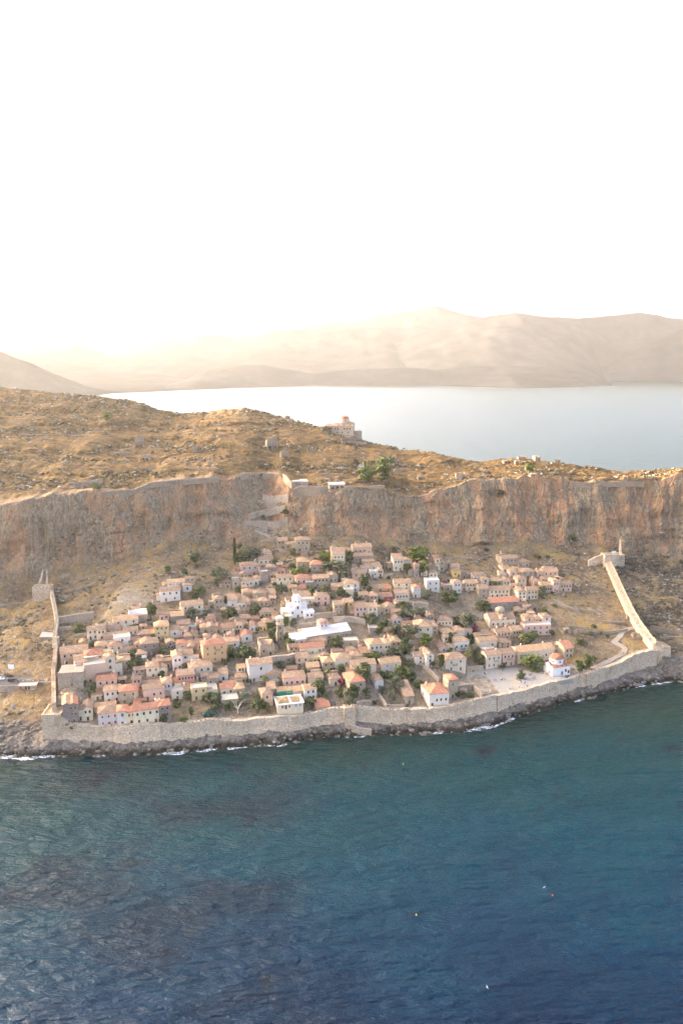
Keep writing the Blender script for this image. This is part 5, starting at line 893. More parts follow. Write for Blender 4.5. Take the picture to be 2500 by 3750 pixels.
class N:
    """tiny node helper"""
    def __init__(s, t):
        s.t = t
    def new(s, ty, **kw):
        n = s.t.nodes.new(ty)
        for k, v in kw.items():
            setattr(n, k, v)
        return n
    def link(s, a, b):
        s.t.links.new(a, b)
    def coord(s, kind='Object'):
        return s.new('ShaderNodeTexCoord').outputs[kind]
    def pos(s):
        return s.new('ShaderNodeNewGeometry').outputs['Position']
    def mapv(s, vec, scale=(1, 1, 1), rot=(0, 0, 0), loc=(0, 0, 0)):
        n = s.new('ShaderNodeMapping')
        n.inputs['Scale'].default_value = scale
        n.inputs['Rotation'].default_value = rot
        n.inputs['Location'].default_value = loc
        s.link(vec, n.inputs['Vector'])
        return n.outputs[0]
    def noise(s, vec, scale, detail=4, rough=0.55, dist=0.0):
        n = s.new('ShaderNodeTexNoise')
        n.inputs['Scale'].default_value = scale
        n.inputs['Detail'].default_value = detail
        n.inputs['Roughness'].default_value = rough
        n.inputs['Distortion'].default_value = dist
        s.link(vec, n.inputs['Vector'])
        return n.outputs[0]
    def voro(s, vec, scale, feature='F1', rand=1.0):
        n = s.new('ShaderNodeTexVoronoi', feature=feature)
        n.inputs['Scale'].default_value = scale
        n.inputs['Randomness'].default_value = rand
        s.link(vec, n.inputs['Vector'])
        return n.outputs[0]
    def vcol(s, vec, scale):
        n = s.new('ShaderNodeTexVoronoi')
        n.inputs['Scale'].default_value = scale
        s.link(vec, n.inputs['Vector'])
        return n.outputs['Color']
    def ramp(s, fac, *stops):
        n = s.new('ShaderNodeValToRGB')
        e = n.color_ramp.elements
        e[0].position, e[0].color = stops[0][0], tuple(stops[0][1]) + (1,)
        e[1].position, e[1].color = stops[-1][0], tuple(stops[-1][1]) + (1,)
        for p, c in stops[1:-1]:
            k = e.new(p)
            k.color = tuple(c) + (1,)
        s.link(fac, n.inputs[0])
        return n.outputs[0]
    def step(s, fac, a, b):
        n = s.new('ShaderNodeMapRange', interpolation_type='SMOOTHSTEP')
        n.inputs['From Min'].default_value = a
        n.inputs['From Max'].default_value = b
        s.link(fac, n.inputs['Value'])
        return n.outputs[0]
    def mix(s, fac, a, b, blend='MIX'):
        n = s.new('ShaderNodeMix', data_type='RGBA', blend_type=blend)
        for v, i in ((fac, 0), (a, 6), (b, 7)):
            if isinstance(v, (int, float)):
                n.inputs[i].default_value = v
            elif isinstance(v, tuple):
                n.inputs[i].default_value = v + (1,) if len(v) == 3 else v
            else:
                s.link(v, n.inputs[i])
        return n.outputs[2]
    def math(s, op, a, b=0.0):
        n = s.new('ShaderNodeMath', operation=op)
        for v, i in ((a, 0), (b, 1)):
            if isinstance(v, (int, float)):
                n.inputs[i].default_value = v
            else:
                s.link(v, n.inputs[i])
        return n.outputs[0]
    def sep(s, v):
        n = s.new('ShaderNodeSeparateXYZ')
        s.link(v, n.inputs[0])
        return n.outputs
    def bump(s, h, b, strength=0.5, dist=0.1):
        n = s.new('ShaderNodeBump')
        n.inputs['Strength'].default_value = strength
        n.inputs['Distance'].default_value = dist
        s.link(h, n.inputs['Height'])
        s.link(n.outputs[0], b.inputs['Normal'])
        return n

class MB:
    """collects faces, builds one mesh object"""
    def __init__(s):
        s.v, s.f = [], []
    def add(s, vs, fs):
        k = len(s.v)
        s.v += [tuple(p) for p in vs]
        s.f += [tuple(i + k for i in f) for f in fs]
    def box(s, x0, x1, y0, y1, z0, z1, M=None):
        vs = [Vector((x, y, z)) for z in (z0, z1) for x, y in ((x0, y0), (x1, y0), (x1, y1), (x0, y1))]
        if M is not None:
            vs = [M @ p for p in vs]
        s.add(vs, [(3, 2, 1, 0), (4, 5, 6, 7), (0, 1, 5, 4), (1, 2, 6, 5), (2, 3, 7, 6), (3, 0, 4, 7)])
    def prism(s, poly, z0, z1):
        n = len(poly)
        vs = [(x, y, z0) for x, y in poly] + [(x, y, z1) for x, y in poly]
        s.add(vs, [tuple(range(n - 1, -1, -1)), tuple(range(n, 2 * n))] + [(i, (i + 1) % n, n + (i + 1) % n, n + i) for i in range(n)])
    def lathe(s, prof, n=16, c=(0, 0), cap=True):
        """prof: (r, z) from bottom to top"""
        k = len(prof)
        vs = []
        for r, z in prof:
            for i in range(n):
                a = 2 * math.pi * i / n
                vs.append((c[0] + r * math.cos(a), c[1] + r * math.sin(a), z))
        fs = [(j * n + i, j * n + (i + 1) % n, (j + 1) * n + (i + 1) % n, (j + 1) * n + i) for j in range(k - 1) for i in range(n)]
        if cap:
            fs += [tuple(range(n - 1, -1, -1)), tuple((k - 1) * n + i for i in range(n))]
        s.add(vs, fs)
    def mesh(s, name, mats=None, smooth=False):
        me = bpy.data.meshes.new(name)
        me.from_pydata(s.v, [], s.f)
        for m in (mats if isinstance(mats, (list, tuple)) else [mats] if mats else []):
            me.materials.append(m)
        if smooth:
            me.polygons.foreach_set('use_smooth', [True] * len(me.polygons))
        me.update()
        return me
    def build(s, name, mats, parent=None, smooth=False):
        return obj(name, s.mesh(name, mats, smooth), parent)

def obj(name, me, parent=None, loc=None, rz=0.0, label=None, cat=None, group=None, kind=None):
    o = bpy.data.objects.new(name, me)
    COL.objects.link(o)
    if parent is not None:
        o.parent = parent
    if loc is not None:
        o.location = loc
    if rz:
        o.rotation_euler = (0, 0, rz)
    return tag(o, label, cat, group, kind)

def tag(o, label=None, cat=None, group=None, kind=None):
    if label:
        o['label'] = label
    if cat:
        o['category'] = cat
    if group:
        o['group'] = group
    if kind:
        o['kind'] = kind
    return o

def thing(name, loc, rz, label, cat, group=None):
    return obj(name, None, None, loc, rz, label, cat, group)

def np_mesh(name, verts, faces, mat, smooth=True):
    me = bpy.data.meshes.new(name)
    nv, nf = len(verts), len(faces)
    me.vertices.add(nv)
    me.vertices.foreach_set('co', np.asarray(verts, np.float32).ravel())
    k = faces.shape[1]
    me.loops.add(nf * k)
    me.loops.foreach_set('vertex_index', np.asarray(faces, np.int32).ravel())
    me.polygons.add(nf)
    me.polygons.foreach_set('loop_start', np.arange(0, nf * k, k, dtype=np.int32))
    me.polygons.foreach_set('loop_total', np.full(nf, k, np.int32))
    me.polygons.foreach_set('use_smooth', np.full(nf, smooth, bool))
    me.update(calc_edges=True)
    if mat:
        me.materials.append(mat)
    return me

# ------------------------------------------------------------------ materials of the setting
def make_rock_mat():
    m, t, b = nt_new('rock_and_dry_ground')
    n = N(t)
    p = n.pos()
    at = n.new('ShaderNodeAttribute', attribute_name='zone')
    rgb = n.new('ShaderNodeSeparateColor')
    n.link(at.outputs['Color'], rgb.inputs[0])
    cliff, plat, shore = rgb.outputs[0], rgb.outputs[1], rgb.outputs[2]
    town = at.outputs['Alpha']
    # dry hillside
    g1 = n.noise(p, 0.055, 6, 0.65)
    g2 = n.noise(p, 0.28, 6, 0.7)
    g3 = n.noise(p, 1.3, 5, 0.7)
    straw = n.ramp(g1, (0.36, (0.155, 0.108, 0.062)), (0.5, (0.26, 0.177, 0.092)), (0.62, (0.37, 0.24, 0.08)))
    ground = n.mix(n.step(g2, 0.5, 0.63), straw, (0.3, 0.25, 0.185))
    ground = n.mix(n.step(n.noise(n.mapv(p, loc=(40, 9, 3)), 0.42, 6, 0.7), 0.56, 0.66), ground, (0.105, 0.095, 0.06))
    ground = n.mix(n.step(n.noise(n.mapv(p, loc=(7, 90, 3)), 0.13, 5, 0.6), 0.6, 0.7), ground, (0.35, 0.2, 0.06))
    # plateau: longer streaks of dry grass and scrub
    ps = n.mapv(p, scale=(0.35, 1.0, 1.0))
    pl = n.ramp(n.noise(ps, 0.16, 7, 0.72), (0.36, (0.075, 0.047, 0.02)), (0.46, (0.15, 0.09, 0.034)), (0.56, (0.225, 0.13, 0.042)), (0.68, (0.37, 0.205, 0.05)))
    pl = n.mix(n.step(n.noise(n.mapv(p, loc=(3, 50, 8)), 0.3, 6, 0.7), 0.55, 0.64), pl, (0.2, 0.155, 0.1))
    ground = n.mix(plat, ground, pl)
    # paths, rubble and yards between the houses
    yard = n.ramp(g2, (0.35, (0.24, 0.19, 0.135)), (0.55, (0.4, 0.33, 0.245)), (0.7, (0.5, 0.42, 0.32)))
    ground = n.mix(town, ground, yard)
    # cliff: grey limestone with orange and pale vertical streaks
    cs = n.mapv(p, scale=(1.0, 0.7, 0.16))
    c1 = n.noise(cs, 0.12, 7, 0.68, 0.4)
    c2 = n.noise(n.mapv(p, scale=(1, 0.7, 0.3), loc=(11, 3, 5)), 0.045, 5, 0.6)
    c3 = n.noise(n.mapv(p, scale=(1.0, 0.8, 0.22), loc=(5, 5, 5)), 0.5, 6, 0.72)
    grey = n.ramp(c3, (0.33, (0.18, 0.13, 0.077)), (0.5, (0.31, 0.23, 0.142)), (0.68, (0.44, 0.335, 0.22)))
    orange = n.ramp(c1, (0.35, (0.2, 0.115, 0.066)), (0.52, (0.41, 0.22, 0.11)), (0.68, (0.5, 0.33, 0.2)))
    om = n.math('MULTIPLY', n.step(c2, 0.42, 0.58), n.step(c1, 0.4, 0.54))
    cl = n.mix(om, grey, orange)
    cl = n.mix(n.step(n.noise(n.mapv(p, scale=(1, 1, 0.8), loc=(77, 3, 5)), 0.22, 5, 0.7), 0.6, 0.7), cl, (0.12, 0.115, 0.06))
    dk = n.noise(n.mapv(p, scale=(1, 0.7, 0.1), loc=(17, 8, 2)), 0.3, 6, 0.7)
    cl = n.mix(n.math('MULTIPLY', n.step(dk, 0.55, 0.68), 0.5), cl, (0.1, 0.078, 0.06))
    col = n.mix(cliff, ground, cl)
    # shore: grey brown rock, dark wet band at the water
    z = n.sep(p)[2]
    sr = n.ramp(n.noise(p, 0.35, 7, 0.72), (0.34, (0.11, 0.09, 0.07)), (0.5, (0.24, 0.2, 0.155)), (0.66, (0.38, 0.33, 0.27)))
    zz = n.math('ADD', z, n.math('MULTIPLY', n.noise(p, 0.25, 4, 0.6), -3.6))
    sr = n.mix(n.step(zz, -0.9, 1.6), (0.035, 0.028, 0.018), sr)
    col = n.mix(shore, col, sr)
    fine = n.ramp(g3, (0.3, (0.62, 0.62, 0.62)), (0.7, (1.25, 1.25, 1.25)))
    col = n.mix(1.0, col, fine, 'MULTIPLY')
    n.link(col, b.inputs['Base Color'])
    b.inputs['Roughness'].default_value = 0.95
    b.inputs['Specular IOR Level'].default_value = 0.15
    h = n.math('ADD', n.noise(p, 0.9, 7, 0.75), n.math('MULTIPLY', n.voro(p, 0.7), 0.6))
    crack = n.step(n.voro(n.mapv(p, scale=(1.0, 0.8, 0.35), loc=(2, 7, 1)), 0.2, 'DISTANCE_TO_EDGE'), 0.0, 0.16)
    h = n.math('ADD', h, n.math('MULTIPLY', n.math('MULTIPLY', crack, cliff), 0.9))
    n.bump(h, b, 1.0, 1.2)
    return m

def make_sea_mat():
    m, t, b = nt_new('sea_water')
    n = N(t)
    p = n.pos()
    xyz = n.sep(p)
    # colour of the water body over the sea bed: pale sand near the shore, weed beds, deep water
    wob = n.math('MULTIPLY', n.math('SUBTRACT', n.noise(p, 0.012, 4, 0.6), 0.5), 150.0)
    d = n.math('ADD', n.math('ADD', xyz[1], wob), n.math('MULTIPLY', xyz[0], -0.16))
    dn = n.new('ShaderNodeMapRange')
    dn.inputs['From Min'].default_value = 190.0
    dn.inputs['From Max'].default_value = 440.0
    n.link(d, dn.inputs['Value'])
    col = n.ramp(dn.outputs[0], (0.0, (0.0002, 0.009, 0.03)), (0.22, (0.0002, 0.02, 0.046)), (0.45, (0.0002, 0.031, 0.05)), (0.7, (0.001, 0.031, 0.038)), (0.95, (0.011, 0.032, 0.023)))
    weed = n.noise(n.mapv(p, scale=(0.7, 1.0, 1.0), loc=(31, 5, 0)), 0.0135, 5, 0.55)
    weedm = n.math('MULTIPLY', n.step(weed, 0.44, 0.62), n.step(n.math('ADD', xyz[0], n.math('MULTIPLY', xyz[1], 0.25)), 130.0, 40.0))
    col = n.mix(n.math('MULTIPLY', weedm, 0.7), col, (0.0055, 0.0105, 0.021))
    col = n.mix(n.step(n.noise(n.mapv(p, loc=(3, 75, 0)), 0.03, 4, 0.55), 0.62, 0.7), col, (0.004, 0.01, 0.018))
    n.link(col, b.inputs['Base Color'])
    b.inputs['Roughness'].default_value = 0.3
    b.inputs['IOR'].default_value = 1.333
    b.inputs['Specular IOR Level'].default_value = 0.18
    w1 = n.noise(n.mapv(p, scale=(0.33, 1.0, 1.0), rot=(0, 0, R(-10))), 0.36, 3, 0.5)
    w2 = n.noise(n.mapv(p, scale=(0.5, 1.0, 1.0), rot=(0, 0, R(6)), loc=(9, 3, 1)), 1.1, 4, 0.6)
    w3 = n.noise(n.mapv(p, scale=(0.3, 1.0, 1.0), rot=(0, 0, R(-8))), 0.075, 3, 0.5)
    h = n.math('ADD', n.math('ADD', n.math('MULTIPLY', w1, 1.25), n.math('MULTIPLY', w2, 0.3)), n.math('MULTIPLY', w3, 2.4))
    h = n.math('MULTIPLY', h, n.math('ADD', 0.16, n.math('MULTIPLY', n.step(xyz[1], 1000.0, 600.0), 0.84)))   # calm in the lee of the rock
    n.bump(h, b, 1.0, 2.6)
    return m

M_ROCK = make_rock_mat()
M_SEA = make_sea_mat()

# ------------------------------------------------------------------ sea
mb = MB()
S = 11400.0
mb.add([(-S, -1500, 0), (S, -1500, 0), (S, 11400, 0), (-S, 11400, 0)], [(0, 1, 2, 3)])
tag(mb.build('sea', M_SEA), kind='structure')

# ------------------------------------------------------------------ the rock: shore, town slope, cliff, plateau
def build_rock():
    xs = np.concatenate([np.arange(-1100, -470, 9.0), np.arange(-470, 335, 1.55), np.arange(335, 690, 9.0)])
    P = lines_at(xs)
    SEG = [4, 3, 6, 8, 3, 5, 100, 72, 150, 14, 12]
    rows_y, rows_z, seg, tt = [], [], [], []
    for k, c in enumerate(SEG):
        for i in range(c):
            f = i / c
            (ya, za), (yb, zb) = P[k], P[k + 1]
            rows_y.append(ya + (yb - ya) * f)
            rows_z.append(za + (zb - za) * f)
            seg.append(k)
            tt.append(f)
    rows_y.append(P[-1][0]); rows_z.append(P[-1][1]); seg.append(len(SEG) - 1); tt.append(1.0)
    Y, Z = np.array(rows_y), np.array(rows_z)
    X = np.broadcast_to(xs, Y.shape).copy()
    seg = np.array(seg)[:, None]
    tt = np.array(tt)[:, None]
    inside = (sm(XW0 - 4, XW0 + 1, X) * (1 - sm(XW1 - 2, XW1 + 4, X)))
    cliff = np.where(seg == 7, sm(0.0, 0.08, tt) * (1 - 0.0 * tt), 0.0)
    cliff = np.where((seg == 8), 1 - sm(0.0, 0.06, tt), cliff)
    plat = np.where(seg >= 8, 1.0, np.where(seg == 7, sm(0.93, 1.0, tt), 0.0))
    shore = np.where(seg <= 3, 1.0, np.where(seg == 4, 1 - inside, np.where(seg == 5, (1 - sm(0.0, 0.8, tt)) * (1 - inside), 0.0)))
    townm = np.where((seg >= 4) & (seg <= 6), inside * (1 - sm(0.62, 0.85, np.where(seg == 6, tt, 0.0))), 0.0)
    townm = townm * np.where(seg == 6, np.clip(0.45 + 0.6 * fbm(X / 30, Y / 30, 0.3, 3, 5), 0, 1) * (1 - sm(135, 165, X)), 1.0)
    # relief
    nb = fbm(X / 40, Y / 40, Z / 40, 3, 3)
    nm = fbm(X / 9, Y / 9, Z / 9, 4, 7)
    nf = fbm(X / 3.2, Y / 3.2, Z / 3.2, 3, 11)
    wild = np.where(seg == 6, (1 - inside) * sm(0, 0.06, tt) + inside * sm(0.6, 0.95, tt) * 0.7 + 0.1, 0.0)
    wild = np.where(seg == 5, (1 - inside), wild)
    dz = wild * (0.9 * nb + 1.0 * nm + 0.45 * nf)
    edge = np.where(seg == 8, sm(0, 0.05, tt), 0.0) + np.where(seg > 8, 1.0, 0.0)
    dz = dz + edge * (1.0 * nb + 0.7 * nm + 0.8 * nf)
    # terraces on the plateau
    dz = dz + np.where(seg == 8, 0.9 * np.sign(np.sin(Z / 2.2 + nb * 2)) * sm(0.05, 0.15, tt) * (1 - sm(0.75, 0.95, tt)), 0.0)
    # cliff: buttresses, chimneys and ledges pushed out towards the sea
    cb = fbm(X / 30, 0.0, Z / 60, 3, 21)
    cm = fbm(X / 7.5, 0.2, Z / 24, 4, 23)
    cf = 1 - np.abs(fbm(X / 3.4, 0.4, Z / 7, 3, 29))
    ledge = fbm(X / 40, 0.7, Z / 6.0, 3, 31)
    prof = np.where(seg == 7, np.sin(np.clip(tt, 0, 1) * math.pi) ** 0.5, 0.0)
    cd = fbm(X / 13, Z / 13, 3.3, 4, 37)
    Y = Y - prof * (7.0 * cb + 3.0 * cm + 1.6 * cf + 2.6 * ledge + 2.2 * cd - 0.8)
    # scree fans at the foot and a crumbling rim
    Z = Z + np.where(seg == 6, sm(0.92, 1.0, tt), np.where(seg == 7, 1 - sm(0.0, 0.4, tt), 0.0)) * np.clip(2.5 + 5 * fbm(X / 26, 0.0, 1.0, 2, 51), 0, 6)
    Z = Z + np.where(seg == 7, sm(0.75, 1.0, tt), np.where(seg == 8, 1 - sm(0.0, 0.12, tt), 0.0)) * (3.0 * fbm(X / 14, 0.0, 7.0, 4, 53))
    Z = Z + prof * (1.5 * cm)
    # shore rocks
    sh = np.where((seg >= 1) & (seg <= 3), 1.0, 0.0) + np.where((seg == 4), (1 - inside), 0.0)
    Y = Y + sh * (1.6 * fbm(X / 7, 0.0, Z / 3, 4, 41))
    Z = Z + sh * (1.1 * fbm(X / 4, Y / 4, 0.0, 4, 43)) * np.where(seg == 2, 0.8, 1.0)
    Z = Z + dz
    V = np.stack([X, Y, Z], -1).reshape(-1, 3)
    nr, nc = X.shape
    idx = np.arange(nr * nc).reshape(nr, nc)
    Fq = np.stack([idx[:-1, :-1], idx[:-1, 1:], idx[1:, 1:], idx[1:, :-1]], -1).reshape(-1, 4)
    me = np_mesh('rock_terrain', V, Fq, M_ROCK, True)
    a = me.attributes.new('zone', 'FLOAT_COLOR', 'POINT')
    c = np.stack([cliff + 0 * X, plat + 0 * X, shore + 0 * X, townm + 0 * X], -1).astype(np.float32)
    a.data.foreach_set('color', c.ravel())
    return obj('rock_terrain', me, kind='structure')

build_rock()

# ------------------------------------------------------------------ far coast and mountains
def make_mountain_mat():
    m, t, b = nt_new('far_mountain')
    n = N(t)
    p = n.pos()
    c = n.ramp(n.noise(p, 0.004, 6, 0.65), (0.35, (0.018, 0.018, 0.017)), (0.5, (0.03, 0.028, 0.026)), (0.65, (0.045, 0.041, 0.038)))
    n.link(c, b.inputs['Base Color'])
    b.inputs['Roughness'].default_value = 1.0
    b.inputs['Specular IOR Level'].default_value = 0.0
    return m
M_MTN = make_mountain_mat()

def far_ridge(name, line, foot, seed):
    a = np.array(line)
    xs = np.linspace(a[0, 0], a[-1, 0], 170)
    zr = np.interp(xs, a[:, 0], a[:, 2])
    zr = zr + 0.018 * (zr + 60) * fbm(xs / 260, seed * 3.1, 0.0, 4, seed)
    y0 = a[0, 1]
    T = np.linspace(-1, 1, 56)
    X, TT = np.meshgrid(xs, T)
    Zr = np.broadcast_to(zr, X.shape)
    prof = np.where(TT < 0, (1 + TT) ** 1.1, np.clip(1 - TT, 0, 1))
    spur = fbm(X / 420, TT * 3.2, seed * 1.7, 4, seed + 5)
    Z = Zr * prof * (1 + 0.4 * spur * (1 - np.abs(1 - prof)) * (1 - prof) * 1.6) - 6 * (1 - prof)
    fx, fy = np.array([p[0] for p in FAR_SHORE]), np.array([p[1] for p in FAR_SHORE])
    Yf = np.minimum(y0 - 250, np.maximum(np.interp(X, fx, fy) + 60, y0 - foot))
    Y = np.where(TT < 0, y0 + TT * (y0 - Yf), y0 + TT * 900)
    V = np.stack([X, Y, Z], -1).reshape(-1, 3)
    nr, nc = X.shape
    idx = np.arange(nr * nc).reshape(nr, nc)
    Fq = np.stack([idx[:-1, :-1], idx[:-1, 1:], idx[1:, 1:], idx[1:, :-1]], -1).reshape(-1, 4)
    return obj(name, np_mesh(name, V, Fq, M_MTN, True), kind='structure')

for i, (k, L) in enumerate(FAR_RIDGES.items()):
    foot = {'far range': 1500, 'left range': 2500, 'mid range': 2600, 'right range': 1900, 'right spur': 1200, 'coast hills': 1200, 'left headland': 900}[k]
    far_ridge('coastal_hills' if k in ('coast hills', 'left headland') else 'mountain_range', L, foot, 3 + i)

def far_plain():
    a = np.array(FAR_SHORE)
    mb = MB()
    vs, fs = [], []
    xs = np.linspace(a[0, 0], a[-1, 0], 200)
    for x in xs:
        y = np.interp(x, a[:, 0], a[:, 1])
        w = 25 * float(fbm(x / 160, 1.0, 0, 3, 9))
        vs += [(x, y + w, -1.5), (x, y + 30 + w, 3), (x, y + 700, 14), (x, 10500, 40)]
    for i in range(len(xs) - 1):
        for j in range(3):
            fs.append((i * 4 + j, i * 4 + 4 + j, i * 4 + 5 + j, i * 4 + 1 + j))
    mb.add(vs, fs)
    tag(mb.build('far_coast', M_MTN, smooth=True), kind='structure')
far_plain()

# ------------------------------------------------------------------ haze
def build_haze():
    m = bpy.data.materials.new('warm_haze')
    m.use_nodes = True
    t = m.node_tree
    t.nodes.clear()
    o = t.nodes.new('ShaderNodeOutputMaterial')
    v = t.nodes.new('ShaderNodeVolumePrincipled')
    v.inputs['Color'].default_value = (0.9, 0.88, 0.86, 1)
    v.inputs['Density'].default_value = HAZE
    v.inputs['Anisotropy'].default_value = 0.35
    t.links.new(v.outputs[0], o.inputs['Volume'])
    mb = MB()
    mb.box(-11500, 11500, -1600, 11500, -17, 900)
    h = mb.build('haze', m)
    tag(h, kind='stuff')
HAZE = 0.2e-4
build_haze()

# ------------------------------------------------------------------ building materials
def base_mat(name, fn, rough=0.9, spec=0.2):
    m, t, b = nt_new(name)
    n = N(t)
    b.inputs['Roughness'].default_value = rough
    b.inputs['Specular IOR Level'].default_value = spec
    fn(n, b)
    return m

def lc(n):
    """object coordinates shifted by the object's own random number"""
    c = n.coord('Object')
    r = n.new('ShaderNodeObjectInfo').outputs['Random']
    v = n.new('ShaderNodeVectorMath', operation='ADD')
    k = n.math('MULTIPLY', r, 137.0)
    cb = n.new('ShaderNodeCombineXYZ')
    n.link(k, cb.inputs[0]); n.link(k, cb.inputs[1]); n.link(k, cb.inputs[2])
    n.link(c, v.inputs[0]); n.link(cb.outputs[0], v.inputs[1])
    return v.outputs[0], r

def plaster(col, stain=(0.32, 0.26, 0.2), amt=0.55):
    def fn(n, b):
        c, r = lc(n)
        hue = n.new('ShaderNodeHueSaturation')
        hue.inputs['Color'].default_value = tuple(col) + (1,)
        n.link(n.math('ADD', n.math('MULTIPLY', r, 0.3), 0.85), hue.inputs['Value'])
        n.link(n.math('ADD', n.math('MULTIPLY', r, 0.3), 0.85), hue.inputs['Saturation'])
        st = n.noise(n.mapv(c, scale=(1, 1, 0.45)), 0.45, 6, 0.68)
        k = n.math('MULTIPLY', n.step(st, 0.45, 0.72), amt)
        q = n.mix(k, hue.outputs[0], tuple(stain))
        q = n.mix(1.0, q, n.ramp(n.noise(c, 2.2, 4, 0.7), (0.3, (0.86, 0.86, 0.86)), (0.7, (1.1, 1.1, 1.1))), 'MULTIPLY')
        n.link(q, b.inputs['Base Color'])
        n.bump(n.noise(c, 3.0, 5, 0.7), b, 0.35, 0.08)
    return fn

def masonry(col, dark, light, bs=1.7):
    def fn(n, b):
        c, r = lc(n)
        cell = n.new('ShaderNodeSeparateColor')
        n.link(n.vcol(n.mapv(c, scale=(1, 1, 1.5)), bs), cell.inputs[0])
        q = n.mix(cell.outputs[0], tuple(dark), tuple(light))
        q = n.mix(0.5, q, tuple(col))
        big = n.noise(c, 0.16, 5, 0.65)
        q = n.mix(n.step(big, 0.5, 0.7), q, tuple(x * 0.72 for x in col))
        q = n.mix(n.math('MULTIPLY', n.step(n.noise(n.mapv(c, loc=(9, 4, 2)), 0.12, 5, 0.6), 0.55, 0.68), 0.5), q, (0.4, 0.26, 0.14))
        e = n.voro(n.mapv(c, scale=(1, 1, 1.5)), bs, 'DISTANCE_TO_EDGE')
        q = n.mix(n.step(e, 0.07, 0.0), q, tuple(x * 0.5 for x in dark))
        q = n.mix(1.0, q, n.ramp(r, (0, (0.88, 0.88, 0.88)), (1, (1.12, 1.1, 1.08))), 'MULTIPLY')
        n.link(q, b.inputs['Base Color'])
        h = n.math('ADD', n.step(e, 0.0, 0.12), n.math('MULTIPLY', n.noise(c, 1.4, 6, 0.75), 0.9))
        n.bump(h, b, 0.8, 0.16)
    return fn

def tiles(c1, c2, c3):
    def fn(n, b):
        uv = n.new('ShaderNodeUVMap').outputs[0]
        c, r = lc(n)
        m1 = n.noise(c, 0.55, 5, 0.7)
        q = n.ramp(m1, (0.32, c1), (0.5, c2), (0.68, c3))
        q = n.mix(n.step(n.noise(n.mapv(c, loc=(5, 2, 9)), 1.9, 4, 0.7), 0.55, 0.72), q, tuple(x * 0.55 for x in c1))
        row = n.new('ShaderNodeTexWave', wave_type='BANDS', bands_direction='X', wave_profile='SIN')
        row.inputs['Scale'].default_value = 1.15
        row.inputs['Distortion'].default_value = 0.6
        n.link(uv, row.inputs['Vector'])
        crs = n.new('ShaderNodeTexWave', wave_type='BANDS', bands_direction='Y', wave_profile='SAW')
        crs.inputs['Scale'].default_value = 0.8
        n.link(uv, crs.inputs['Vector'])
        q = n.mix(1.0, q, n.ramp(row.outputs[0], (0.0, (0.7, 0.68, 0.66)), (0.6, (1.08, 1.08, 1.08))), 'MULTIPLY')
        q = n.mix(1.0, q, n.ramp(r, (0, (0.82, 0.82, 0.84)), (1, (1.15, 1.1, 1.05))), 'MULTIPLY')
        n.link(q, b.inputs['Base Color'])
        n.bump(n.math('ADD', row.outputs[0], n.math('MULTIPLY', crs.outputs[0], 0.5)), b, 0.7, 0.12)
    return fn

def flat(col, var=0.15, sc=1.5):
    def fn(n, b):
        c, r = lc(n)
        q = n.mix(1.0, tuple(col), n.ramp(n.noise(c, sc, 4, 0.65), (0.3, (1 - var,) * 3), (0.7, (1 + var,) * 3)), 'MULTIPLY')
        n.link(q, b.inputs['Base Color'])
    return fn

WALLM = {
    'W': base_mat('whitewash', plaster((0.7, 0.625, 0.52), (0.52, 0.43, 0.31), 0.45)),
    'C': base_mat('cream_plaster', plaster((0.7, 0.58, 0.4), (0.48, 0.385, 0.265), 0.45)),
    'P': base_mat('pink_plaster', plaster((0.64, 0.435, 0.335), (0.46, 0.335, 0.24), 0.4)),
    'R': base_mat('rose_plaster', plaster((0.56, 0.255, 0.19), (0.45, 0.28, 0.2), 0.4)),
    'Y': base_mat('yellow_plaster', plaster((0.66, 0.47, 0.2), (0.45, 0.35, 0.2), 0.35)),
    'O': base_mat('orange_plaster', plaster((0.72, 0.42, 0.14), (0.55, 0.36, 0.2), 0.3)),
    'B': base_mat('peach_plaster', plaster((0.66, 0.45, 0.3), (0.46, 0.35, 0.25), 0.4)),
    'K': base_mat('crimson_plaster', plaster((0.42, 0.085, 0.07), (0.3, 0.15, 0.12), 0.3)),
    'U': base_mat('blue_grey_plaster', plaster((0.42, 0.42, 0.41), (0.32, 0.3, 0.27), 0.4)),
    'M': base_mat('mauve_stone', masonry((0.38, 0.28, 0.225), (0.26, 0.195, 0.16), (0.45, 0.35, 0.29))),
    'S': base_mat('tan_stone', masonry((0.55, 0.435, 0.295), (0.39, 0.305, 0.205), (0.64, 0.52, 0.37))),
    'G': base_mat('grey_stone', masonry((0.38, 0.33, 0.27), (0.27, 0.235, 0.2), (0.47, 0.42, 0.36))),
}
M_FORT = base_mat('fortress_masonry', masonry((0.69, 0.535, 0.36), (0.42, 0.32, 0.215), (0.8, 0.64, 0.455), 0.85))
M_RUBBLE = base_mat('rubble_masonry', masonry((0.52, 0.415, 0.3), (0.33, 0.26, 0.19), (0.64, 0.52, 0.39), 1.3))
ROOFM = {
    't': base_mat('weathered_tiles', tiles((0.33, 0.205, 0.125), (0.45, 0.292, 0.182), (0.55, 0.405, 0.27)), 0.9),
    'r': base_mat('red_tiles', tiles((0.4, 0.16, 0.095), (0.49, 0.225, 0.135), (0.55, 0.3, 0.19)), 0.85),
    'o': base_mat('sandy_tiles', tiles((0.42, 0.25, 0.13), (0.55, 0.36, 0.2), (0.62, 0.44, 0.28)), 0.9),
    'b': base_mat('brown_tiles', tiles((0.24, 0.14, 0.09), (0.34, 0.2, 0.13), (0.43, 0.28, 0.19)), 0.9),
    'w': base_mat('pale_screed', plaster((0.5, 0.445, 0.37), (0.38, 0.33, 0.26), 0.4)),
    'x': base_mat('lime_washed_roof', plaster((0.74, 0.665, 0.58), (0.58, 0.49, 0.41), 0.35)),
}
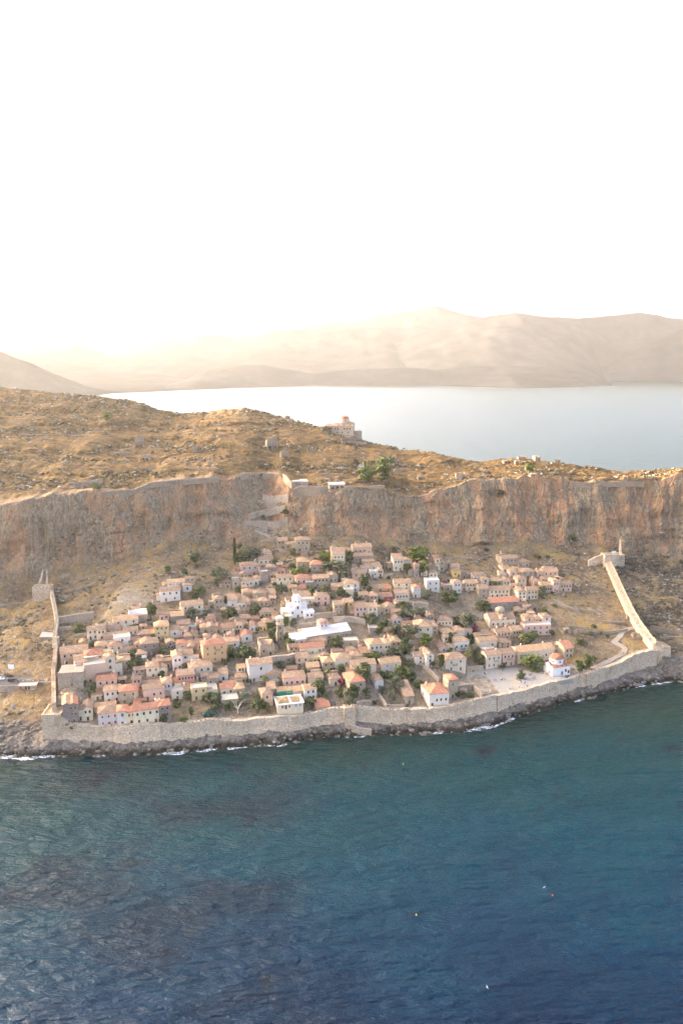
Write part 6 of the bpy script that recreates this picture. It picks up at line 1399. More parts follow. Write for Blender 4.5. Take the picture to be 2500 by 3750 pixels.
M_DARKWOOD = base_mat('dark_wood', flat((0.085, 0.055, 0.035)), 0.7)
M_GLASS = base_mat('window_glass', flat((0.03, 0.032, 0.035), 0.1), 0.15, 0.5)
M_BROWN = base_mat('brown_shutter', flat((0.2, 0.1, 0.055)), 0.7)
M_BLUE = base_mat('blue_shutter', flat((0.08, 0.14, 0.3)), 0.6)
M_REDP = base_mat('red_paint', flat((0.5, 0.035, 0.03)), 0.6)
M_GREYSH = base_mat('grey_shutter', flat((0.3, 0.31, 0.32)), 0.7)
M_WHITEP = base_mat('white_paint', flat((0.78, 0.76, 0.72), 0.08), 0.6)
M_TRIM = base_mat('stone_trim', flat((0.52, 0.43, 0.32)), 0.9)
M_IRON = base_mat('dark_iron', flat((0.04, 0.04, 0.042)), 0.5, 0.4)
M_PAVE = None

# ------------------------------------------------------------------ shared little meshes
def frame_mesh(name, w, h, slots, split=True):
    """window or door standing on z = 0, facing -Y: stone surround, leaf recessed inside it"""
    mb = MB()
    t, d = 0.14, 0.09
    mb.box(-w / 2 - t, -w / 2, -d, 0.05, -t, h + t)
    mb.box(w / 2, w / 2 + t, -d, 0.05, -t, h + t)
    mb.box(-w / 2, w / 2, -d, 0.05, h, h + t)
    mb.box(-w / 2, w / 2, -d - 0.05, 0.05, -t, 0)
    k = len(mb.f)
    if split:
        mb.box(-w / 2, -0.03, -0.035, 0.04, 0, h)
        mb.box(0.03, w / 2, -0.035, 0.04, 0, h)
        mb.box(-0.03, 0.03, -0.055, 0.04, 0, h)
    else:
        mb.box(-w / 2, w / 2, -0.035, 0.04, 0, h)
    me = mb.mesh(name, slots)
    for p in me.polygons:
        p.material_index = 1 if p.index >= k else 0
    return me

WIN = {}
for key, mat, trim in (('g', M_GLASS, M_TRIM), ('w', M_DARKWOOD, M_TRIM), ('n', M_BROWN, M_TRIM), ('b', M_BLUE, M_WHITEP), ('r', M_REDP, M_WHITEP), ('s', M_GREYSH, M_WHITEP), ('k', M_GLASS, M_WHITEP)):
    WIN[key] = [frame_mesh('window', 1.0, 1.45, (trim, mat)), frame_mesh('window', 1.15, 1.75, (trim, mat)), frame_mesh('window', 0.85, 0.95, (trim, mat))]
DOOR = {k: frame_mesh('door', 1.15, 2.2, (M_TRIM, m)) for k, m in (('w', M_DARKWOOD), ('r', M_REDP), ('b', M_BLUE), ('n', M_BROWN), ('o', base_mat('orange_wood', flat((0.55, 0.18, 0.04)), 0.6)))}

def chimney_mesh():
    mb = MB()
    mb.box(-0.42, 0.42, -0.35, 0.35, -1.4, 1.25)
    mb.box(-0.52, 0.52, -0.45, 0.45, 1.25, 1.4)
    mb.box(-0.3, 0.3, -0.25, 0.25, 1.4, 1.75)
    mb.box(-0.42, 0.42, -0.36, 0.36, 1.75, 1.86)
    return mb.mesh('chimney', WALLM['C'])
CHIM = chimney_mesh()

def balcony_mesh():
    mb = MB()
    mb.box(-1.5, 1.5, -1.1, 0.02, -0.16, 0.0)
    for i in range(13):
        x = -1.44 + i * 0.24
        mb.box(x - 0.02, x + 0.02, -1.07, -1.03, 0, 0.95)
    for s in (-1, 1):
        for j in range(4):
            mb.box(s * 1.46 - 0.02, s * 1.46 + 0.02, -0.85 + j * 0.24, -0.81 + j * 0.24, 0, 0.95)
        mb.box(s * 1.46 - 0.03, s * 1.46 + 0.03, -1.08, 0, 0.95, 1.01)
    mb.box(-1.49, 1.49, -1.09, -1.02, 0.95, 1.01)
    me = mb.mesh('balcony', [M_TRIM, M_IRON])
    for p in me.polygons:
        p.material_index = 0 if p.index < 6 else 1
    return me
BALC = balcony_mesh()

# ------------------------------------------------------------------ roofs
def roof_mesh(kind, W, D, h, mat, rng):
    """solid tiled roof over a W x D plan whose walls end at z = h; returns mesh, ridge height"""
    o = 0.32
    a, c = W / 2 + o, D / 2 + o
    th = 0.2
    pitch = rng.uniform(0.36, 0.46)
    mb = MB()
    if kind == 'h':
        s = min(a, c)
        rz = h + th + s * pitch
        e = [(-a, -c), (a, -c), (a, c), (-a, c)]
        j = lambda: rng.uniform(-0.06, 0.06)
        bot = [(x, y, h - 0.02) for x, y in e]
        top = [(x, y, h + th + j()) for x, y in e]
        if a >= c:
            r = [(-(a - c) - 0.01, 0, rz + j()), ((a - c) + 0.01, 0, rz + j())]
            slopes = [(4, 5, 9, 8), (5, 6, 9), (6, 7, 8, 9), (7, 4, 8)]
        else:
            r = [(0, -(c - a) - 0.01, rz + j()), (0, (c - a) + 0.01, rz + j())]
            slopes = [(4, 5, 8), (5, 6, 9, 8), (6, 7, 9), (7, 4, 8, 9)]
        mb.add(bot + top + r, [(3, 2, 1, 0), (0, 1, 5, 4), (1, 2, 6, 5), (2, 3, 7, 6), (3, 0, 4, 7)] + slopes)
    elif kind in 'ge':
        if kind == 'g':
            run, L = c, a
            f = lambda u, v, z: (u, v, z)
        else:
            run, L = a, c
            f = lambda u, v, z: (-v, u, z)
        rz = h + run * pitch + th
        sag = rng.uniform(0.0, 0.12)
        for sgn in (-1, 1):
            P = []
            for dz in (0, -th):
                for u, dd in ((-L, 0), (0, sag), (L, 0)):
                    P.append(f(u * sgn * -1, sgn * run, h - o * pitch + th + dz))
                    P.append(f(u * sgn * -1, 0.0, rz - dd + dz))
            # top: 0..5, bottom 6..11
            mb.add(P, [(0, 2, 3, 1), (2, 4, 5, 3), (6, 7, 9, 8), (8, 9, 11, 10), (0, 6, 8, 2), (2, 8, 10, 4), (0, 1, 7, 6), (4, 10, 11, 5), (1, 3, 9, 7), (3, 5, 11, 9)])
    elif kind == 's':
        p2 = 0.28
        z0, z1 = h - o * p2 + th, h + (D + o) * p2 + th
        rz = z1
        mb.add([(-a, -c, z0), (a, -c, z0), (a, c, z1), (-a, c, z1), (-a, -c, z0 - th), (a, -c, z0 - th), (a, c, z1 - th), (-a, c, z1 - th)],
               [(0, 1, 2, 3), (7, 6, 5, 4), (0, 4, 5, 1), (1, 5, 6, 2), (2, 6, 7, 3), (3, 7, 4, 0)])
    elif kind == 'v':
        n = 10
        vs, fs = [], []
        rise = D * 0.3
        for i in range(n + 1):
            an = math.pi * i / n
            y, z = -math.cos(an) * (D / 2 + 0.1), h + math.sin(an) * rise
            vs += [(-W / 2 - 0.15, y, z), (W / 2 + 0.15, y, z)]
        for i in range(n):
            fs.append((2 * i, 2 * i + 1, 2 * i + 3, 2 * i + 2))
        fs += [tuple(2 * i for i in range(n, -1, -1)), tuple(2 * i + 1 for i in range(n + 1)), (0, 2 * n, 2 * n + 1, 1)]
        mb.add(vs, fs)
        rz = h + rise
    me = mb.mesh('roof', mat, kind == 'v')
    uv = me.uv_layers.new(name='UVMap')
    for p in me.polygons:
        nrm = p.normal
        t = Vector((-nrm.y, nrm.x, 0))
        t = t.normalized() if t.length > 1e-4 else Vector((1, 0, 0))
        bt = nrm.cross(t)
        for li in p.loop_indices:
            co = me.vertices[me.loops[li].vertex_index].co
            uv.data[li].uv = (co.dot(t), co.dot(bt))
    return me, rz

def wall_shell(kind, W, D, h, rz, mat, sink=4.0):
    mb = MB()
    a, c = W / 2, D / 2
    if kind == 'g':
        sec = [(-c, -sink), (c, -sink), (c, h), (0, rz - 0.24), (-c, h)]
        n = len(sec)
        mb.add([(-a, y, z) for y, z in sec] + [(a, y, z) for y, z in sec], [tuple(range(n - 1, -1, -1)), tuple(range(n, 2 * n))] + [(i, (i + 1) % n, n + (i + 1) % n, n + i) for i in range(n)])
    elif kind == 'e':
        sec = [(-a, -sink), (a, -sink), (a, h), (0, rz - 0.24), (-a, h)]
        n = len(sec)
        mb.add([(x, c, z) for x, z in sec] + [(x, -c, z) for x, z in sec], [tuple(range(n - 1, -1, -1)), tuple(range(n, 2 * n))] + [(i, (i + 1) % n, n + (i + 1) % n, n + i) for i in range(n)])
    elif kind == 's':
        sec = [(-c, -sink), (c, -sink), (c, h + D * 0.28 - 0.05), (-c, h - 0.03)]
        n = len(sec)
        mb.add([(-a, y, z) for y, z in sec] + [(a, y, z) for y, z in sec], [tuple(range(n - 1, -1, -1)), tuple(range(n, 2 * n))] + [(i, (i + 1) % n, n + (i + 1) % n, n + i) for i in range(n)])
    else:
        mb.box(-a, a, -c, c, -sink, h - (0.05 if kind == 'f' else 0.04))
    return mb.mesh('wall', mat)

# ------------------------------------------------------------------ houses
def make_house(i, spec):
    x, y, z, yaw, W, D, h, kind, wc, rc, win, opts, label = spec
    rng = random.Random(1000 + i)
    opts = opts.split(',')
    cat = 'terrace' if 'terrace base' in label or 'platform' in label else 'house'
    for w_, c_ in (('chapel', 'chapel'), ('hotel', 'hotel'), ('barn', 'barn'), ('shed', 'shed'), ('hut', 'hut'), ('tower below', 'tower'), ('bare grey stone tower', 'tower')):
        if w_ in label.split(' beside ')[0].split(' behind ')[0].split(' above ')[0].split(' right of ')[0].split(' left of ')[0]:
            cat = c_
    root = thing({'house': 'house', 'terrace': 'terrace_block'}.get(cat, 'stone_' + cat if cat != 'hotel' else 'hotel'), (x, y, z), R(yaw), label, cat, 'houses of the walled town')
    if kind in 'fv' and kind == 'f':
        obj('wall', wall_shell('f', W, D, h, h, WALLM[wc]), root)
        mb = MB()
        ph, t = rng.uniform(0.35, 0.8), 0.28
        mb.box(-W / 2 - 0.03, W / 2 + 0.03, -D / 2 - 0.03, -D / 2 + t, h - 0.04, h + ph)
        mb.box(-W / 2 - 0.03, W / 2 + 0.03, D / 2 - t, D / 2 + 0.03, h - 0.04, h + ph)
        mb.box(-W / 2 - 0.03, -W / 2 + t, -D / 2 + t, D / 2 - t, h - 0.04, h + ph)
        mb.box(W / 2 - t, W / 2 + 0.03, -D / 2 + t, D / 2 - t, h - 0.04, h + ph)
        mb.build('parapet', WALLM[wc], root)
        mb = MB()
        mb.box(-W / 2 + t, W / 2 - t, -D / 2 + t, D / 2 - t, h - 0.05, h + 0.05)
        mb.build('roof_terrace', ROOFM['w'], root)
        if 'v' in opts:
            me, rz = roof_mesh('v', W * 0.7, D * 0.7, h + 0.05, ROOFM['t'], rng)
            obj('roof', me, root)
        rz = h
    else:
        me, rz = roof_mesh(kind, W, D, h, ROOFM['x'] if (kind == 'v') else ROOFM[rc], rng)
        obj('roof', me, root)
        obj('wall', wall_shell(kind, W, D, h, rz, WALLM[wc]), root)
    # openings
    style = 'r' if 'rd' in opts else 'b' if 'bs' in opts else 's' if 'sw' in opts else rng.choice('gggwwn')
    if wc == 'K':
        style = 'k'
    if win != '-':
        rows = [int(c) for c in win.split('/')]
        nr = len(rows)
        fl = h / nr
        for r, cnt in enumerate(rows):
            zc = h - (r + 0.5) * fl
            top = r == 0
            ground = r == nr - 1 and (h < 8 or nr > 1)
            hs = min(1.0, fl / 2.6)
            size = 0 if cnt > 1 else rng.choice((0, 0, 1))
            if fl < 2.1:
                size = 2
            wd = {0: 1.0, 1: 1.15, 2: 0.85}[size]
            span = W - 1.1
            cnt = min(cnt, max(1, int(span / (wd + 0.5)))) if cnt else 0
            door_k = rng.randrange(cnt) if (ground and cnt and fl > 2.3 and (nr > 1 or rng.random() < 0.5)) else -1
            if 'rd' in opts:
                door_k = 1 if r == 1 else -1
            if 'od' in opts:
                door_k = 2 if r == 1 else -1
            for k in range(cnt):
                px_ = -span / 2 + span * (k + 0.5) / cnt + rng.uniform(-0.15, 0.15)
                if k == door_k:
                    obj('door', DOOR['r' if 'rd' in opts else 'o' if 'od' in opts else 'b' if 'bs' in opts else rng.choice('wwn')], root, (px_, -D / 2, max(0.05, zc - fl / 2 + 0.15)))
                else:
                    hh = {0: 1.45, 1: 1.75, 2: 0.95}[size]
                    zz = max(0.3, min(zc - hh / 2 + 0.1, h - hh - 0.35))
                    obj('window', WIN[style][size], root, (px_, -D / 2, zz))
            # side openings, on both gable ends
            if cnt and D > 6.5 and fl > 2.2:
                for sgn in (-1, 1):
                    nside = 1 if D < 8.5 else 2
                    for k in range(nside):
                        if rng.random() < 0.7:
                            o = obj('window', WIN[style][0 if fl > 2.3 else 2], root, (sgn * W / 2, (-0.25 + 0.42 * k) * D if nside > 1 else rng.uniform(-0.25, 0.0) * D, max(0.6, zc - 0.5)), R(90) if sgn > 0 else R(-90))
    for o_ in opts:
        if o_ and o_[0] == 'c' and o_[1:].isdigit():
            for k in range(int(o_[1:])):
                cx = (-0.36 if k == 0 else 0.3) * W * rng.choice((1, 1, -1)) if int(o_[1:]) == 1 else (-0.3 + 0.6 * k) * W
                ch = obj('chimney', CHIM, root, (cx, rng.uniform(-0.1, 0.25) * D, h + (rz - h) * 0.55 + 0.2))
                ch.scale = (1, 1, rng.uniform(0.8, 1.1))
        if o_.startswith('b') and o_[1:].isdigit():
            nr = len(win.split('/'))
            zz = h - h / nr * (0.95 if nr > 1 else 0.9)
            bl = obj('balcony', BALC, root, (rng.uniform(-0.08, 0.12) * W, -D / 2, max(1.2, zz)))
        if o_ == 'a':
            mb = MB()
            if kind == 'f':
                mb.add([(-W * 0.45, D * 0.3, h + 2.6), (W * 0.45, D * 0.34, h + 2.9), (W * 0.5, D * 0.5, h + 2.2), (-W * 0.4, D * 0.55, h + 2.2),
                        (-W * 0.45, D * 0.3, h + 2.52), (W * 0.45, D * 0.34, h + 2.82), (W * 0.5, D * 0.5, h + 2.12), (-W * 0.4, D * 0.55, h + 2.12)],
                       [(0, 1, 2, 3), (7, 6, 5, 4), (0, 4, 5, 1), (1, 5, 6, 2), (2, 6, 7, 3), (3, 7, 4, 0)])
                for px_, py_ in ((-W * 0.44, D * 0.31), (W * 0.44, D * 0.35)):
                    mb.box(px_ - 0.05, px_ + 0.05, py_ - 0.05, py_ + 0.05, h, h + 2.6)
            else:
                mb.add([(-W * 0.42, -D / 2 - 1.6, h * 0.62), (W * 0.42, -D / 2 - 1.6, h * 0.62), (W * 0.42, -D / 2 + 0.02, h * 0.86), (-W * 0.42, -D / 2 + 0.02, h * 0.86),
                        (-W * 0.42, -D / 2 - 1.6, h * 0.62 - 0.1), (W * 0.42, -D / 2 - 1.6, h * 0.62 - 0.1), (W * 0.42, -D / 2 + 0.02, h * 0.86 - 0.1), (-W * 0.42, -D / 2 + 0.02, h * 0.86 - 0.1)],
                       [(0, 1, 2, 3), (7, 6, 5, 4), (0, 4, 5, 1), (1, 5, 6, 2), (2, 6, 7, 3), (3, 7, 4, 0)])
            mb.build('awning', M_WHITEP, root)
    # lower wing at the back or side
    if rng.random() < 0.6 and W > 5 and z > 15 and 'terrace' not in cat:
        s = rng.choice((-1, 1))
        aw, ad = rng.uniform(0.45, 0.8) * W, rng.uniform(3.5, 6.0)
        ah = h * rng.uniform(0.8, 1.0) + 0.6
        a2 = obj('rear_wing', wall_shell('s', aw, ad, ah, ah, WALLM[wc if rng.random() < 0.6 else 'S'], 3), root, (s * (W - aw) / 2 * 0.95, D / 2 + ad / 2 - 0.05, 0), math.pi)
        me, _ = roof_mesh('s', aw, ad, ah, ROOFM[rc if rc != 'w' else 't'], rng)
        obj('wing_roof', me, a2)
    if rng.random() < 0.35 and z > 15:
        s = rng.choice((-1, 1))
        aw, ad = rng.uniform(2.2, 4.0), rng.uniform(0.5, 0.8) * D
        ah = h * rng.uniform(0.45, 0.7)
        a2 = obj('side_wing', wall_shell('f', aw, ad, ah, ah, WALLM[wc if rng.random() < 0.6 else 'S'], 4), root, (s * (W / 2 + aw / 2 - 0.05), rng.uniform(0.0, 0.12) * D, 0))
        me, _ = roof_mesh('h', aw, ad, ah, ROOFM[rc if rc != 'w' else 't'], rng)
        obj('wing_roof', me, a2)
    # rubble wall of a small yard in front or at the side
    if rng.random() < 0.55 and z > 14:
        s, L, yd = rng.choice((-1, 1)), rng.uniform(2.5, 5.5), rng.uniform(1.5, 4.0)
        x0, hh, t = s * W / 2, rng.uniform(0.8, 1.6), 0.4
        mb = MB()
        mb.box(min(x0, x0 + s * L), max(x0, x0 + s * L), -D / 2 - yd - t, -D / 2 - yd, -3.5, hh - 0.6)
        mb.box(x0 + s * L - t / 2, x0 + s * L + t / 2, -D / 2 - yd, D * rng.uniform(-0.2, 0.3), -3.5, hh)
        mb.build('yard_wall', M_RUBBLE, root)
    return root

# small cottages and outbuildings filling the gaps behind and beside the listed houses
TAKEN = [(q[0], q[1], 0.27 * (q[4] + q[5])) for q in HOUSES] + [(LONG[0] + 8, LONG[1] + 10, 19), (LONG[0] - 8, LONG[1] + 6, 9), (DOMED[0] + 1, DOMED[1] + 6, 11), (STONECH[0] + 8, STONECH[1] + 7, 13), (CHAPEL[0] + 5, CHAPEL[1] + 6, 12), (BELL[0], BELL[1], 5), (SITE[0], SITE[1] + 5, 9), (FORE[0], FORE[1] + 8, 10)]
def fill_gaps():
    k = 0
    for q in list(HOUSES):
        rng = random.Random(int(q[0] * 10 + q[1] * 77))
        if len(q[12].split()) > 9 or q[2] < 14:
            continue
        for side, lx, ly in sorted((('behind', rng.uniform(-2, 2), 1.0), ('left of', -1.0, 0.0), ('right of', 1.0, 0.0)), key=lambda t: rng.random()):
            w, d = rng.uniform(4.2, 7.0), rng.uniform(4.5, 6.5)
            lx = lx if side == 'behind' else lx * (q[4] / 2 + w / 2 + 0.6)
            ly = ly * (q[5] / 2 + d / 2 + 1.2) if side == 'behind' else rng.uniform(0, 2.5)
            c_, s_ = math.cos(R(q[3])), math.sin(R(q[3]))
            x, y = q[0] + lx * c_ - ly * s_, q[1] + lx * s_ + ly * c_
            z = ground_z(x, y - d / 2)
            if z > 58 or x > 142 or (74 < x < 150 and 430 < y < 486) or any(math.hypot(x - a, y - b) < r + 0.2 * (w + d) for a, b, r in TAKEN):
                continue
            TAKEN.append((x, y, 0.27 * (w + d)))
            h = rng.uniform(3.0, 5.4)
            wc = rng.choice('SSSCCBPG')
            tint = {'S': 'tan stone', 'C': 'cream', 'B': 'peach', 'P': 'pink', 'G': 'grey stone'}[wc]
            HOUSES.append((x, y, z, q[3] + rng.uniform(-6, 6), w, d, h, rng.choice('hggse'), wc, rng.choice('tttob'), rng.choice(('1', '2', '2', '1/2')) if h < 4.6 else '2/1', rng.choice(('', 'c1', '')), 'small %s cottage %s the %s' % (tint, side, q[12])))
            k += 1
            break
fill_gaps()
HOBJ = [make_house(i, s) for i, s in enumerate(HOUSES)]

M_RUIN = base_mat('ruin_masonry', masonry((0.4, 0.31, 0.21), (0.25, 0.19, 0.13), (0.5, 0.4, 0.28), 1.2))
# ------------------------------------------------------------------ fortress walls, terraces, ruins
def wall_strip(P, h, th, ragged=0.25, seed=0, sink=2.5, step=2.0, top=None):
    """masonry strip along points P (x, y, ground z), its top h above the ground"""
    pts = [Vector(p) for p in P]
    S_, cum = [], 0.0
    for a, b in zip(pts[:-1], pts[1:]):
        n = max(1, int((b - a).length / step))
        for i in range(n):
            S_.append(a.lerp(b, i / n))
    S_.append(pts[-1])
    mb = MB()
    vs, fs = [], []
    m = len(S_)
    for i, p in enumerate(S_):
        t = (S_[min(i + 1, m - 1)] - S_[max(i - 1, 0)])
        t.z = 0
        t.normalize()
        nr = Vector((-t.y, t.x, 0)) * th / 2
        rz = ragged * float(vnoise(i * 0.63 + seed * 7.3, seed * 1.1, 0.0, seed)) if ragged else 0.0
        zt = p.z + h + rz
        zb = p.z - sink
        bt = 1.12
        vs += [p.xy.to_3d() - nr * bt + Vector((0, 0, zb)), p.xy.to_3d() + nr * bt + Vector((0, 0, zb)), p.xy.to_3d() + nr + Vector((0, 0, zt)), p.xy.to_3d() - nr + Vector((0, 0, zt))]
    for i in range(m - 1):
        a, b = i * 4, i * 4 + 4
        fs += [(a, b, b + 3, a + 3), (b + 1, a + 1, a + 2, b + 2), (a + 3, b + 3, b + 2, a + 2), (a + 1, b + 1, b, a)]
    fs += [(0, 3, 2, 1), ((m - 1) * 4, (m - 1) * 4 + 1, (m - 1) * 4 + 2, (m - 1) * 4 + 3)]
    mb.add(vs, fs)
    return mb, S_

def local(mb, o):
    mb.v = [(x - o[0], y - o[1], z - o[2]) for x, y, z in mb.v]
    return mb

def merlon_mesh(w, t, h, mat):
    mb = MB()
    mb.box(-w / 2, w / 2, -t / 2, t / 2, -0.3, h * 0.82)
    mb.add([(-w / 2, -t / 2, h * 0.82), (w / 2, -t / 2, h * 0.82), (w / 2, t / 2, h * 0.82), (-w / 2, t / 2, h * 0.82), (-w * 0.4, 0, h), (w * 0.4, 0, h)], [(0, 1, 5, 4), (1, 2, 5), (2, 3, 4, 5), (3, 0, 4)])
    return mb.mesh('merlon', mat)
MER = merlon_mesh(1.15, 0.6, 1.15, M_FORT)

def put_merlons(root, S_, h, off, every, skip=0.15, seed=1, zoff=0.0):
    rng = random.Random(seed)
    o = root.location
    d = 0.0
    for a, b in zip(S_[:-1], S_[1:]):
        t = (b - a)
        L = t.xy.length
        ang = math.atan2(t.y, t.x)
        nr = Vector((-t.y, t.x, 0)).normalized()
        while d < L:
            p = a.lerp(b, d / L) + nr * off
            if rng.random() > skip:
                m = obj('merlon', MER, root, (p.x - o.x, p.y - o.y, p.z + h + zoff - o.z), ang)
                m.scale = (rng.uniform(0.8, 1.2), 1, rng.uniform(0.7, 1.1))
            d += every
        d -= L

for k, (name, lab, cat, h, th, sty, P) in enumerate(WALLS):
    o = P[0]
    if sty == 'crest':
        root = thing(name, o, 0, lab, cat)
        mb, S_ = wall_strip(P, h, th, 0.15, k)
        local(mb, o).build('masonry', M_FORT, root)
        put_merlons(root, S_, h, 0.75, 2.3, 0.25, 3)
    else:
        mb, S_ = wall_strip(P, h, th, 0.35 if 'ruin' in name or 'field' in name else 0.22, k)
        me = local(mb, o).mesh(name, M_RUIN if name in ('field_wall', 'parapet_wall', 'terrace_wall') else M_RUBBLE)
        obj(name, me, None, o, 0, lab, cat, 'stone walls on the rock')

# ---- sea wall: one thing, curtain stretches and merlons as parts
def sea_wall():
    wx, wy, wz = srf(CREST)
    xs = np.arange(XW0 + 8, XW1 - 3, 2.2)
    o = (float(xs[0]), float(np.interp(xs[0], wx, wy)), 0.0)
    root = thing('sea_wall', o, 0, 'long battlemented stone sea wall rising from the shore rocks', 'wall')
    cuts = [XW0 + 8, -123, -98, -66, -52, -27, -18, 2, 8, 38, 66, 92, 122, 155, 185, XW1 - 3]
    inner = []
    for s in range(len(cuts) - 1):
        seg = np.arange(cuts[s], cuts[s + 1] + 1.2, 2.0)
        seg[-1] = cuts[s + 1]
        proud = [0.0, 0.7, 0.1, 0.9, 0.0, 0.6, 0.0, 2.6, 0.2, 0.8, 0.0, 0.7, 0.15, 0.9, 0.3][s]
        mb = MB()
        vs, fs = [], []
        for i, x in enumerate(seg):
            y, z = float(np.interp(x, wx, wy)), float(np.interp(x, wx, wz))
            zt = z + 0.45 * float(vnoise(x * 0.4, 3.0, 0.0, 5)) + 0.35 * float(vnoise(x * 0.11, 9.0, 0.0, 6))
            ys = [y - 2.6 - proud, y - 1.3 - proud, y - 1.0 - proud, y + 1.3, y + 1.3]
            zs = [0.18 * z - 1.5, 0.55 * z, zt, zt, z - 5]
            for a, b in zip(ys, zs):
                ja = 0.22 * float(vnoise(x * 0.5, b * 0.5, 1.0, 8))
                vs.append((x - o[0], a + (ja if a < y else 0) - o[1], b))
        m = len(seg)
        for i in range(m - 1):
            for j in range(4):
                a, b = i * 5 + j, i * 5 + 5 + j
                fs.append((a, b, b + 1, a + 1))
        fs += [(0, 1, 2, 3, 4), tuple((m - 1) * 5 + j for j in (4, 3, 2, 1, 0))]
        mb.add(vs, fs)
        mb.build('curtain', M_FORT, root)
    for xa, xb, seed in ((-128, -108, 1), (-96, -60, 2), (-20, 40, 3), (60, 92, 4), (150, 172, 5)):
        S_ = [Vector((x, float(np.interp(x, wx, wy)) - 0.6, float(np.interp(x, wx, wz)))) for x in np.arange(xa, xb, 3.0)]
        put_merlons(root, S_, 0.0, 0.0, 2.4, 0.12, seed)
    return root
sea_wall()

# ---- blocks with arched openings cut right through their fronts
def arched_block(W, H, D, arches, front=0.9, back=True, roof=True):
    """front wall with arch notches (cx, width, height) from the ground, an open room behind it; front face at y = 0"""
    mb = MB()
    poly = [(-W / 2, 0.0)]
    for cx, w, ah in sorted(arches):
        r = w / 2
        poly.append((cx - r, 0.0))
        for i in range(9):
            an = math.pi - math.pi * i / 8
            poly.append((cx + r * math.cos(an), max(0.05, ah - r) + min(r, ah - 0.05) * math.sin(an)))
        poly.append((cx + r, 0.0))
    poly += [(W / 2, 0.0), (W / 2, H), (-W / 2, H)]
    bm = bmesh.new()
    f = bm.faces.new([bm.verts.new((x, 0, z)) for x, z in poly])
    ex = bmesh.ops.extrude_face_region(bm, geom=[f])
    for v in ex['geom']:
        if isinstance(v, bmesh.types.BMVert):
            v.co.y = front
    bmesh.ops.recalc_face_normals(bm, faces=bm.faces)
    bm.verts.index_update()
    mb.add([v.co[:] for v in bm.verts], [tuple(v.index for v in f.verts) for f in bm.faces])
    bm.free()
    mb.box(-W / 2, W / 2, 0.0, D, -3.0, -0.02)
    mb.box(-W / 2, -W / 2 + 0.6, front + 0.002, D - 0.6, 0, H)
    mb.box(W / 2 - 0.6, W / 2, front + 0.002, D - 0.6, 0, H)
    if back:
        mb.box(-W / 2, W / 2, D - 0.598, D, 0, H)
    if roof:
        mb.box(-W / 2 + 0.602, W / 2 - 0.602, front + 0.002, D - 0.6, H - 0.5, H - 0.05)
    return mb

def ruin_vault(W, H, D, arches, rng):
    """broken front with a real arched opening, side walls crumbling away behind it"""
    poly = [(-W / 2, -2.5)]
    for cx, w, ah in sorted(arches):
        r = w / 2
        poly.append((cx - r, -2.5))
        for i in range(9):
            an = math.pi - math.pi * i / 8
            poly.append((cx + r * math.cos(an), max(0.05, ah - r) + min(r, ah - 0.05) * math.sin(an)))
        poly.append((cx + r, -2.5))
    poly.append((W / 2, -2.5))
    n = max(5, int(W / 0.9))
    top = max(a[2] for a in arches) + 0.35
    for i in range(n + 1):
        f = i / n
        poly.append((W / 2 - W * f, max(top * (0.55 if f < 0.12 or f > 0.88 else 1.0), H * (0.55 + 0.45 * math.sin(0.4 + 2.4 * f)) * rng.uniform(0.75, 1.0))))
    bm = bmesh.new()
    f = bm.faces.new([bm.verts.new((x, 0, z)) for x, z in poly])
    ex = bmesh.ops.extrude_face_region(bm, geom=[f])
    for v in ex['geom']:
        if isinstance(v, bmesh.types.BMVert):
            v.co.y = 0.8
    bmesh.ops.recalc_face_normals(bm, faces=bm.faces)
    bm.verts.index_update()
    mb = MB()
    mb.add([v.co[:] for v in bm.verts], [tuple(v.index for v in f.verts) for f in bm.faces])
    bm.free()
    for s in (-1, 1):
        x0, x1 = s * W / 2, s * (W / 2 - 0.7)
        hs = [H * rng.uniform(0.55, 0.8), H * rng.uniform(0.3, 0.6), H * rng.uniform(0.3, 0.7)]
        ys = [0.8, D * 0.5, D]
        vs, fs = [], []
        for y, q in zip(ys, hs):
            vs += [(x0, y, -2.5), (x1, y, -2.5), (x1, y, q), (x0, y, q)]
        for i in range(2):
            a, b = i * 4, i * 4 + 4
            fs += [(a, b, b + 3, a + 3), (b + 1, a + 1, a + 2, b + 2), (a + 3, b + 3, b + 2, a + 2)]
        fs += [(0, 3, 2, 1), (8, 9, 10, 11)]
        mb.add(vs, fs)
    mb.box(-W / 2 + 0.1, W / 2 - 0.1, D - 0.1, D + 0.6, -2.5, H * rng.uniform(0.6, 0.85))
    # fallen vault slab over the opening keeps the inside dim
    mb.box(-W / 2 + 0.72, W / 2 - 0.72, 0.81, D * 0.8, top - 0.05, top + 0.3)
    return mb

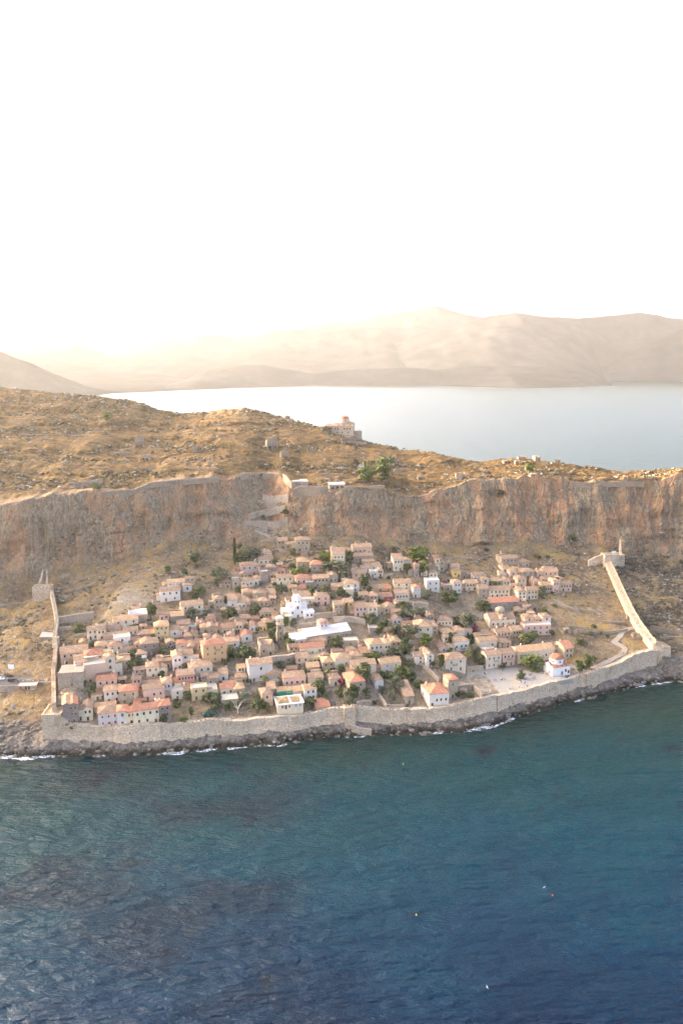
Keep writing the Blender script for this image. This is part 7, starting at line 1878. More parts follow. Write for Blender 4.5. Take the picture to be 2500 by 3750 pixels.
def ragged_block(W, H, D, rng):
    """roofless broken walls"""
    mb = MB()
    th = 0.7
    def side(a, b):
        n = max(3, int((Vector(b) - Vector(a)).length / 0.9))
        t = (Vector(b) - Vector(a)).normalized()
        nr = Vector((-t.y, t.x)) * th / 2
        hs = [H * (0.45 + 0.55 * abs(math.sin(i * 1.7 + rng.random() * 2))) for i in range(n + 1)]
        vs, fs = [], []
        for i in range(n + 1):
            p = Vector(a).lerp(Vector(b), i / n)
            vs += [(p.x - nr.x, p.y - nr.y, -2.5), (p.x + nr.x, p.y + nr.y, -2.5), (p.x + nr.x, p.y + nr.y, hs[i]), (p.x - nr.x, p.y - nr.y, hs[i])]
        for i in range(n):
            a_, b_ = i * 4, i * 4 + 4
            fs += [(a_, b_, b_ + 3, a_ + 3), (b_ + 1, a_ + 1, a_ + 2, b_ + 2), (a_ + 3, b_ + 3, b_ + 2, a_ + 2)]
        fs += [(0, 3, 2, 1), (n * 4, n * 4 + 1, n * 4 + 2, n * 4 + 3)]
        mb.add(vs, fs)
    a, c = W / 2, D
    side((-a, 0), (a * 0.5, 0))
    side((a, 0.1 * c), (a, c))
    side((a, c), (-a, c))
    side((-a, c), (-a, 0.15 * c))
    side((-a * 0.1, c * 0.3), (a * 0.2, c * 0.9))
    return mb

for k, (x, y, z, w, h, sty, lab) in enumerate(RUINS):
    rng = random.Random(50 + k)
    w, h = max(w, 2.5), max(h, 2.0)
    D = max(2.5, min(7.0, w * 0.7))
    if sty == 'a':
        na = 2 if ('two' in lab or w > 9) else 1
        ar = [((-0.5 + (i + 0.5) / na) * w * 0.8, min(w * 0.36 / (1 if na == 1 else 1.4), 3.2), min(h * 0.66, 3.6)) for i in range(na)]
        mb = ruin_vault(w, h, D, ar, rng)
    else:
        mb = ragged_block(w, h, D, rng)
    me = mb.mesh('ruin', M_RUIN)
    obj('ruin', me, None, (x, y, z - 0.15), R(rng.uniform(-5, 20)), lab, 'ruin', 'stone ruins')

# ---- corner bastion, towers and the eastern wall
def tower_box(mb, W, D, h, sink=6, batter=0.4, M=None):
    a, c = W / 2, D / 2
    vs = [(-a - batter, -c - batter, -sink), (a + batter, -c - batter, -sink), (a + batter, c + batter, -sink), (-a - batter, c + batter, -sink), (-a, -c, h), (a, -c, h), (a, c, h), (-a, c, h)]
    if M is not None:
        vs = [M @ Vector(v) for v in vs]
    mb.add(vs, [(3, 2, 1, 0), (4, 5, 6, 7), (0, 1, 5, 4), (1, 2, 6, 5), (2, 3, 7, 6), (3, 0, 4, 7)])

def parapet_ring(mb, W, D, z0, z1, t=0.7, gaps=()):
    a, c = W / 2, D / 2
    mb.box(-a - 0.02, a + 0.02, -c - 0.02, -c + t, z0 - 0.05, z1)
    mb.box(-a - 0.02, a + 0.02, c - t, c + 0.02, z0 - 0.05, z1)
    mb.box(-a - 0.02, -a + t, -c + t, c - t, z0 - 0.05, z1)
    mb.box(a - t, a + 0.02, -c + t, c - t, z0 - 0.05, z1)

def fort_tower(name, label, loc, rz, W, D, h, par=1.2, sink=6, mer=True):
    root = thing(name, loc, rz, label, 'tower')
    mb = MB()
    tower_box(mb, W, D, h, sink)
    mb.build('masonry', M_FORT, root)
    mb = MB()
    parapet_ring(mb, W, D, h, h + par)
    mb.build('parapet', M_FORT, root)
    if mer:
        n = max(2, int(W / 2.4))
        for i in range(n):
            obj('merlon', MER, root, (-W / 2 + W * (i + 0.5) / n, -D / 2 + 0.35, h + par))
    return root

c0 = CREST_L = sorted(CREST)[0]
fort_tower('corner_bastion', 'massive square bastion at the southwest corner above the sea', (XW0 + 5.0, c0[1] + 6.0, 0.0), R(4), 10.0, 14.0, c0[2] - 1.0, 1.0, 2, False)
fort_tower('wall_tower', 'pale square tower under the cliff at the head of the western wall', (WTOWER[0] + 0.5, WTOWER[1] + 5, WTOWER[2]), R(8), 13.0, 9.0, 8.6, 1.6)
fort_tower('wall_turret', 'small turret halfway along the western town wall', (WLITTLE[0] + 0.8, WLITTLE[1] + 2, WLITTLE[2]), R(5), 3.6, 4.0, 5.5, 0.9, 4, False)
# broken spur walls above the western tower
for dx, lab in ((-5.5, 'broken spur wall left above the western tower'), (1.5, 'broken spur wall right above the western tower')):
    P = [(WTOWER[0] + dx, WTOWER[1] + 9.5, WTOWER[2] + 5), (WTOWER[0] + dx * 0.6, WTOWER[1] + 13, WTOWER[2] + 9.5), (WTOWER[0] + dx * 0.4 - 1, WTOWER[1] + 17, WTOWER[2] + 15)]
    mb, _ = wall_strip(P, 4.0, 0.9, 0.8, 31, 6)
    obj('spur_wall', local(mb, P[0]).mesh('spur_wall', M_FORT), None, P[0], 0, lab, 'wall')

def east_wall():
    P = EWALL
    o = P[0]
    root = thing('town_wall', o, 0, 'straight stepped eastern town wall running down from the cliff tower', 'wall')
    mb, S_ = wall_strip(P, 4.4, 4.6, 0.12, 77, 3.5, 2.5)
    local(mb, o).build('masonry', M_FORT, root)
    Q = []
    for i, p in enumerate(S_):
        t = (S_[min(i + 1, len(S_) - 1)] - S_[max(i - 1, 0)])
        t.z = 0
        t.normalize()
        nr = Vector((-t.y, t.x, 0))
        Q.append(tuple(p + nr * 1.9))
    mb, Q2 = wall_strip(Q, 5.4, 0.7, 0.1, 78, -3.0, 2.5)
    local(mb, o).build('parapet', M_FORT, root)
    put_merlons(root, Q2, 5.4, 0.0, 2.1, 0.1, 9)
    # stepped walkway: shallow treads
    d = 0
    for i in range(3, len(S_) - 2, 2):
        a, b = S_[i], S_[i + 1]
        ang = math.atan2(b.y - a.y, b.x - a.x)
        obj('step', STEP, root, (a.x - o[0], a.y - o[1], a.z + 4.4 - o[2]), ang)
    return root
mb = MB()
mb.box(-0.35, 0.35, -1.6, 1.3, -0.3, 0.28)
STEP = mb.mesh('step', M_FORT)
east_wall()
fort_tower('wall_tower', 'pale tower against the cliff at the head of the eastern wall', (ETOWER[0] + 2.5, ETOWER[1] + 5.0, ETOWER[2]), R(10), 10.0, 8.0, 9.4, 1.0, 6, False)
fort_tower('wall_tower', 'low platform tower right of the eastern cliff tower', (ETOWER[0] + 11.4, ETOWER[1] + 9.0, ETOWER[2]), R(10), 7.5, 9.0, 8.0, 1.3, 6, False)
P = [(ETOWER[0] + 15.4, ETOWER[1] + 12, ETOWER[2] + 3), (ETOWER[0] + 16.2, ETOWER[1] + 17, ETOWER[2] + 9), (ETOWER[0] + 16.6, ETOWER[1] + 20, ETOWER[2] + 14)]
mb, _ = wall_strip(P, 5.0, 1.0, 0.3, 32, 8)
obj('spur_wall', local(mb, P[0]).mesh('spur_wall', M_FORT), None, P[0], 0, 'pointed spur wall climbing the cliff beside the eastern tower', 'wall')
P = [(ETOWER[0] - 14.5, ETOWER[1] + 2, ETOWER[2] + 2.5), (ETOWER[0] - 9, ETOWER[1] + 3.5, ETOWER[2] + 5), (ETOWER[0] - 3, ETOWER[1] + 5, ETOWER[2] + 6.5)]
mb, _ = wall_strip(P, 3.0, 1.6, 0.4, 33, 6)
obj('spur_wall', local(mb, P[0]).mesh('spur_wall', M_FORT), None, P[0], 0, 'sloping broken wall left of the eastern cliff tower', 'wall')
c1 = sorted(CREST)[-1]
fort_tower('corner_tower', 'tall pale corner tower at the southeast end of the sea wall', (XW1 + 1.5, c1[1] + 4.5, 0.0), R(12), 9.0, 10.0, c1[2] + 0.2, 1.0, 1, False)

# sea gate in the middle of the sea wall
def sea_gate():
    wx, wy, wz = srf(CREST)
    x = GATE[0]
    y, z = float(np.interp(x, wx, wy)), float(np.interp(x, wx, wz))
    zb = z - 11.0
    root = thing('gate_tower', (x, y - 3.4, zb), R(8), 'projecting stone gate tower with a dark arched doorway in the sea wall', 'tower')
    arched_block(6.0, 10.9, 4.5, [(0.3, 1.9, 3.3)], 1.2, True, True).build('masonry', M_FORT, root)
    mb = MB()
    mb.box(-3.0, 3.0, 0.002, 0.6, 10.9, 11.6)
    mb.box(-3.0, -2.4, 0.6, 4.4, 10.9, 11.6)
    mb.box(2.4, 3.0, 0.6, 4.4, 10.9, 11.6)
    mb.build('parapet', M_FORT, root)
    mb = MB()
    for i in range(4):
        mb.box(-0.8 + i * 0.5, 2.2 + i * 0.5, -0.4 - i * 0.4, -0.02 - i * 0.4, -3.0, -0.1 - i * 0.35)
    mb.build('landing', M_RUBBLE, root)
sea_gate()

# ------------------------------------------------------------------ churches and other landmark buildings
M_DOME = base_mat('pink_tile_dome', tiles((0.4, 0.23, 0.16), (0.52, 0.31, 0.22), (0.6, 0.42, 0.32)), 0.9)
M_LIME = base_mat('bright_lime', plaster((0.8, 0.75, 0.68), (0.6, 0.53, 0.45), 0.22))

def gable_roof(name, mat, root, W, D, z, rise, o=0.25, loc=(0, 0), rot=0, th=0.2):
    me, rz = None, None
    mb = MB()
    a, c = W / 2 + o, D / 2 + o
    for sgn in (-1, 1):
        P = [(-a * -sgn, sgn * c, z - o * rise / (D / 2) + th), (a * -sgn, sgn * c, z - o * rise / (D / 2) + th), (a * -sgn, 0, z + rise + th), (-a * -sgn, 0, z + rise + th)]
        Q = [(x, y, zz - th) for x, y, zz in P]
        mb.add(P + Q, [(0, 1, 2, 3), (7, 6, 5, 4), (0, 4, 5, 1), (1, 5, 6, 2), (2, 6, 7, 3), (3, 7, 4, 0)])
    me = mb.mesh(name, mat)
    bm = bmesh.new(); bm.from_mesh(me); bmesh.ops.recalc_face_normals(bm, faces=bm.faces); bm.to_mesh(me); bm.free()
    uv = me.uv_layers.new(name='UVMap')
    for p in me.polygons:
        for li in p.loop_indices:
            co = me.vertices[me.loops[li].vertex_index].co
            uv.data[li].uv = (co.x, co.y * 1.1)
    return obj(name, me, root, (loc[0], loc[1], 0), rot)

def gable_body(mb, W, D, h, rise, sink=4, cx=0, cy=0, along='x'):
    sec = [(-D / 2, -sink), (D / 2, -sink), (D / 2, h), (0, h + rise), (-D / 2, h)]
    if along == 'x':
        vs = [(cx - W / 2, cy + y, z) for y, z in sec] + [(cx + W / 2, cy + y, z) for y, z in sec]
    else:
        vs = [(cx + y, cy + W / 2, z) for y, z in sec] + [(cx + y, cy - W / 2, z) for y, z in sec]
    n = 5
    mb.add(vs, [tuple(range(n - 1, -1, -1)), tuple(range(n, 2 * n))] + [(i, (i + 1) % n, n + (i + 1) % n, n + i) for i in range(n)])

def dome(root, cx, cy, z, r, dh, capr, caph, wallm, capm, n=16, wins=8, cross=True):
    mb = MB()
    mb.lathe([(r, z - 2.0), (r, z + dh)], n, (cx, cy))
    d = mb.build('drum', wallm, root)
    mb = MB()
    prof = [(capr, z + dh - 0.02), (capr, z + dh + 0.15)]
    for i in range(1, 8):
        a = math.pi / 2 * i / 7
        prof.append((max(0.03, capr * math.cos(a) * 0.985), z + dh + 0.15 + caph * math.sin(a)))
    mb.lathe(prof, n if n > 8 else 8, (cx, cy))
    c = mb.build('dome', capm, root, n > 8)
    uv = c.data.uv_layers.new(name='UVMap')
    for p in c.data.polygons:
        for li in p.loop_indices:
            co = c.data.vertices[c.data.loops[li].vertex_index].co
            uv.data[li].uv = (math.atan2(co.y - cy, co.x - cx) * r, co.z)
    for i in range(wins):
        a = 2 * math.pi * (i + 0.5) / wins
        rr = r * math.cos(math.pi / n) if n <= 8 else r
        obj('window', WIN['g'][2], d, (cx + rr * math.cos(a), cy + rr * math.sin(a), z + dh * 0.3), a + math.pi / 2)
    if cross:
        mb = MB()
        zt = z + dh + caph + 0.1
        mb.box(cx - 0.05, cx + 0.05, cy - 0.05, cy + 0.05, zt - 0.3, zt + 1.1)
        mb.box(cx - 0.35, cx + 0.35, cy - 0.051, cy + 0.051, zt + 0.6, zt + 0.72)
        mb.build('cross', M_IRON, root)

def win_row(root, xs, y, z, style='g', size=0, rz=0.0):
    for x in xs:
        obj('window', WIN[style][size], root, (x, y, z), rz)

def chapel_red_dome():
    yaw = R(17)
    W, D, h = 12.5, 11.0, 6.6
    ox, oy = math.cos(yaw) * W / 2 - math.sin(yaw) * D / 2, math.sin(yaw) * W / 2 + math.cos(yaw) * D / 2
    root = thing('chapel', (CHAPEL[0] + ox, CHAPEL[1] + oy, 11.8), yaw, 'bright white chapel with a round red dome at the plaza edge', 'chapel')
    mb = MB()
    mb.box(-W / 2, W / 2, -D / 2, D / 2, -4, h - 1.0)
    gable_body(mb, W - 0.02, 6.0, h - 1.0, 1.7, -(h - 3), 0, 0.4)
    mb.build('wall', M_LIME, root)
    for sgn in (-1, 1):
        mb = MB()
        y0, y1 = (-D / 2 - 0.15, -2.55) if sgn < 0 else (D / 2 + 0.15, 3.35)
        P = [(-W / 2 + 0.35, y0, h - 0.95), (W / 2 - 0.35, y0, h - 0.95), (W / 2 - 0.35, y1, h + 0.15), (-W / 2 + 0.35, y1, h + 0.15)]
        mb.add(P + [(x, y, z - 0.25) for x, y, z in P], [(0, 1, 2, 3), (7, 6, 5, 4), (0, 4, 5, 1), (1, 5, 6, 2), (2, 6, 7, 3), (3, 7, 4, 0)])
        o = mb.build('aisle_roof', ROOFM['r'], root)
        o.data.uv_layers.new(name='UVMap')
    gable_roof('roof', ROOFM['r'], root, W - 0.8, 6.0, h - 0.98, 1.7, 0.1, (0, 0.4))
    dome(root, -0.3, 0.3, h + 0.2, 4.3, 3.0, 4.55, 2.3, M_LIME, ROOFM['r'], 28, 6)
    obj('door', DOOR['b'], root, (0.6, -D / 2, 0.2))
    win_row(root, (3.2, ), -D / 2, 1.9, 'g', 1)
    win_row(root, (5.2, ), -D / 2, 0.9, 'g', 1)
    obj('door', DOOR['w'], root, (-W / 2, -1.5, 0.2), R(-90))
chapel_red_dome()

def long_church():
    yaw = R(24)
    W, D, h, rise = 32.0, 15.0, 4.9, 3.1
    ox, oy = math.cos(yaw) * W / 2 - math.sin(yaw) * D / 2, math.sin(yaw) * W / 2 + math.cos(yaw) * D / 2
    root = thing('church', (LONG[0] + ox, LONG[1] + oy, LONG[2]), yaw, 'long church with white roof and low tiled octagonal dome', 'church')
    mb = MB()
    gable_body(mb, W, D, h, rise)
    mb.build('wall', WALLM['S'], root)
    gable_roof('roof', ROOFM['x'], root, W, D, h, rise, 0.2)
    mb = MB()
    mb.box(-W / 2 - 0.1, W / 2 + 0.1, -3.4, -3.0, h + rise * 0.56, h + rise * 0.56 + 0.5)
    mb.build('roof_step', ROOFM['x'], root)
    # western narthex
    mb = MB()
    gable_body(mb, 9.5, 12.0, 4.3, 2.6, 4, -W / 2 - 4.8, -2.2)
    mb.build('narthex', WALLM['C'], root)
    gable_roof('narthex_roof', ROOFM['x'], root, 9.5, 12.0, 4.3, 2.6, 0.3, (-W / 2 - 4.8, -2.2))
    dome(root, -1.5, 0.0, h + rise + 0.1, 3.9, 2.4, 4.2, 2.2, ROOFM['x'], M_DOME, 8, 8)
    win_row(root, (-11, -5.5, 0.5, 6.5, 12), -D / 2, 1.6)
    win_row(root, (-W / 2 - 6.5, -W / 2 - 3.2), -8.2, 1.4)
    obj('door', DOOR['w'], root, (-W / 2 - 9.55, -2.2, 0.1), R(-90))
    mb = MB()
    for x in (-9, -2.5, 4, 10.5):
        mb.box(x - 0.8, x + 0.8, -D / 2 - 1.2, -D / 2, -4, 3.4)
    mb.build('buttress', WALLM['S'], root)
long_church()

def bell_tower():
    root = thing('bell_tower', BELL, R(10), 'slender stone bell tower with open arches and white cap', 'bell tower')
    w = 4.5
    mb = MB()
    mb.box(-w / 2, w / 2, -w / 2, w / 2, -3, 6.2)
    mb.box(-w / 2 + 0.15, w / 2 - 0.15, -w / 2 + 0.15, w / 2 - 0.15, 6.2, 10.4)
    mb.build('shaft', WALLM['S'], root)
    mb = MB()
    for z in (6.1, 10.3, 14.4):
        mb.box(-w / 2 - 0.2, w / 2 + 0.2, -w / 2 - 0.2, w / 2 + 0.2, z, z + 0.3)
    mb.build('cornice', M_TRIM, root)
    mb = MB()
    for rz in range(4):
        b = arched_block(w - 0.4, 4.0, 0.65, [(-0.95, 1.1, 2.9), (0.95, 1.1, 2.9)], 0.6, False, False)
        M = Matrix.Rotation(rz * math.pi / 2, 4, 'Z') @ Matrix.Translation((0, -(w - 0.4) / 2 - 0.001 * rz, 10.6))
        # only the pierced front slab of each side
        keep = [i for i, p in enumerate(b.v) if -0.01 <= p[1] <= 0.61 and p[2] >= -0.001]
        ks = set(keep)
        fs = [f for f in b.f if all(i in ks for i in f)]
        remap = {o: i for i, o in enumerate(keep)}
        mb.add([M @ Vector(b.v[i]) for i in keep], [tuple(remap[i] for i in f) for f in fs])
    mb.build('belfry', WALLM['C'], root)
    mb = MB()
    a = w / 2 + 0.1
    mb.add([(-a, -a, 14.7), (a, -a, 14.7), (a, a, 14.7), (-a, a, 14.7), (0, 0, 16.4)], [(3, 2, 1, 0), (0, 1, 4), (1, 2, 4), (2, 3, 4), (3, 0, 4)])
    mb.build('cap', ROOFM['x'], root)
    mb = MB()
    mb.lathe([(0.75, 11.6), (0.6, 11.9), (0.42, 12.6), (0.12, 12.9)], 12)
    mb.build('bell', M_IRON, root, True)
    obj('door', DOOR['w'], root, (0.1, -w / 2, 0.05))
    win_row(root, (0.1,), -w / 2, 3.8, 'g', 1)
    win_row(root, (0.0,), -w / 2 + 0.15, 7.6, 'g', 1)
bell_tower()

def domed_church():
    root = thing('church', (DOMED[0] + 1.5, DOMED[1] + 8.5, DOMED[2]), R(12), 'white domed church with cross gables above the bell tower', 'church')
    mb = MB()
    mb.box(-7.2, 6.2, -5.8, 6.0, -4, 6.2)
    gable_body(mb, 13.3, 5.2, 8.2, 1.4, -5.9, -0.5, 0.1)
    gable_body(mb, 11.6, 5.2, 8.21, 1.4, -5.9, -0.5, 0.1, 'y')
    mb.build('wall', M_LIME, root)
    gable_roof('roof', ROOFM['x'], root, 13.3, 5.2, 8.2, 1.4, 0.15, (-0.5, 0.1))
    gable_roof('cross_roof', ROOFM['x'], root, 11.6, 5.2, 8.25, 1.4, 0.15, (-0.5, 0.1), R(90))
    dome(root, -0.5, 0.1, 9.6, 3.15, 2.5, 3.3, 3.1, M_LIME, M_LIME, 20, 8)
    mb = MB()
    mb.box(3.2, 10.2, -9.0, -2.0, -4, 4.8)
    mb.box(3.0, 10.4, -9.2, -1.9, 4.8, 5.1)
    an = mb.build('annex', M_LIME, root)
    win_row(an, (5.5, 8.2), -9.0, 2.0)
    mb = MB()
    mb.box(-11.0, -7.2, -4.5, 4.5, -4, 5.0)
    mb.box(-9.5, -5.2, -9.8, -5.8, -4, 3.4)
    mb.build('apse_block', WALLM['C'], root)
    obj('door', DOOR['n'], root, (-0.6, -5.8, 0.15))
    win_row(root, (-0.5,), -5.71, 6.6, 'g', 1)
    win_row(root, (-4.2, 2.2), -5.8, 3.4, 'n')
domed_church()

def stone_church():
    yaw = R(9)
    W, D, h, rise = 18.5, 13.5, 6.4, 3.0
    ox, oy = math.cos(yaw) * W / 2 - math.sin(yaw) * D / 2, math.sin(yaw) * W / 2 + math.cos(yaw) * D / 2
    root = thing('church', (STONECH[0] + ox, STONECH[1] + oy, STONECH[2]), yaw, 'pale stone church with a low stone dome in the eastern quarter', 'church')
    mb = MB()
    gable_body(mb, W, D, h, rise)
    mb.box(-2.2, 2.6, -D / 2 - 0.12, -D / 2 + 4.5, -4, h + 1.9)
    mb.build('wall', WALLM['C'], root)
    gable_roof('roof', ROOFM['t'], root, W, D, h, rise, 0.2)
    mb = MB()
    me, _ = roof_mesh('e', 4.8, 7.0, h + 1.9, ROOFM['t'], random.Random(3))
    obj('porch_roof', me, root, (0.2, -D / 2 + 3.4, 0))
    dome(root, 0.0, 0.0, h + rise - 0.3, 3.1, 2.4, 3.25, 2.2, WALLM['S'], WALLM['S'], 20, 8)
    mb = MB()
    mb.box(-W / 2 - 0.25, -W / 2 + 0.9, -D / 2 - 0.1, -D / 2 + 1.2, -4, h + 0.3)
    mb.box(-W / 2 - 0.3, -W / 2, -1.6, 1.6, -4, 5.0)
    mb.build('pilaster', M_TRIM, root)
    obj('door', DOOR['w'], root, (-W / 2 - 0.3, 0, 0.1), R(-90))
    win_row(root, (-7, -3.6, 4.4, 7.6), -D / 2, 2.6)
    win_row(root, (0.2,), -D / 2 - 0.12, 2.6)
    win_row(root, (0.2,), -D / 2 - 0.12, 6.2, 'g', 2)
stone_church()

def hilltop_church():
    root = thing('church', (SOPHIA[0] + 4, SOPHIA[1] + 9, SOPHIA[2] + 0.5), R(-6), 'old domed church standing on the skyline of the plateau', 'church')
    mb = MB()
    mb.box(-10, 11.5, -8, 8, -5, 9.0)
    mb.box(-3.5, 11.2, -5.5, 5.5, 9.0, 11.4)
    mb.build('wall', WALLM['S'], root)
    me, _ = roof_mesh('h', 14.7, 11, 11.4, ROOFM['t'], random.Random(4))
    obj('roof', me, root, (3.85, 0, 0))
    mb = MB()
    for y0, y1 in ((-8.2, -5.4), (8.2, 5.4)):
        P = [(-10.2, y0, 9.0), (11.7, y0, 9.0), (11.7, y1, 10.4), (-10.2, y1, 10.4)]
        if y0 > 0:
            P = [P[1], P[0], P[3], P[2]]
        mb.add(P + [(x, y, z - 0.2) for x, y, z in P], [(0, 1, 2, 3), (7, 6, 5, 4), (0, 4, 5, 1), (1, 5, 6, 2), (2, 6, 7, 3), (3, 7, 4, 0)])
    o = mb.build('aisle_roof', ROOFM['t'], root)
    o.data.uv_layers.new(name='UVMap')
    dome(root, 1.0, 0, 12.6, 5.1, 3.6, 5.3, 3.0, WALLM['B'], ROOFM['r'], 16, 8, False)
    mb = MB()
    mb.box(-19.5, -10, -7.0, 2.5, -5, 8.6)
    an = mb.build('narthex', WALLM['B'], root)
    me, _ = roof_mesh('h', 9.5, 9.5, 8.6, ROOFM['r'], random.Random(5))
    obj('narthex_roof', me, root, (-14.75, -2.25, 0))
    win_row(an, (-17.6, -14.8, -12), -7.0, 5.2)
    win_row(root, (-7.6, -4.8, 2, 5, 8), -8.0, 5.0, 'g', 1)
    win_row(root, (-5.5, 0, 6), -8.0, 1.2)
    mb = MB()
    mb.box(11.6, 20.5, -4, -2.9, -6, 3.4)
    mb.add([(18.5, -4.01, 3.3), (20.8, -4.01, -3.0), (20.8, -2.8, -3.0), (18.5, -2.8, 3.3), (17.6, -4.01, 5.6), (17.6, -2.8, 5.6), (17.4, -4.01, -3), (17.4, -2.8, -3)], [(0, 1, 6, 4), (5, 7, 2, 3), (0, 4, 5, 3), (1, 0, 3, 2)])
    mb.build('side_wall', M_RUBBLE, root)
hilltop_church()

def gatehouse():
    root = thing('gatehouse', (GATEHOUSE[0] - 0.5, GATEHOUSE[1] + 4.5, GATEHOUSE[2]), R(12), 'pale citadel gatehouse with white roof at the cliff edge', 'gatehouse')
    mb = MB()
    mb.box(-6.5, 6.5, -4, 4, -6, 5.4)
    mb.build('wall', M_RUBBLE, root)
    mb = MB()
    mb.box(-6.2, 0.5, -3.7, 3.7, 5.4, 5.7)
    mb.add([(0.5, -4.1, 5.42), (6.6, -4.1, 5.42), (6.6, 4.1, 6.3), (0.5, 4.1, 6.3), (0.5, -4.1, 5.2), (6.6, -4.1, 5.2), (6.6, 4.1, 5.2), (0.5, 4.1, 5.2)], [(0, 1, 2, 3), (7, 6, 5, 4), (0, 4, 5, 1), (1, 5, 6, 2), (2, 6, 7, 3), (3, 7, 4, 0)])
    mb.build('roof', ROOFM['w'], root)
    win_row(root, (-3.0, -0.6, 3.2), -4.0, 2.4, 'g', 2)
    root = thing('arcade_building', (ARCADE[0], ARCADE[1] + 1.0, ARCADE[2]), R(6), 'low arcade building with three arches on the cliff edge', 'building')
    arched_block(13.5, 4.2, 5.0, [(-3.4, 2.5, 3.0), (0.4, 2.5, 3.0), (4.2, 2.5, 3.0)], 0.8, True, False).build('wall', M_RUBBLE, root)
    mb = MB()
    mb.add([(-7, -0.3, 4.2), (7, -0.3, 4.2), (7, 5.3, 5.6), (-7, 5.3, 5.6), (-7, -0.3, 4.0), (7, -0.3, 4.0), (7, 5.3, 4.0), (-7, 5.3, 4.0)], [(0, 1, 2, 3), (7, 6, 5, 4), (0, 4, 5, 1), (1, 5, 6, 2), (2, 6, 7, 3), (3, 7, 4, 0)])
    mb.build('roof', ROOFM['w'], root)
gatehouse()

def building_site():
    root = thing('unfinished_house', (SITE[0], SITE[1] + 5.6, SITE[2]), R(14), 'roofless cream villa under construction with bare timber rafters', 'house')
    W, D, h = 14.6, 10.5, 6.0
    mb = MB()
    t = 0.45
    for x0, x1, y0, y1 in ((-W / 2, W / 2, -D / 2, -D / 2 + t), (-W / 2, W / 2, D / 2 - t, D / 2), (-W / 2, -W / 2 + t, -D / 2 + t, D / 2 - t), (W / 2 - t, W / 2, -D / 2 + t, D / 2 - t), (0.3, 0.75, -D / 2 + t, D / 2 - t)):
        mb.box(x0, x1, y0, y1, -4 if abs(x1 - x0) > 1 or abs(x0) > 5 else 0, h)
    mb.build('wall', WALLM['C'], root)
    mb = MB()
    mb.box(-W / 2 + t, W / 2 - t, -D / 2 + t, D / 2 - t, 3.0, 3.25)
    mb.build('floor_slab', ROOFM['w'], root)
    mb = MB()
    for x0, x1, y0, y1 in ((-W / 2 - 0.6, W / 2 + 0.6, -D / 2 - 0.6, -D / 2 + 0.5), (-W / 2 - 0.6, W / 2 + 0.6, D / 2 - 0.5, D / 2 + 0.6), (-W / 2 - 0.6, -W / 2 + 0.5, -D / 2 + 0.5, D / 2 - 0.5), (W / 2 - 0.5, W / 2 + 0.6, -D / 2 + 0.5, D / 2 - 0.5), (0.1, 0.9, -D / 2 + 0.5, D / 2 - 0.5)):
        mb.box(x0, x1, y0, y1, h, h + 0.4)
    mb.build('ring_beam', M_WHITEP, root)
    timber = base_mat('fresh_timber', flat((0.62, 0.42, 0.2)), 0.8)
    mb = MB()
    mb.box(-0.15, 0.15, 0, 1, -0.16, 0.16)
    rf = mb.mesh('rafter', timber)
    c = Vector((-W / 4, 0, h + 2.2))
    for k in range(14):
        a = 2 * math.pi * k / 14
        ex, ey = math.cos(a), math.sin(a)
        s = min((W / 4 - 0.2) / max(abs(ex), 1e-3), (D / 2 - 0.1) / max(abs(ey), 1e-3))
        e = Vector((-W / 4 + ex * s, ey * s, h + 0.45))
        d = e - c
        o = obj('rafter', rf, root, c)
        o.rotation_euler = d.to_track_quat('Y', 'Z').to_euler()
        o.scale = (1, d.length, 1)
    for k, (x0, x1, y) in enumerate(((1.2, 6.8, -2.2), (1.2, 6.8, 2.2))):
        o = obj('rafter', rf, root, (x0, y, h + 0.5))
        o.rotation_euler = (0, 0, R(-90))
        o.scale = (1, x1 - x0, 1)
    win_row(root, (-4.6, -0.6), -D / 2, 3.9, 'n')
    obj('door', DOOR['n'], root, (-2.6, -D / 2, 3.2))
    win_row(root, (3.2, 5.6), -D / 2, 3.9, 's', 1)
    mb = MB()
    mb.box(-1.5, 8.2, -0.06, 0.06, -2, 1.6)
    green = base_mat('green_tarpaulin', flat((0.03, 0.25, 0.14)), 0.5)
    obj('tarpaulin', mb.mesh('tarpaulin', green), None, (SITE[0] - 6, SITE[1] + 12.2, SITE[2] + h + 0.6), R(14), 'bright green tarpaulin screen behind the building site', 'tarpaulin')
building_site()

def tent():
    m = base_mat('dark_green_canvas', flat((0.028, 0.05, 0.035)), 0.8)
    root = thing('tent_canopy', (TENT[0], TENT[1] + 3.4, TENT[2]), R(10), 'dark green pointed canopy on the sea wall terrace', 'canopy')
    mb = MB()
    n = 8
    ring = [(4.6 * math.cos(2 * math.pi * i / n), 3.4 * math.sin(2 * math.pi * i / n), 2.1) for i in range(n)]
    mb.add(ring + [(0, 0, 4.6)], [(i, (i + 1) % n, n) for i in range(n)])
    mb.add(ring + [(x, y, 1.3) for x, y, z in ring], [(i, n + i, n + (i + 1) % n, (i + 1) % n) for i in range(n)])
    mb.build('canvas', m, root)
    for i in range(n):
        mb = MB()
        mb.box(ring[i][0] * 0.97 - 0.05, ring[i][0] * 0.97 + 0.05, ring[i][1] * 0.97 - 0.05, ring[i][1] * 0.97 + 0.05, -1, 2.1)
        mb.build('pole', M_IRON, root)
tent()

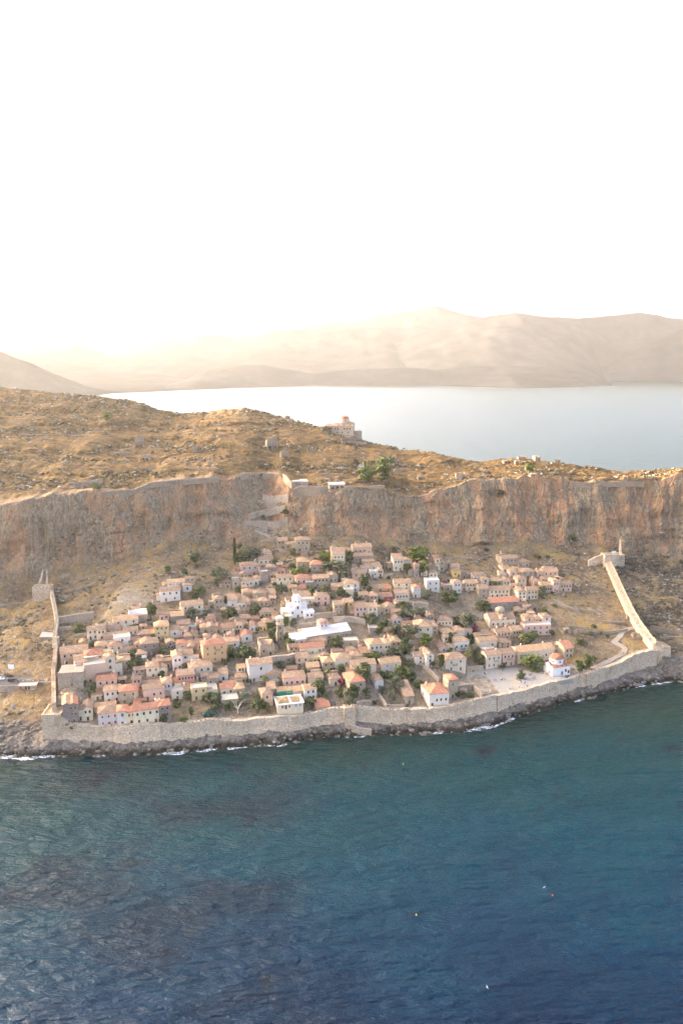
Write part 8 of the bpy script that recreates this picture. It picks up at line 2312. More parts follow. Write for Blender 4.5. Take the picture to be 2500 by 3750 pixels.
# ------------------------------------------------------------------ paved places
def make_paving(name, c1, c2, c3):
    def fn(n, b):
        p = n.pos()
        cell = n.new('ShaderNodeSeparateColor')
        n.link(n.vcol(p, 1.3), cell.inputs[0])
        q = n.mix(cell.outputs[0], c1, c2)
        q = n.mix(n.step(n.noise(p, 0.13, 5, 0.65), 0.52, 0.66), q, c3)
        n.link(q, b.inputs['Base Color'])
        n.bump(n.noise(p, 2.0, 5, 0.7), b, 0.5, 0.08)
    return base_mat(name, fn)
M_PLAZA = make_paving('plaza_paving', (0.3, 0.275, 0.24), (0.36, 0.33, 0.28), (0.42, 0.33, 0.18))
M_ASPH = make_paving('worn_asphalt', (0.105, 0.1, 0.095), (0.125, 0.12, 0.112), (0.15, 0.14, 0.125))
M_PATH = make_paving('footpath', (0.3, 0.25, 0.19), (0.35, 0.295, 0.23), (0.28, 0.22, 0.15))

def slab(name, poly, z, mat, th=0.8):
    mb = MB()
    area = sum(a[0] * b[1] - b[0] * a[1] for a, b in zip(poly, poly[1:] + poly[:1]))
    pl = [(p[0], p[1]) for p in (poly if area > 0 else poly[::-1])]
    mb.prism(pl, z - th, z)
    return tag(mb.build(name, mat), kind='structure')
slab('plaza', PLAZA, 11.9, M_PLAZA, 3.0)
CPZ = CARPARK[0][2]
slab('car_park', CARPARK, CPZ + 0.1, M_ASPH, 3.0)

def path(name, P, w):
    mb = MB()
    pts = [Vector(p) for p in P]
    S_ = []
    for a, b in zip(pts[:-1], pts[1:]):
        n = max(1, int((b - a).length / 1.5))
        S_ += [a.lerp(b, i / n) for i in range(n)]
    S_.append(pts[-1])
    vs, fs = [], []
    for i, p in enumerate(S_):
        t = S_[min(i + 1, len(S_) - 1)] - S_[max(i - 1, 0)]
        nr = Vector((-t.y, t.x, 0)).normalized() * w / 2 * (1 + 0.2 * float(vnoise(i * 0.4, 1.0, 0, 3)))
        for q in (p - nr, p + nr):
            vs.append((q.x, q.y, ground_z(q.x, q.y) + 0.45))
        for q in (p + nr * 1.25, p - nr * 1.25):
            vs.append((q.x, q.y, ground_z(q.x, q.y) - 1.5))
    for i in range(len(S_) - 1):
        a, b = i * 4, i * 4 + 4
        fs += [(a, b, b + 1, a + 1), (a + 1, b + 1, b + 2, a + 2), (b, a, a + 3, b + 3)]
    mb.add(vs, fs)
    tag(mb.build(name, M_PATH), kind='structure')
path('footpath', PATH_EAST, 3.4)
path('footpath', PATH_OUT, 2.4)
path('footpath', PATH_TERR, 1.8)
path('footpath', PATH_UP, 1.6)
path('footpath', PATH_ZIG, 4.0)
path('stone_stair', STAIR_PLATEAU, 4.5)

# retaining wall of the car park with a small stone hut set into it
def park_wall():
    P = [(p[0], p[1], p[2] - 1.2) for p in CARPARK[4:10]]
    mb, _ = wall_strip(P, 1.9, 0.6, 0.0, 1, 4)
    obj('parapet_wall', local(mb, P[0]).mesh('parapet_wall', M_RUBBLE), None, P[0], 0, 'low pale parapet along the edge of the car park', 'wall')
    root = thing('stone_hut', (HUT[0], HUT[1] + 1.2, HUT[2]), R(5), 'low stone kiosk with red and dark doors under the car park', 'hut')
    mb = MB()
    mb.box(-5.0, 5.0, -1.5, 2.5, -3, 2.7)
    mb.build('wall', M_RUBBLE, root)
    mb = MB()
    mb.box(-5.2, 5.2, -1.8, 2.6, 2.7, 2.95)
    mb.build('roof', ROOFM['w'], root)
    obj('door', DOOR['r'], root, (-3.9, -1.5, 0.1))
    obj('door', DOOR['w'], root, (-0.8, -1.5, 0.1))
    obj('door', DOOR['w'], root, (0.9, -1.5, 0.1))
park_wall()

def forecourt():
    root = thing('gate_terrace', (FORE[0], FORE[1] + 9, FORE[2]), R(8), 'stone gate forecourt terrace just inside the western wall', 'terrace')
    mb = MB()
    mb.box(-6.5, 7.5, -7, 7, -4, 8.4)
    mb.build('retaining_wall', M_RUBBLE, root)
    mb = MB()
    mb.box(-6.6, 7.6, -7.1, -6.7, 8.4, 9.2)
    mb.build('parapet', M_RUBBLE, root)
    mb = MB()
    mb.box(-6.3, 7.3, -6.7, 6.8, 8.4, 8.5)
    mb.build('paving', M_PATH, root)
forecourt()

# signs and flood light boards
def board(name, label, loc, rz, w, h, legs, n=1, cat='sign'):
    root = thing(name, loc, rz, label, cat)
    for i in range(n):
        cx = (i - (n - 1) / 2) * (w + 0.25)
        mb = MB()
        mb.box(cx - w / 2, cx + w / 2, -0.06, 0.06, legs, legs + h)
        mb.build('panel', M_WHITEP, root)
        mb = MB()
        mb.box(cx - w / 2 - 0.08, cx + w / 2 + 0.08, 0.065, 0.12, legs - 0.08, legs + h + 0.08)
        mb.build('backing', M_IRON, root)
        for s in (-1, 1):
            mb = MB()
            mb.box(cx + s * w * 0.35 - 0.06, cx + s * w * 0.35 + 0.06, 0.121, 0.22, -2, legs + h * 0.8)
            mb.build('post', M_IRON, root)
    return root
board('billboard', 'white billboard on the slope above the car park', BILLBOARD, R(-8), 4.0, 3.0, 1.6)
board('notice_board', 'pair of white boards on top of the eastern cliff tower', (ETOWER[0] + 6.5, ETOWER[1] + 4.0, ETOWER[2] + 9.6), R(8), 1.7, 1.6, 1.4, 2)
board('notice_board', 'pair of white boards at the inner foot of the eastern wall', FLOOD_LOW, R(30), 1.5, 1.6, 0.7, 2)

# kiosk under the plane trees
root = thing('market_stall', (STALL[0], STALL[1] + 1.5, STALL[2]), R(4), 'dark timber stall under the plane trees on the plateau', 'stall')
for i in range(5):
    mb = MB(); mb.box(-5.5 + i * 2.7, -5.3 + i * 2.7, -1.3, -1.1, -2, 2.4); mb.build('post', M_DARKWOOD, root)
mb = MB(); mb.box(-5.8, 5.8, -1.6, 1.6, 2.4, 2.6); mb.build('roof', M_DARKWOOD, root)
mb = MB(); mb.box(-5.5, 5.5, 1.1, 1.3, -2, 2.4); mb.build('back_wall', M_DARKWOOD, root)
mb = MB(); mb.box(-5.5, 5.5, -1.35, -1.05, -2, 0.9); mb.build('counter', M_DARKWOOD, root)

# net fence of six poles on the western slope
root = thing('net_fence', FENCE[0], 0, 'row of thin poles with rails on the slope above the billboard', 'fence')
for k, p in enumerate(FENCE):
    q = (p[0] - FENCE[0][0], p[1] - FENCE[0][1], p[2] - FENCE[0][2])
    mb = MB(); mb.box(-0.09, 0.09, -0.09, 0.09, -1, 4.2); o = mb.build('pole', M_GREYSH, root); o.location = q
    if k:
        for hz in (1.4, 2.8, 4.0):
            a, b = Vector(prev) + Vector((0, 0, hz)), Vector(q) + Vector((0, 0, hz))
            mb = MB(); mb.box(-0.02, 0.02, 0, 1, -0.02, 0.02); o = mb.build('rail', M_IRON, root); o.location = a
            o.rotation_euler = (b - a).to_track_quat('Y', 'Z').to_euler(); o.scale = (1, (b - a).length, 1)
    prev = q

# ------------------------------------------------------------------ trees and shrubs
def leaf_mat(name, dark, mid, light):
    def fn(n, b):
        c, r = lc(n)
        col = n.ramp(n.noise(c, 4.0, 3, 0.6), (0.32, dark), (0.5, mid), (0.7, light))
        col = n.mix(1.0, col, n.ramp(r, (0, (0.75, 0.8, 0.75)), (1, (1.25, 1.15, 1.1))), 'MULTIPLY')
        n.link(col, b.inputs['Base Color'])
    return base_mat(name, fn, 0.75, 0.25)
LEAF = {
    'd': leaf_mat('dark_leaves', (0.035, 0.048, 0.014), (0.075, 0.092, 0.026), (0.13, 0.15, 0.05)),
    'o': leaf_mat('olive_leaves', (0.055, 0.06, 0.03), (0.11, 0.115, 0.062), (0.19, 0.19, 0.11)),
    'l': leaf_mat('pine_leaves', (0.06, 0.082, 0.014), (0.115, 0.145, 0.024), (0.19, 0.22, 0.045)),
    'f': leaf_mat('fig_leaves', (0.05, 0.07, 0.015), (0.095, 0.12, 0.028), (0.15, 0.175, 0.05)),
    'c': leaf_mat('cypress_leaves', (0.022, 0.035, 0.012), (0.045, 0.062, 0.02), (0.08, 0.095, 0.035)),
    'p': leaf_mat('palm_fronds', (0.09, 0.1, 0.02), (0.17, 0.17, 0.05), (0.27, 0.25, 0.09)),
    'b': leaf_mat('magenta_flowers', (0.12, 0.02, 0.03), (0.28, 0.03, 0.08), (0.4, 0.08, 0.14)),
    'v': leaf_mat('pale_flowers', (0.12, 0.14, 0.07), (0.3, 0.3, 0.19), (0.5, 0.48, 0.36)),
    's': leaf_mat('shrub_leaves', (0.04, 0.05, 0.02), (0.085, 0.095, 0.035), (0.14, 0.15, 0.06)),
}
M_BARK = base_mat('bark', flat((0.16, 0.12, 0.085), 0.3, 3), 0.95)
M_PALEBARK = base_mat('pale_bark', flat((0.5, 0.45, 0.38), 0.2, 3), 0.9)

def leaves(mb, c, rad, n, size, rng, flatz=1.0):
    for _ in range(n):
        while True:
            p = Vector((rng.uniform(-1, 1), rng.uniform(-1, 1), rng.uniform(-1, 1)))
            if 0.25 < p.length < 1:
                break
        p = p * (0.55 + 0.45 * p.length)
        q = Vector((c[0] + p.x * rad[0], c[1] + p.y * rad[1], c[2] + p.z * rad[2]))
        nrm = (p + Vector((rng.uniform(-0.7, 0.7), rng.uniform(-0.7, 0.7), rng.uniform(-0.1, 0.9)))).normalized()
        t = nrm.orthogonal().normalized()
        t = Matrix.Rotation(rng.uniform(0, 6.28), 3, nrm) @ t
        b = nrm.cross(t)
        s = size * rng.uniform(0.6, 1.35)
        mb.add([q - t * s - b * s * 0.5, q + t * s * 0.3 - b * s * 0.75, q + t * s + b * s * 0.35, q - t * s * 0.2 + b * s * 0.8], [(0, 1, 2, 3)])

def limb(mb, a, b, r0, r1, n=6):
    a, b = Vector(a), Vector(b)
    d = (b - a).normalized()
    t = d.orthogonal().normalized()
    u = d.cross(t)
    vs = []
    for p, r in ((a, r0), (a.lerp(b, 0.5) + t * r0 * 0.4, (r0 + r1) / 2), (b, r1)):
        for i in range(n):
            an = 2 * math.pi * i / n
            vs.append(p + t * r * math.cos(an) + u * r * math.sin(an))
    fs = [(j * n + i, j * n + (i + 1) % n, (j + 1) * n + (i + 1) % n, (j + 1) * n + i) for j in range(2) for i in range(n)]
    fs += [tuple(range(n - 1, -1, -1)), tuple(2 * n + i for i in range(n))]
    mb.add(vs, fs)

def tree_meshes(kind, seed):
    """unit tree: crown 1 wide, whole tree 1 tall; returns crown mesh, trunk mesh"""
    rng = random.Random(seed)
    cr, tr = MB(), MB()
    if kind in 'dofbvl':
        base = {'d': 0.03, 'o': 0.04, 'f': 0.02, 'l': 0.1, 'b': 0.0, 'v': 0.0}[kind]
        ncl = {'d': 14, 'o': 15, 'f': 13, 'l': 14, 'b': 10, 'v': 11}[kind]
        cl = []
        for i in range(ncl):
            a = rng.uniform(0, 6.28)
            zz = rng.uniform(base + 0.13, 0.86)
            sp = 0.36 * math.sin(math.pi * min(1, max(0.15, (zz - base * 0.6) / (1.12 - base * 0.6)))) ** 0.7
            rr = sp * rng.uniform(0.45, 1.0)
            cl.append((rr * math.cos(a), rr * math.sin(a), zz))
        cl.append((0, 0, 0.84))
        cl.append((0, 0, 0.6))
        n = {'o': 62, 'd': 75, 'l': 80}.get(kind, 70)
        for c in cl:
            r = rng.uniform(0.15, 0.23)
            leaves(cr, c, (r, r, r * (0.75 if kind != 'l' else 0.55)), n, 0.046 if kind != 'o' else 0.04, rng)
        tr_top = base + 0.25
        limb(tr, (0, 0, -0.15), (0.01, 0, tr_top), 0.045, 0.028)
        for c in cl[:6]:
            limb(tr, (0.01, 0, tr_top * 0.8), (c[0] * 0.8, c[1] * 0.8, c[2]), 0.022, 0.008, 5)
    elif kind == 's':
        for i in range(7):
            a = rng.uniform(0, 6.28)
            rr = rng.uniform(0, 0.3)
            r = rng.uniform(0.15, 0.24)
            leaves(cr, (rr * math.cos(a), rr * math.sin(a), rng.uniform(0.2, 0.7)), (r, r, 0.26), 60, 0.05, rng)
        for i in range(4):
            a = i * 1.6
            limb(tr, (0, 0, -0.2), (0.2 * math.cos(a), 0.2 * math.sin(a), 0.5), 0.025, 0.01, 5)
    elif kind == 'c':
        for i in range(15):
            zz = 0.08 + 0.9 * i / 14
            r = 0.5 * (math.sin(math.pi * min(1, 0.18 + 0.82 * (1 - i / 14) ** 0.8)) ** 0.6) * (1 - 0.55 * i / 14)
            leaves(cr, (0, 0, zz), (r, r, 0.06), 48, 0.06, rng)
        limb(tr, (0, 0, -0.1), (0, 0, 0.9), 0.09, 0.02)
    elif kind == 'p':
        limb(tr, (0, 0, -0.1), (0.01, 0.01, 0.7), 0.07, 0.055, 8)
        for i in range(34):
            a = i * 2.4
            el = rng.uniform(-0.5, 1.2)
            L = 0.48
            P = []
            for k in range(5):
                f = k / 4
                P.append(Vector((math.cos(a) * math.cos(el) * L * f, math.sin(a) * math.cos(el) * L * f, 0.72 + (math.sin(el) * f - 0.55 * f * f) * 0.3)))
            side = Vector((-math.sin(a), math.cos(a), 0))
            for k in range(4):
                w0, w1 = [0.02, 0.07, 0.1, 0.07, 0.01][k:k + 2]
                cr.add([P[k] - side * w0, P[k] + side * w0, P[k + 1] + side * w1, P[k + 1] - side * w1], [(0, 1, 2, 3)])
    elif kind == 'n':
        limb(tr, (0, 0, -0.1), (0.02, 0, 0.4), 0.06, 0.045)
        for i in range(7):
            a = i * 0.9
            e = (0.32 * math.cos(a), 0.32 * math.sin(a), 0.7 + 0.1 * (i % 3))
            limb(tr, (0.02, 0, 0.38), e, 0.035, 0.015, 5)
            for j in range(3):
                b = a + (j - 1) * 0.7
                limb(tr, e, (e[0] + 0.16 * math.cos(b), e[1] + 0.16 * math.sin(b), e[2] + 0.12 + 0.05 * j), 0.014, 0.005, 5)
    return cr, tr

TMESH = {}
for kind, nv in (('d', 4), ('o', 3), ('l', 3), ('f', 3), ('c', 2), ('p', 1), ('b', 1), ('v', 1), ('s', 3), ('n', 1)):
    TMESH[kind] = []
    for v in range(nv):
        cr, tr = tree_meshes(kind, 300 + v + 10 * ord(kind))
        TMESH[kind].append((cr.mesh('crown', LEAF[kind]) if cr.f else None, tr.mesh('trunk', M_PALEBARK if kind == 'n' else M_BARK)))

GRP = {'tree': 'trees in and above the town', 'shrub': 'shrubs among the houses', 'palm': 'fan palms in the town'}
TKIND = {'d': ('leafy_tree', 'tree'), 'o': ('olive_tree', 'tree'), 'l': ('pine_tree', 'tree'), 'f': ('fig_tree', 'tree'), 'c': ('cypress_tree', 'tree'), 'p': ('palm_tree', 'palm'), 'b': ('bougainvillea', 'shrub'), 's': ('shrub', 'shrub'), 'n': ('bare_tree', 'tree'), 'v': ('flowering_bush', 'shrub')}
def plant(k, x, y, z, kind, w, h, lab):
    name, cat = TKIND[kind]
    rng = random.Random(700 + k)
    root = thing(name, (x, y, z - 0.1), rng.uniform(0, 6.28), lab, cat, GRP[cat])
    crm, trm = TMESH[kind][k % len(TMESH[kind])]
    hh = max(h, 0.55 * w) if kind not in 'cp' else h
    if kind == 'p':
        hh = max(h, 5.0)
    for nm, me in (('crown', crm), ('trunk', trm)):
        if me:
            o = obj(nm, me, root)
            o.scale = (w * 1.3, w * 1.3, hh * 1.2)
for k, t_ in enumerate(TREES):
    plant(k, *t_)
# a shrub or small tree at the corner of many of the houses
for k, h_ in enumerate(HOUSES):
    rng = random.Random(4000 + k)
    if len(h_[12].split()) > 8 or rng.random() < 0.15:
        continue
    s = rng.choice((-1, 1))
    c_, s_ = math.cos(R(h_[3])), math.sin(R(h_[3]))
    lx, ly = s * (h_[4] / 2 + rng.uniform(0.4, 1.4)), -h_[5] / 2 - rng.uniform(0.2, 1.8)
    x, y = h_[0] + lx * c_ - ly * s_, h_[1] + lx * s_ + ly * c_
    if any(abs(x - q[0]) < q[4] / 2 and abs(y - q[1]) < q[5] / 2 for q in HOUSES):
        continue
    kind = rng.choice('ddsfso')
    wd = rng.uniform(2.2, 4.6)
    plant(500 + k, x, y, ground_z(x, y), kind, wd, wd * rng.uniform(0.8, 1.2), 'green %s at %s corner of the %s' % ('shrub' if kind == 's' else 'garden tree', 'left' if s < 0 else 'right', h_[12]))

# ------------------------------------------------------------------ wild scrub and loose rock (too many to count)
def ico():
    bm = bmesh.new()
    bmesh.ops.create_icosphere(bm, subdivisions=1, radius=1.0)
    v = np.array([x.co[:] for x in bm.verts])
    f = np.array([[q.index for q in p.verts] for p in bm.faces])
    bm.free()
    return v, f
ICO_V, ICO_F = ico()

_gx = np.arange(-700, 690, 1.0)
_gp = lines_at(_gx)
_GY = np.array([p[0] for p in _gp])
_GZ = np.array([p[1] for p in _gp])
def ground_arr(x, y):
    k = np.clip(np.round(x + 700).astype(int), 0, len(_gx) - 1)
    r = np.zeros(len(x))
    for i in range(len(x)):
        r[i] = np.interp(y[i], _GY[:, k[i]], _GZ[:, k[i]])
    return r

HXY = np.array([(h[0], h[1], max(h[4], h[5]) * 0.62) for h in HOUSES])
def scatter(name, mat, n, seed, region, size, squash, sizes_pow=2.0, flat_shade=True, gate=None):
    rng = np.random.default_rng(seed)
    X, Y = [], []
    while len(X) < n:
        x = rng.uniform(region[0], region[1], 4000)
        y = rng.uniform(region[2], region[3], 4000)
        g = gate(x, y)
        keep = rng.random(4000) < g
        X += list(x[keep]); Y += list(y[keep])
    X, Y = np.array(X[:n]), np.array(Y[:n])
    Z = ground_arr(X, Y)
    s = size[0] + (size[1] - size[0]) * rng.random(n) ** sizes_pow
    ang = rng.uniform(0, 6.28, n)
    nv = len(ICO_V)
    jit = 1 + rng.uniform(-0.35, 0.35, (n, nv))
    B = ICO_V[None] * jit[..., None] * s[:, None, None]
    B[..., 2] *= squash
    st = rng.uniform(0.8, 1.5, n)
    B[..., 0] *= st[:, None]
    c, sn = np.cos(ang)[:, None], np.sin(ang)[:, None]
    bx = B[..., 0] * c - B[..., 1] * sn + X[:, None]
    by = B[..., 0] * sn + B[..., 1] * c + Y[:, None]
    bz = B[..., 2] + Z[:, None] + 0.25 * s[:, None]
    V = np.stack([bx, by, bz], -1).reshape(-1, 3)
    F_ = (ICO_F[None] + (np.arange(n) * nv)[:, None, None]).reshape(-1, 3)
    me = np_mesh(name, V, F_, mat, not flat_shade)
    return obj(name, me, kind='stuff')

def line_y(L, x):
    a = np.array(sorted(L))
    return np.interp(x, a[:, 0], a[:, 1])

def gate_plateau(x, y):
    yt, yr = line_y(CTOP, x), line_y(RIDGE, x)
    f = (y - yt) / (yr - yt)
    g = ((f > 0.04) & (f < 1.06)).astype(float)
    return g * np.clip(0.45 + 0.9 * fbm(x / 45, y / 18, 0.0, 3, 61), 0, 1)
def gate_slope(x, y):
    yi, yb = line_y(CREST, x), line_y(CBASE, x)
    inside = (x > XW0 + 3) & (x < XW1 - 4)
    f = (y - np.where(inside, yi + 4, line_y(WATER, x) + 22)) / (yb - yi)
    ok = ((f > 0.0) & (f < 1.02)).astype(float)
    dens = np.where(inside, np.clip((f - 0.25) * 1.2, 0.06, 1) * (1 - 0.6 * (x < 120) * (f < 0.75)), np.where(x > 0, 1.0, 0.75))
    g = ok * dens * np.clip(0.5 + 0.9 * fbm(x / 22, y / 14, 2.0, 3, 63), 0.02, 1)
    for hx, hy, hr in HXY:
        g[(x - hx) ** 2 + (y - hy) ** 2 < hr * hr] = 0
    g[(x < XW0 - 2) & (y > 425) & (y < 470) & (x > -260)] *= 0.0
    return g
def gate_shore(x, y):
    yw = line_y(WATER, x)
    f = (y - yw)
    return ((f > -2.0) & (f < np.where((x > XW0) & (x < XW1 - 2), 7.0, 20))).astype(float) * np.where((x > XW1) | (x < XW0), 1.0, 0.55)

def scrub_mat(name, stops, spd=0.9):
    def fn(n, b):
        p = n.pos()
        n.link(n.ramp(n.noise(p, 0.6, 4, 0.75), *stops), b.inputs['Base Color'])
        n.bump(n.noise(p, 3.0, 4, 0.8), b, 1.0, 0.3)
    return base_mat(name, fn, 0.95, 0.1)
M_SCRUB = scrub_mat('dry_scrub', ((0.34, (0.06, 0.055, 0.028)), (0.46, (0.12, 0.095, 0.05)), (0.56, (0.2, 0.15, 0.075)), (0.66, (0.33, 0.23, 0.1))))
M_SCRUBG = scrub_mat('grey_scrub', ((0.34, (0.075, 0.066, 0.045)), (0.5, (0.15, 0.125, 0.085)), (0.66, (0.25, 0.2, 0.12))))
M_DARKSC = scrub_mat('dark_thorn_scrub', ((0.34, (0.05, 0.042, 0.03)), (0.5, (0.1, 0.083, 0.06)), (0.66, (0.17, 0.14, 0.095))))
M_STONE = scrub_mat('loose_limestone', ((0.34, (0.2, 0.175, 0.145)), (0.5, (0.31, 0.275, 0.23)), (0.66, (0.43, 0.385, 0.32))))
M_SHORE = scrub_mat('shore_boulder', ((0.34, (0.1, 0.085, 0.065)), (0.5, (0.2, 0.17, 0.135)), (0.66, (0.34, 0.3, 0.245))))

scatter('scrub', M_SCRUB, 9500, 11, (-470, 330, 590, 1000), (0.4, 1.9), 0.6, 2.0, True, gate_plateau)
scatter('loose_rock', M_STONE, 2600, 12, (-470, 330, 590, 1000), (0.35, 1.9), 0.6, 2.6, True, gate_plateau)
scatter('scrub', M_SCRUBG, 6500, 13, (-300, 330, 400, 665), (0.35, 1.5), 0.6, 2.0, True, gate_slope)
def gate_east(x, y):
    xe = np.interp(y, [p[1] for p in EWALL[::-1]], [p[0] for p in EWALL[::-1]]) + 4
    yb = line_y(CBASE, x)
    return ((x > xe) & (y < yb + 3) & (y > 545)).astype(float) * np.clip(0.75 + 0.6 * fbm(x / 16, y / 10, 4.0, 3, 67), 0.05, 1)
scatter('scrub', M_DARKSC, 4200, 19, (200, 330, 500, 665), (0.4, 1.4), 0.6, 1.6, True, gate_east)
scatter('loose_rock', M_STONE, 2000, 14, (-300, 330, 400, 665), (0.25, 1.6), 0.55, 3.0, True, gate_slope)
scatter('shore_boulders', M_SHORE, 2600, 15, (-280, 300, 380, 560), (0.3, 1.5), 0.6, 2.0, True, gate_shore)

# ------------------------------------------------------------------ surf along the rocks
def foam():
    rng = random.Random(8)
    m = base_mat('foam', flat((0.8, 0.82, 0.84), 0.1), 0.6)
    mb = MB()
    wx, wy, _ = srf(WATER)
    x = -230.0
    while x < 270:
        y0 = float(np.interp(x, wx, wy))
        act = float(vnoise(x * 0.035, 2.0, 0.0, 4)) * 0.6 + float(vnoise(x * 0.15, 5.0, 0.0, 6)) * 0.5
        if act > 0.02:
            for _ in range(2 + int(7 * max(0, act + 0.1))):
                cx = x + rng.uniform(-1.2, 1.2)
                cy = float(np.interp(cx, wx, wy)) - rng.uniform(-0.8, 2.6) * (0.7 + act)
                rx, ry = rng.uniform(0.25, 1.3), rng.uniform(0.12, 0.45)
                n = 7
                z = 0.03 + 0.2 * rng.random()
                ring = [(cx + rx * math.cos(6.283 * i / n) * rng.uniform(0.6, 1.3), cy + ry * math.sin(6.283 * i / n) * rng.uniform(0.6, 1.3), 0.02) for i in range(n)]
                mb.add(ring + [(cx, cy, z)], [(i, (i + 1) % n, n) for i in range(n)])
        x += 0.9
    o = mb.build('surf_foam', m)
    tag(o, kind='stuff')
foam()

# ------------------------------------------------------------------ people
def person_mesh(pose):
    """one continuous skinned figure 1.72 m tall, slots: skin, top, legs, hair"""
    J = {'pel': (0, 0, 0.95), 'chest': (0, 0, 1.25), 'neck': (0, 0, 1.47), 'head': (0, -0.01, 1.58), 'crown': (0, 0, 1.68)}
    st = {'stand': 0.0, 'walk': 0.22, 'talk': 0.05}[pose]
    for s, n in ((-1, 'l'), (1, 'r')):
        k = s * st
        J['hip' + n] = (s * 0.1, 0, 0.9)
        J['knee' + n] = (s * 0.11, -k * 0.6, 0.5)
        J['ank' + n] = (s * 0.11, -k + (0.06 if k < 0 else 0), 0.08)
        J['toe' + n] = (s * 0.12, -k - 0.14, 0.04)
        J['sh' + n] = (s * 0.19, 0, 1.4)
        if pose == 'talk' and s > 0:
            J['elb' + n], J['wr' + n] = (s * 0.27, -0.05, 1.14), (s * 0.16, -0.26, 1.2)
        else:
            J['elb' + n], J['wr' + n] = (s * 0.25, k * 0.4 + 0.03, 1.13), (s * 0.27, k * 0.9 - 0.06, 0.9)
    names = list(J)
    E = [('pel', 'chest'), ('chest', 'neck'), ('neck', 'head'), ('head', 'crown')]
    for n in 'lr':
        E += [('pel', 'hip' + n), ('hip' + n, 'knee' + n), ('knee' + n, 'ank' + n), ('ank' + n, 'toe' + n), ('chest', 'sh' + n), ('sh' + n, 'elb' + n), ('elb' + n, 'wr' + n)]
    RAD = {'pel': 0.14, 'chest': 0.15, 'neck': 0.06, 'head': 0.1, 'crown': 0.07, 'hip': 0.1, 'knee': 0.065, 'ank': 0.045, 'toe': 0.04, 'sh': 0.065, 'elb': 0.045, 'wr': 0.035}
    me = bpy.data.meshes.new('person')
    me.from_pydata([J[n] for n in names], [(names.index(a), names.index(b)) for a, b in E], [])
    o = bpy.data.objects.new('person', me)
    COL.objects.link(o)
    md = o.modifiers.new('skin', 'SKIN')
    for i, n in enumerate(names):
        r = RAD[n if n in RAD else n[:-1]]
        me.skin_vertices[0].data[i].radius = (r, r * (0.75 if n in ('pel', 'chest') else 1))
        me.skin_vertices[0].data[i].use_root = n == 'pel'
    o.modifiers.new('sub', 'SUBSURF').levels = 1
    bpy.context.view_layer.update()
    dg = bpy.context.evaluated_depsgraph_get()
    out = bpy.data.meshes.new_from_object(o.evaluated_get(dg))
    bpy.data.objects.remove(o)
    for _ in range(4):
        out.materials.append(None)
    for p in out.polygons:
        c = p.center
        p.material_index = 3 if c.z > 1.62 or (c.z > 1.5 and c.y > 0.03) else 0 if c.z > 1.46 else 1 if (c.z > 0.98 and not (abs(c.x) > 0.22 and c.z < 1.02)) else (0 if abs(c.x) > 0.22 and c.z > 0.84 else 2)
    out.name = 'person'
    return out
PM = {p: person_mesh(p) for p in ('stand', 'walk', 'talk')}
CLO = {n: base_mat(n + '_cloth', flat(c, 0.1, 6), 0.9) for n, c in (('white', (0.75, 0.74, 0.72)), ('black', (0.02, 0.02, 0.022)), ('red', (0.55, 0.04, 0.035)), ('blue', (0.06, 0.1, 0.35)), ('navy', (0.03, 0.04, 0.09)), ('grey', (0.3, 0.3, 0.3)), ('beige', (0.55, 0.45, 0.33)), ('pink', (0.6, 0.3, 0.32)), ('yellow', (0.6, 0.5, 0.2)))}
M_SKIN = base_mat('skin', flat((0.5, 0.32, 0.23), 0.05, 3), 0.6)
HAIR = [base_mat('hair_dark', flat((0.025, 0.018, 0.012)), 0.6), base_mat('hair_fair', flat((0.28, 0.18, 0.09)), 0.6)]
PLACE = {'plaza': 'on the paved plaza', 'carpark': 'at the car park by the western gate', 'walk': 'on the sea wall walk', 'rocks': 'on the rocks below the sea wall', 'path': 'on the eastern footpath', 'street': 'on the eastern street', 'square': 'in the square below the bell tower', 'slope': 'on the bare upper slope'}
for k, (x, y, z, where) in enumerate(PEOPLE):
    rng = random.Random(900 + k)
    pose = rng.choice(('stand', 'stand', 'talk', 'walk'))
    top = rng.choice(('white', 'white', 'black', 'red', 'blue', 'navy', 'grey', 'beige', 'pink', 'yellow'))
    legs = rng.choice(('black', 'navy', 'beige', 'grey', 'white', 'blue'))
    if where == 'plaza':
        z = 11.9
    o = obj('person', PM[pose], None, (x, y, z + (0.02 if where in ('plaza', 'carpark') else 0.1)), rng.uniform(0, 6.28),
            'person in %s top, %s trousers %s %s' % (top, legs, {'stand': 'standing', 'walk': 'walking', 'talk': 'gesturing'}[pose], PLACE[where]), 'person', 'people ' + PLACE[where])
    s = rng.uniform(0.94, 1.05)
    o.scale = (s, s, s)
    for i, m in enumerate((M_SKIN, CLO[top], CLO[legs], rng.choice(HAIR))):
        o.material_slots[i].link = 'OBJECT'
        o.material_slots[i].material = m

# ------------------------------------------------------------------ vehicles at the car park
M_TYRE = base_mat('tyre', flat((0.02, 0.02, 0.02)), 0.9)
M_RIM = base_mat('rim', flat((0.45, 0.45, 0.46)), 0.35, 0.5)
M_LAMP = base_mat('lamp_glass', flat((0.7, 0.7, 0.68), 0.05), 0.2, 0.5)

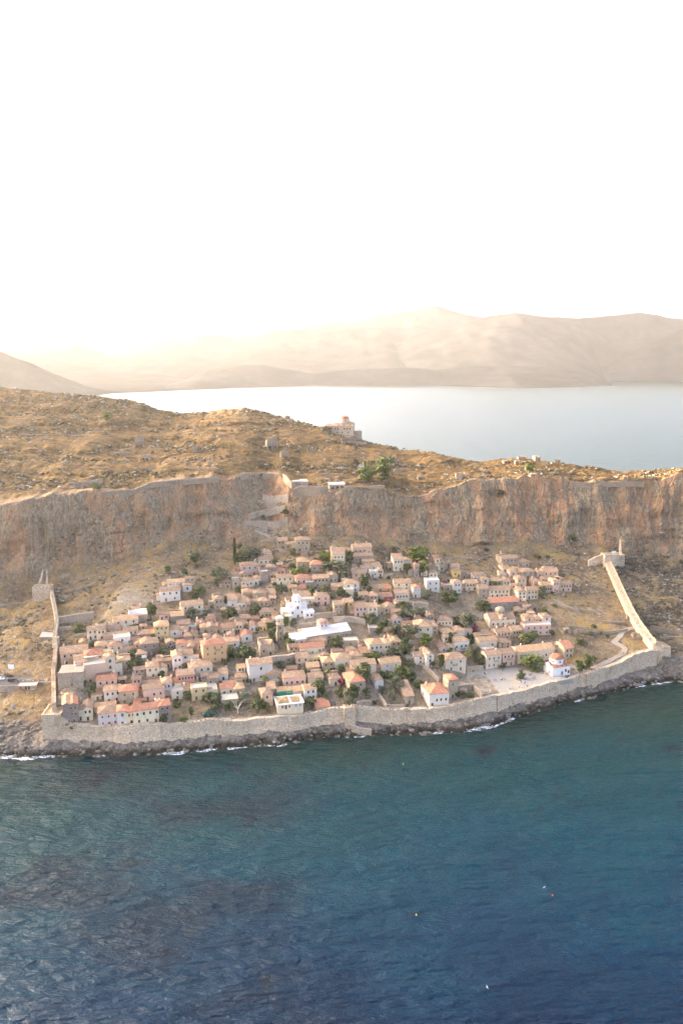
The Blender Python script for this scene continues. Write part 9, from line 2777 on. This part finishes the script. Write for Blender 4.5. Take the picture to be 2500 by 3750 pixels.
def car(label, loc, rz, col, van=False):
    paint = base_mat('car_paint', flat(col, 0.05), 0.25, 0.5)
    root = thing('van' if van else 'car', loc, rz, label, 'van' if van else 'car')
    L, Wd = (5.2, 2.0) if van else (4.4, 1.8)
    if van:
        prof = [(-2.6, 0.35), (2.5, 0.35), (2.6, 0.9), (2.35, 1.15), (1.75, 1.95), (1.5, 2.05), (-2.5, 2.05), (-2.6, 1.9)]
    else:
        prof = [(-2.2, 0.35), (2.1, 0.35), (2.2, 0.75), (2.05, 0.9), (1.1, 1.0), (0.45, 1.5), (0.2, 1.55), (-1.5, 1.55), (-1.75, 1.45), (-2.15, 0.95)]
    bm = bmesh.new()
    f = bm.faces.new([bm.verts.new((x, -Wd / 2, z)) for x, z in prof])
    ex = bmesh.ops.extrude_face_region(bm, geom=[f])
    for v in ex['geom']:
        if isinstance(v, bmesh.types.BMVert):
            v.co.y = Wd / 2
    for v in bm.verts:
        if v.co.z > 1.1:
            v.co.y *= 0.86
    bmesh.ops.recalc_face_normals(bm, faces=bm.faces)
    bmesh.ops.bevel(bm, geom=list(bm.edges), offset=0.06, segments=2, affect='EDGES')
    me = bpy.data.meshes.new('body')
    bm.to_mesh(me); bm.free()
    me.materials.append(paint)
    obj('body', me, root)
    for s in (-1, 1):
        for i, (x0, x1) in enumerate(((-2.2, -0.6), (-0.45, 1.3)) if van else ((-1.45, -0.5), (-0.4, 0.5))):
            mb = MB()
            y0, y1 = s * (Wd / 2 * 0.93 + 0.01), s * (Wd / 2 * 0.86 + 0.02)
            z0, z1 = (1.2, 1.8) if van else (1.02, 1.42)
            mb.add([(x0, y0, z0), (x1 + 0.25, y0, z0), (x1, y1, z1), (x0 + 0.1, y1, z1), (x0, y0 - s * 0.1, z0), (x1 + 0.25, y0 - s * 0.1, z0), (x1, y1 - s * 0.1, z1), (x0 + 0.1, y1 - s * 0.1, z1)], [(0, 1, 2, 3), (7, 6, 5, 4), (0, 4, 5, 1), (1, 5, 6, 2), (2, 6, 7, 3), (3, 7, 4, 0)])
            mb.build('side_window', M_GLASS, root)
        mb = MB()
        mb.box(L / 2 - 0.12, L / 2 + 0.015, s * Wd * 0.36 - 0.18, s * Wd * 0.36 + 0.18, 0.68, 0.86)
        mb.build('headlight', M_LAMP, root)
        for x in (-L * 0.31, L * 0.31):
            mb = MB()
            mb.lathe([(0.22, -0.11), (0.33, -0.1), (0.34, 0.0), (0.33, 0.1), (0.22, 0.11)], 16)
            w = mb.build('wheel', M_TYRE, root, True)
            w.location = (x, s * (Wd / 2 - 0.1), 0.34)
            w.rotation_euler = (R(90), 0, 0)
            mb = MB()
            mb.lathe([(0.21, -0.125), (0.21, 0.125)], 12)
            mb.build('rim', M_RIM, w)
    mb = MB()
    if van:
        mb.add([(2.38, -0.8, 1.2), (2.38, 0.8, 1.2), (1.82, 0.75, 1.9), (1.82, -0.75, 1.9), (2.25, -0.8, 1.2), (2.25, 0.8, 1.2), (1.7, 0.75, 1.9), (1.7, -0.75, 1.9)], [(0, 1, 2, 3), (7, 6, 5, 4), (0, 4, 5, 1), (1, 5, 6, 2), (2, 6, 7, 3), (3, 7, 4, 0)])
    else:
        mb.add([(1.06, -0.75, 1.06), (1.06, 0.75, 1.06), (0.5, 0.68, 1.48), (0.5, -0.68, 1.48), (0.95, -0.75, 1.06), (0.95, 0.75, 1.06), (0.4, 0.68, 1.48), (0.4, -0.68, 1.48)], [(0, 1, 2, 3), (7, 6, 5, 4), (0, 4, 5, 1), (1, 5, 6, 2), (2, 6, 7, 3), (3, 7, 4, 0)])
    mb.build('windscreen', M_GLASS, root)
zc = CPZ + 0.11
car('long black van parked beside the car park crowd', (CARS[0][0], CARS[0][1] + 1, zc), R(4), (0.015, 0.015, 0.017), True)
car('black car parked behind the black van', (CARS[1][0], CARS[1][1] + 1, zc), R(12), (0.02, 0.02, 0.022))
car('silver grey car parked below the billboard', (CARS[2][0], CARS[2][1] + 1, zc), R(10), (0.3, 0.31, 0.32))
car('white car at the left edge of the car park', (CARS[3][0], CARS[3][1] + 1, zc), R(5), (0.75, 0.75, 0.75))

def scooter_parts():
    body = MB()
    body.box(-0.5, 0.1, -0.14, 0.14, 0.35, 0.72)
    body.box(0.1, 0.5, -0.16, 0.16, 0.22, 0.32)
    body.add([(0.5, -0.2, 0.25), (0.5, 0.2, 0.25), (0.68, 0.16, 0.95), (0.68, -0.16, 0.95), (0.56, -0.2, 0.25), (0.56, 0.2, 0.25), (0.74, 0.16, 0.95), (0.74, -0.16, 0.95)], [(0, 1, 2, 3), (7, 6, 5, 4), (0, 4, 5, 1), (1, 5, 6, 2), (2, 6, 7, 3), (3, 7, 4, 0)])
    seat = MB()
    seat.box(-0.6, 0.12, -0.15, 0.15, 0.725, 0.84)
    bar = MB()
    bar.box(0.6, 0.66, -0.33, 0.33, 1.0, 1.05)
    bar.box(0.6, 0.68, -0.06, 0.06, 0.9, 1.0)
    wh = MB()
    wh.lathe([(0.12, -0.05), (0.24, -0.06), (0.26, 0), (0.24, 0.06), (0.12, 0.05)], 14)
    return body.mesh('body', M_IRON), seat.mesh('seat', M_TYRE), bar.mesh('handlebar', M_IRON), wh.mesh('wheel', M_TYRE)
SB, SS, SH, SW = scooter_parts()
for k, p in enumerate(SCOOTERS):
    rng = random.Random(k)
    first = k < 9
    root = thing('scooter', (p[0], p[1], zc), R(rng.uniform(60, 110)), 'dark scooter in the row parked behind the cars' if first else 'dark scooter in the row parked nearest the western gate', 'scooter', 'scooters behind the cars' if first else 'scooters near the western gate')
    obj('body', SB, root); obj('seat', SS, root); obj('handlebar', SH, root)
    for x in (-0.42, 0.68):
        w = obj('wheel', SW, root, (x, 0, 0.26))
        w.rotation_euler = (R(90), 0, 0)

# ------------------------------------------------------------------ buoys and gulls
for k, (p, col, lab) in enumerate(zip(BUOYS, ((0.7, 0.12, 0.05), (0.75, 0.6, 0.1), (0.75, 0.65, 0.15)), ('orange red buoy floating on the open blue water', 'yellow buoy floating in the nearer water', 'small yellow buoy floating closest to the sea wall'))):
    root = thing('buoy', p, 0, lab, 'buoy')
    mb = MB()
    mb.lathe([(0.12, -0.2), (0.3, -0.06), (0.32, 0.1), (0.22, 0.36), (0.08, 0.62)], 14)
    mb.build('float', base_mat('buoy_paint', flat(col, 0.05), 0.4), root, True)
    mb = MB()
    mb.lathe([(0.06, 0.6), (0.05, 1.0), (0.1, 1.02), (0.08, 1.1)], 8)
    mb.build('mast', M_IRON, root)
M_GULL = base_mat('gull_feathers', flat((0.75, 0.75, 0.75), 0.05), 0.8)
for k, p in enumerate(BIRDS):
    mb = MB()
    mb.lathe([(0.01, -0.28), (0.06, -0.15), (0.09, 0.02), (0.06, 0.18), (0.045, 0.26), (0.01, 0.34)], 8)
    mb.v = [(x, z, y) for x, y, z in mb.v]
    for s in (-1, 1):
        mb.add([(s * 0.05, 0.12, 0.03), (s * 0.05, -0.1, 0.03), (s * 0.4, -0.02, 0.16), (s * 0.4, 0.16, 0.16), (s * 0.85, -0.12, 0.05), (s * 0.8, 0.02, 0.06)], [(0, 1, 2, 3), (3, 2, 4, 5)])
    obj('gull', mb.mesh('gull', M_GULL), None, p, R(40 + 60 * k), 'white gull gliding over the open sea right of centre' if k == 0 else 'white gull gliding low over the nearest water', 'bird')
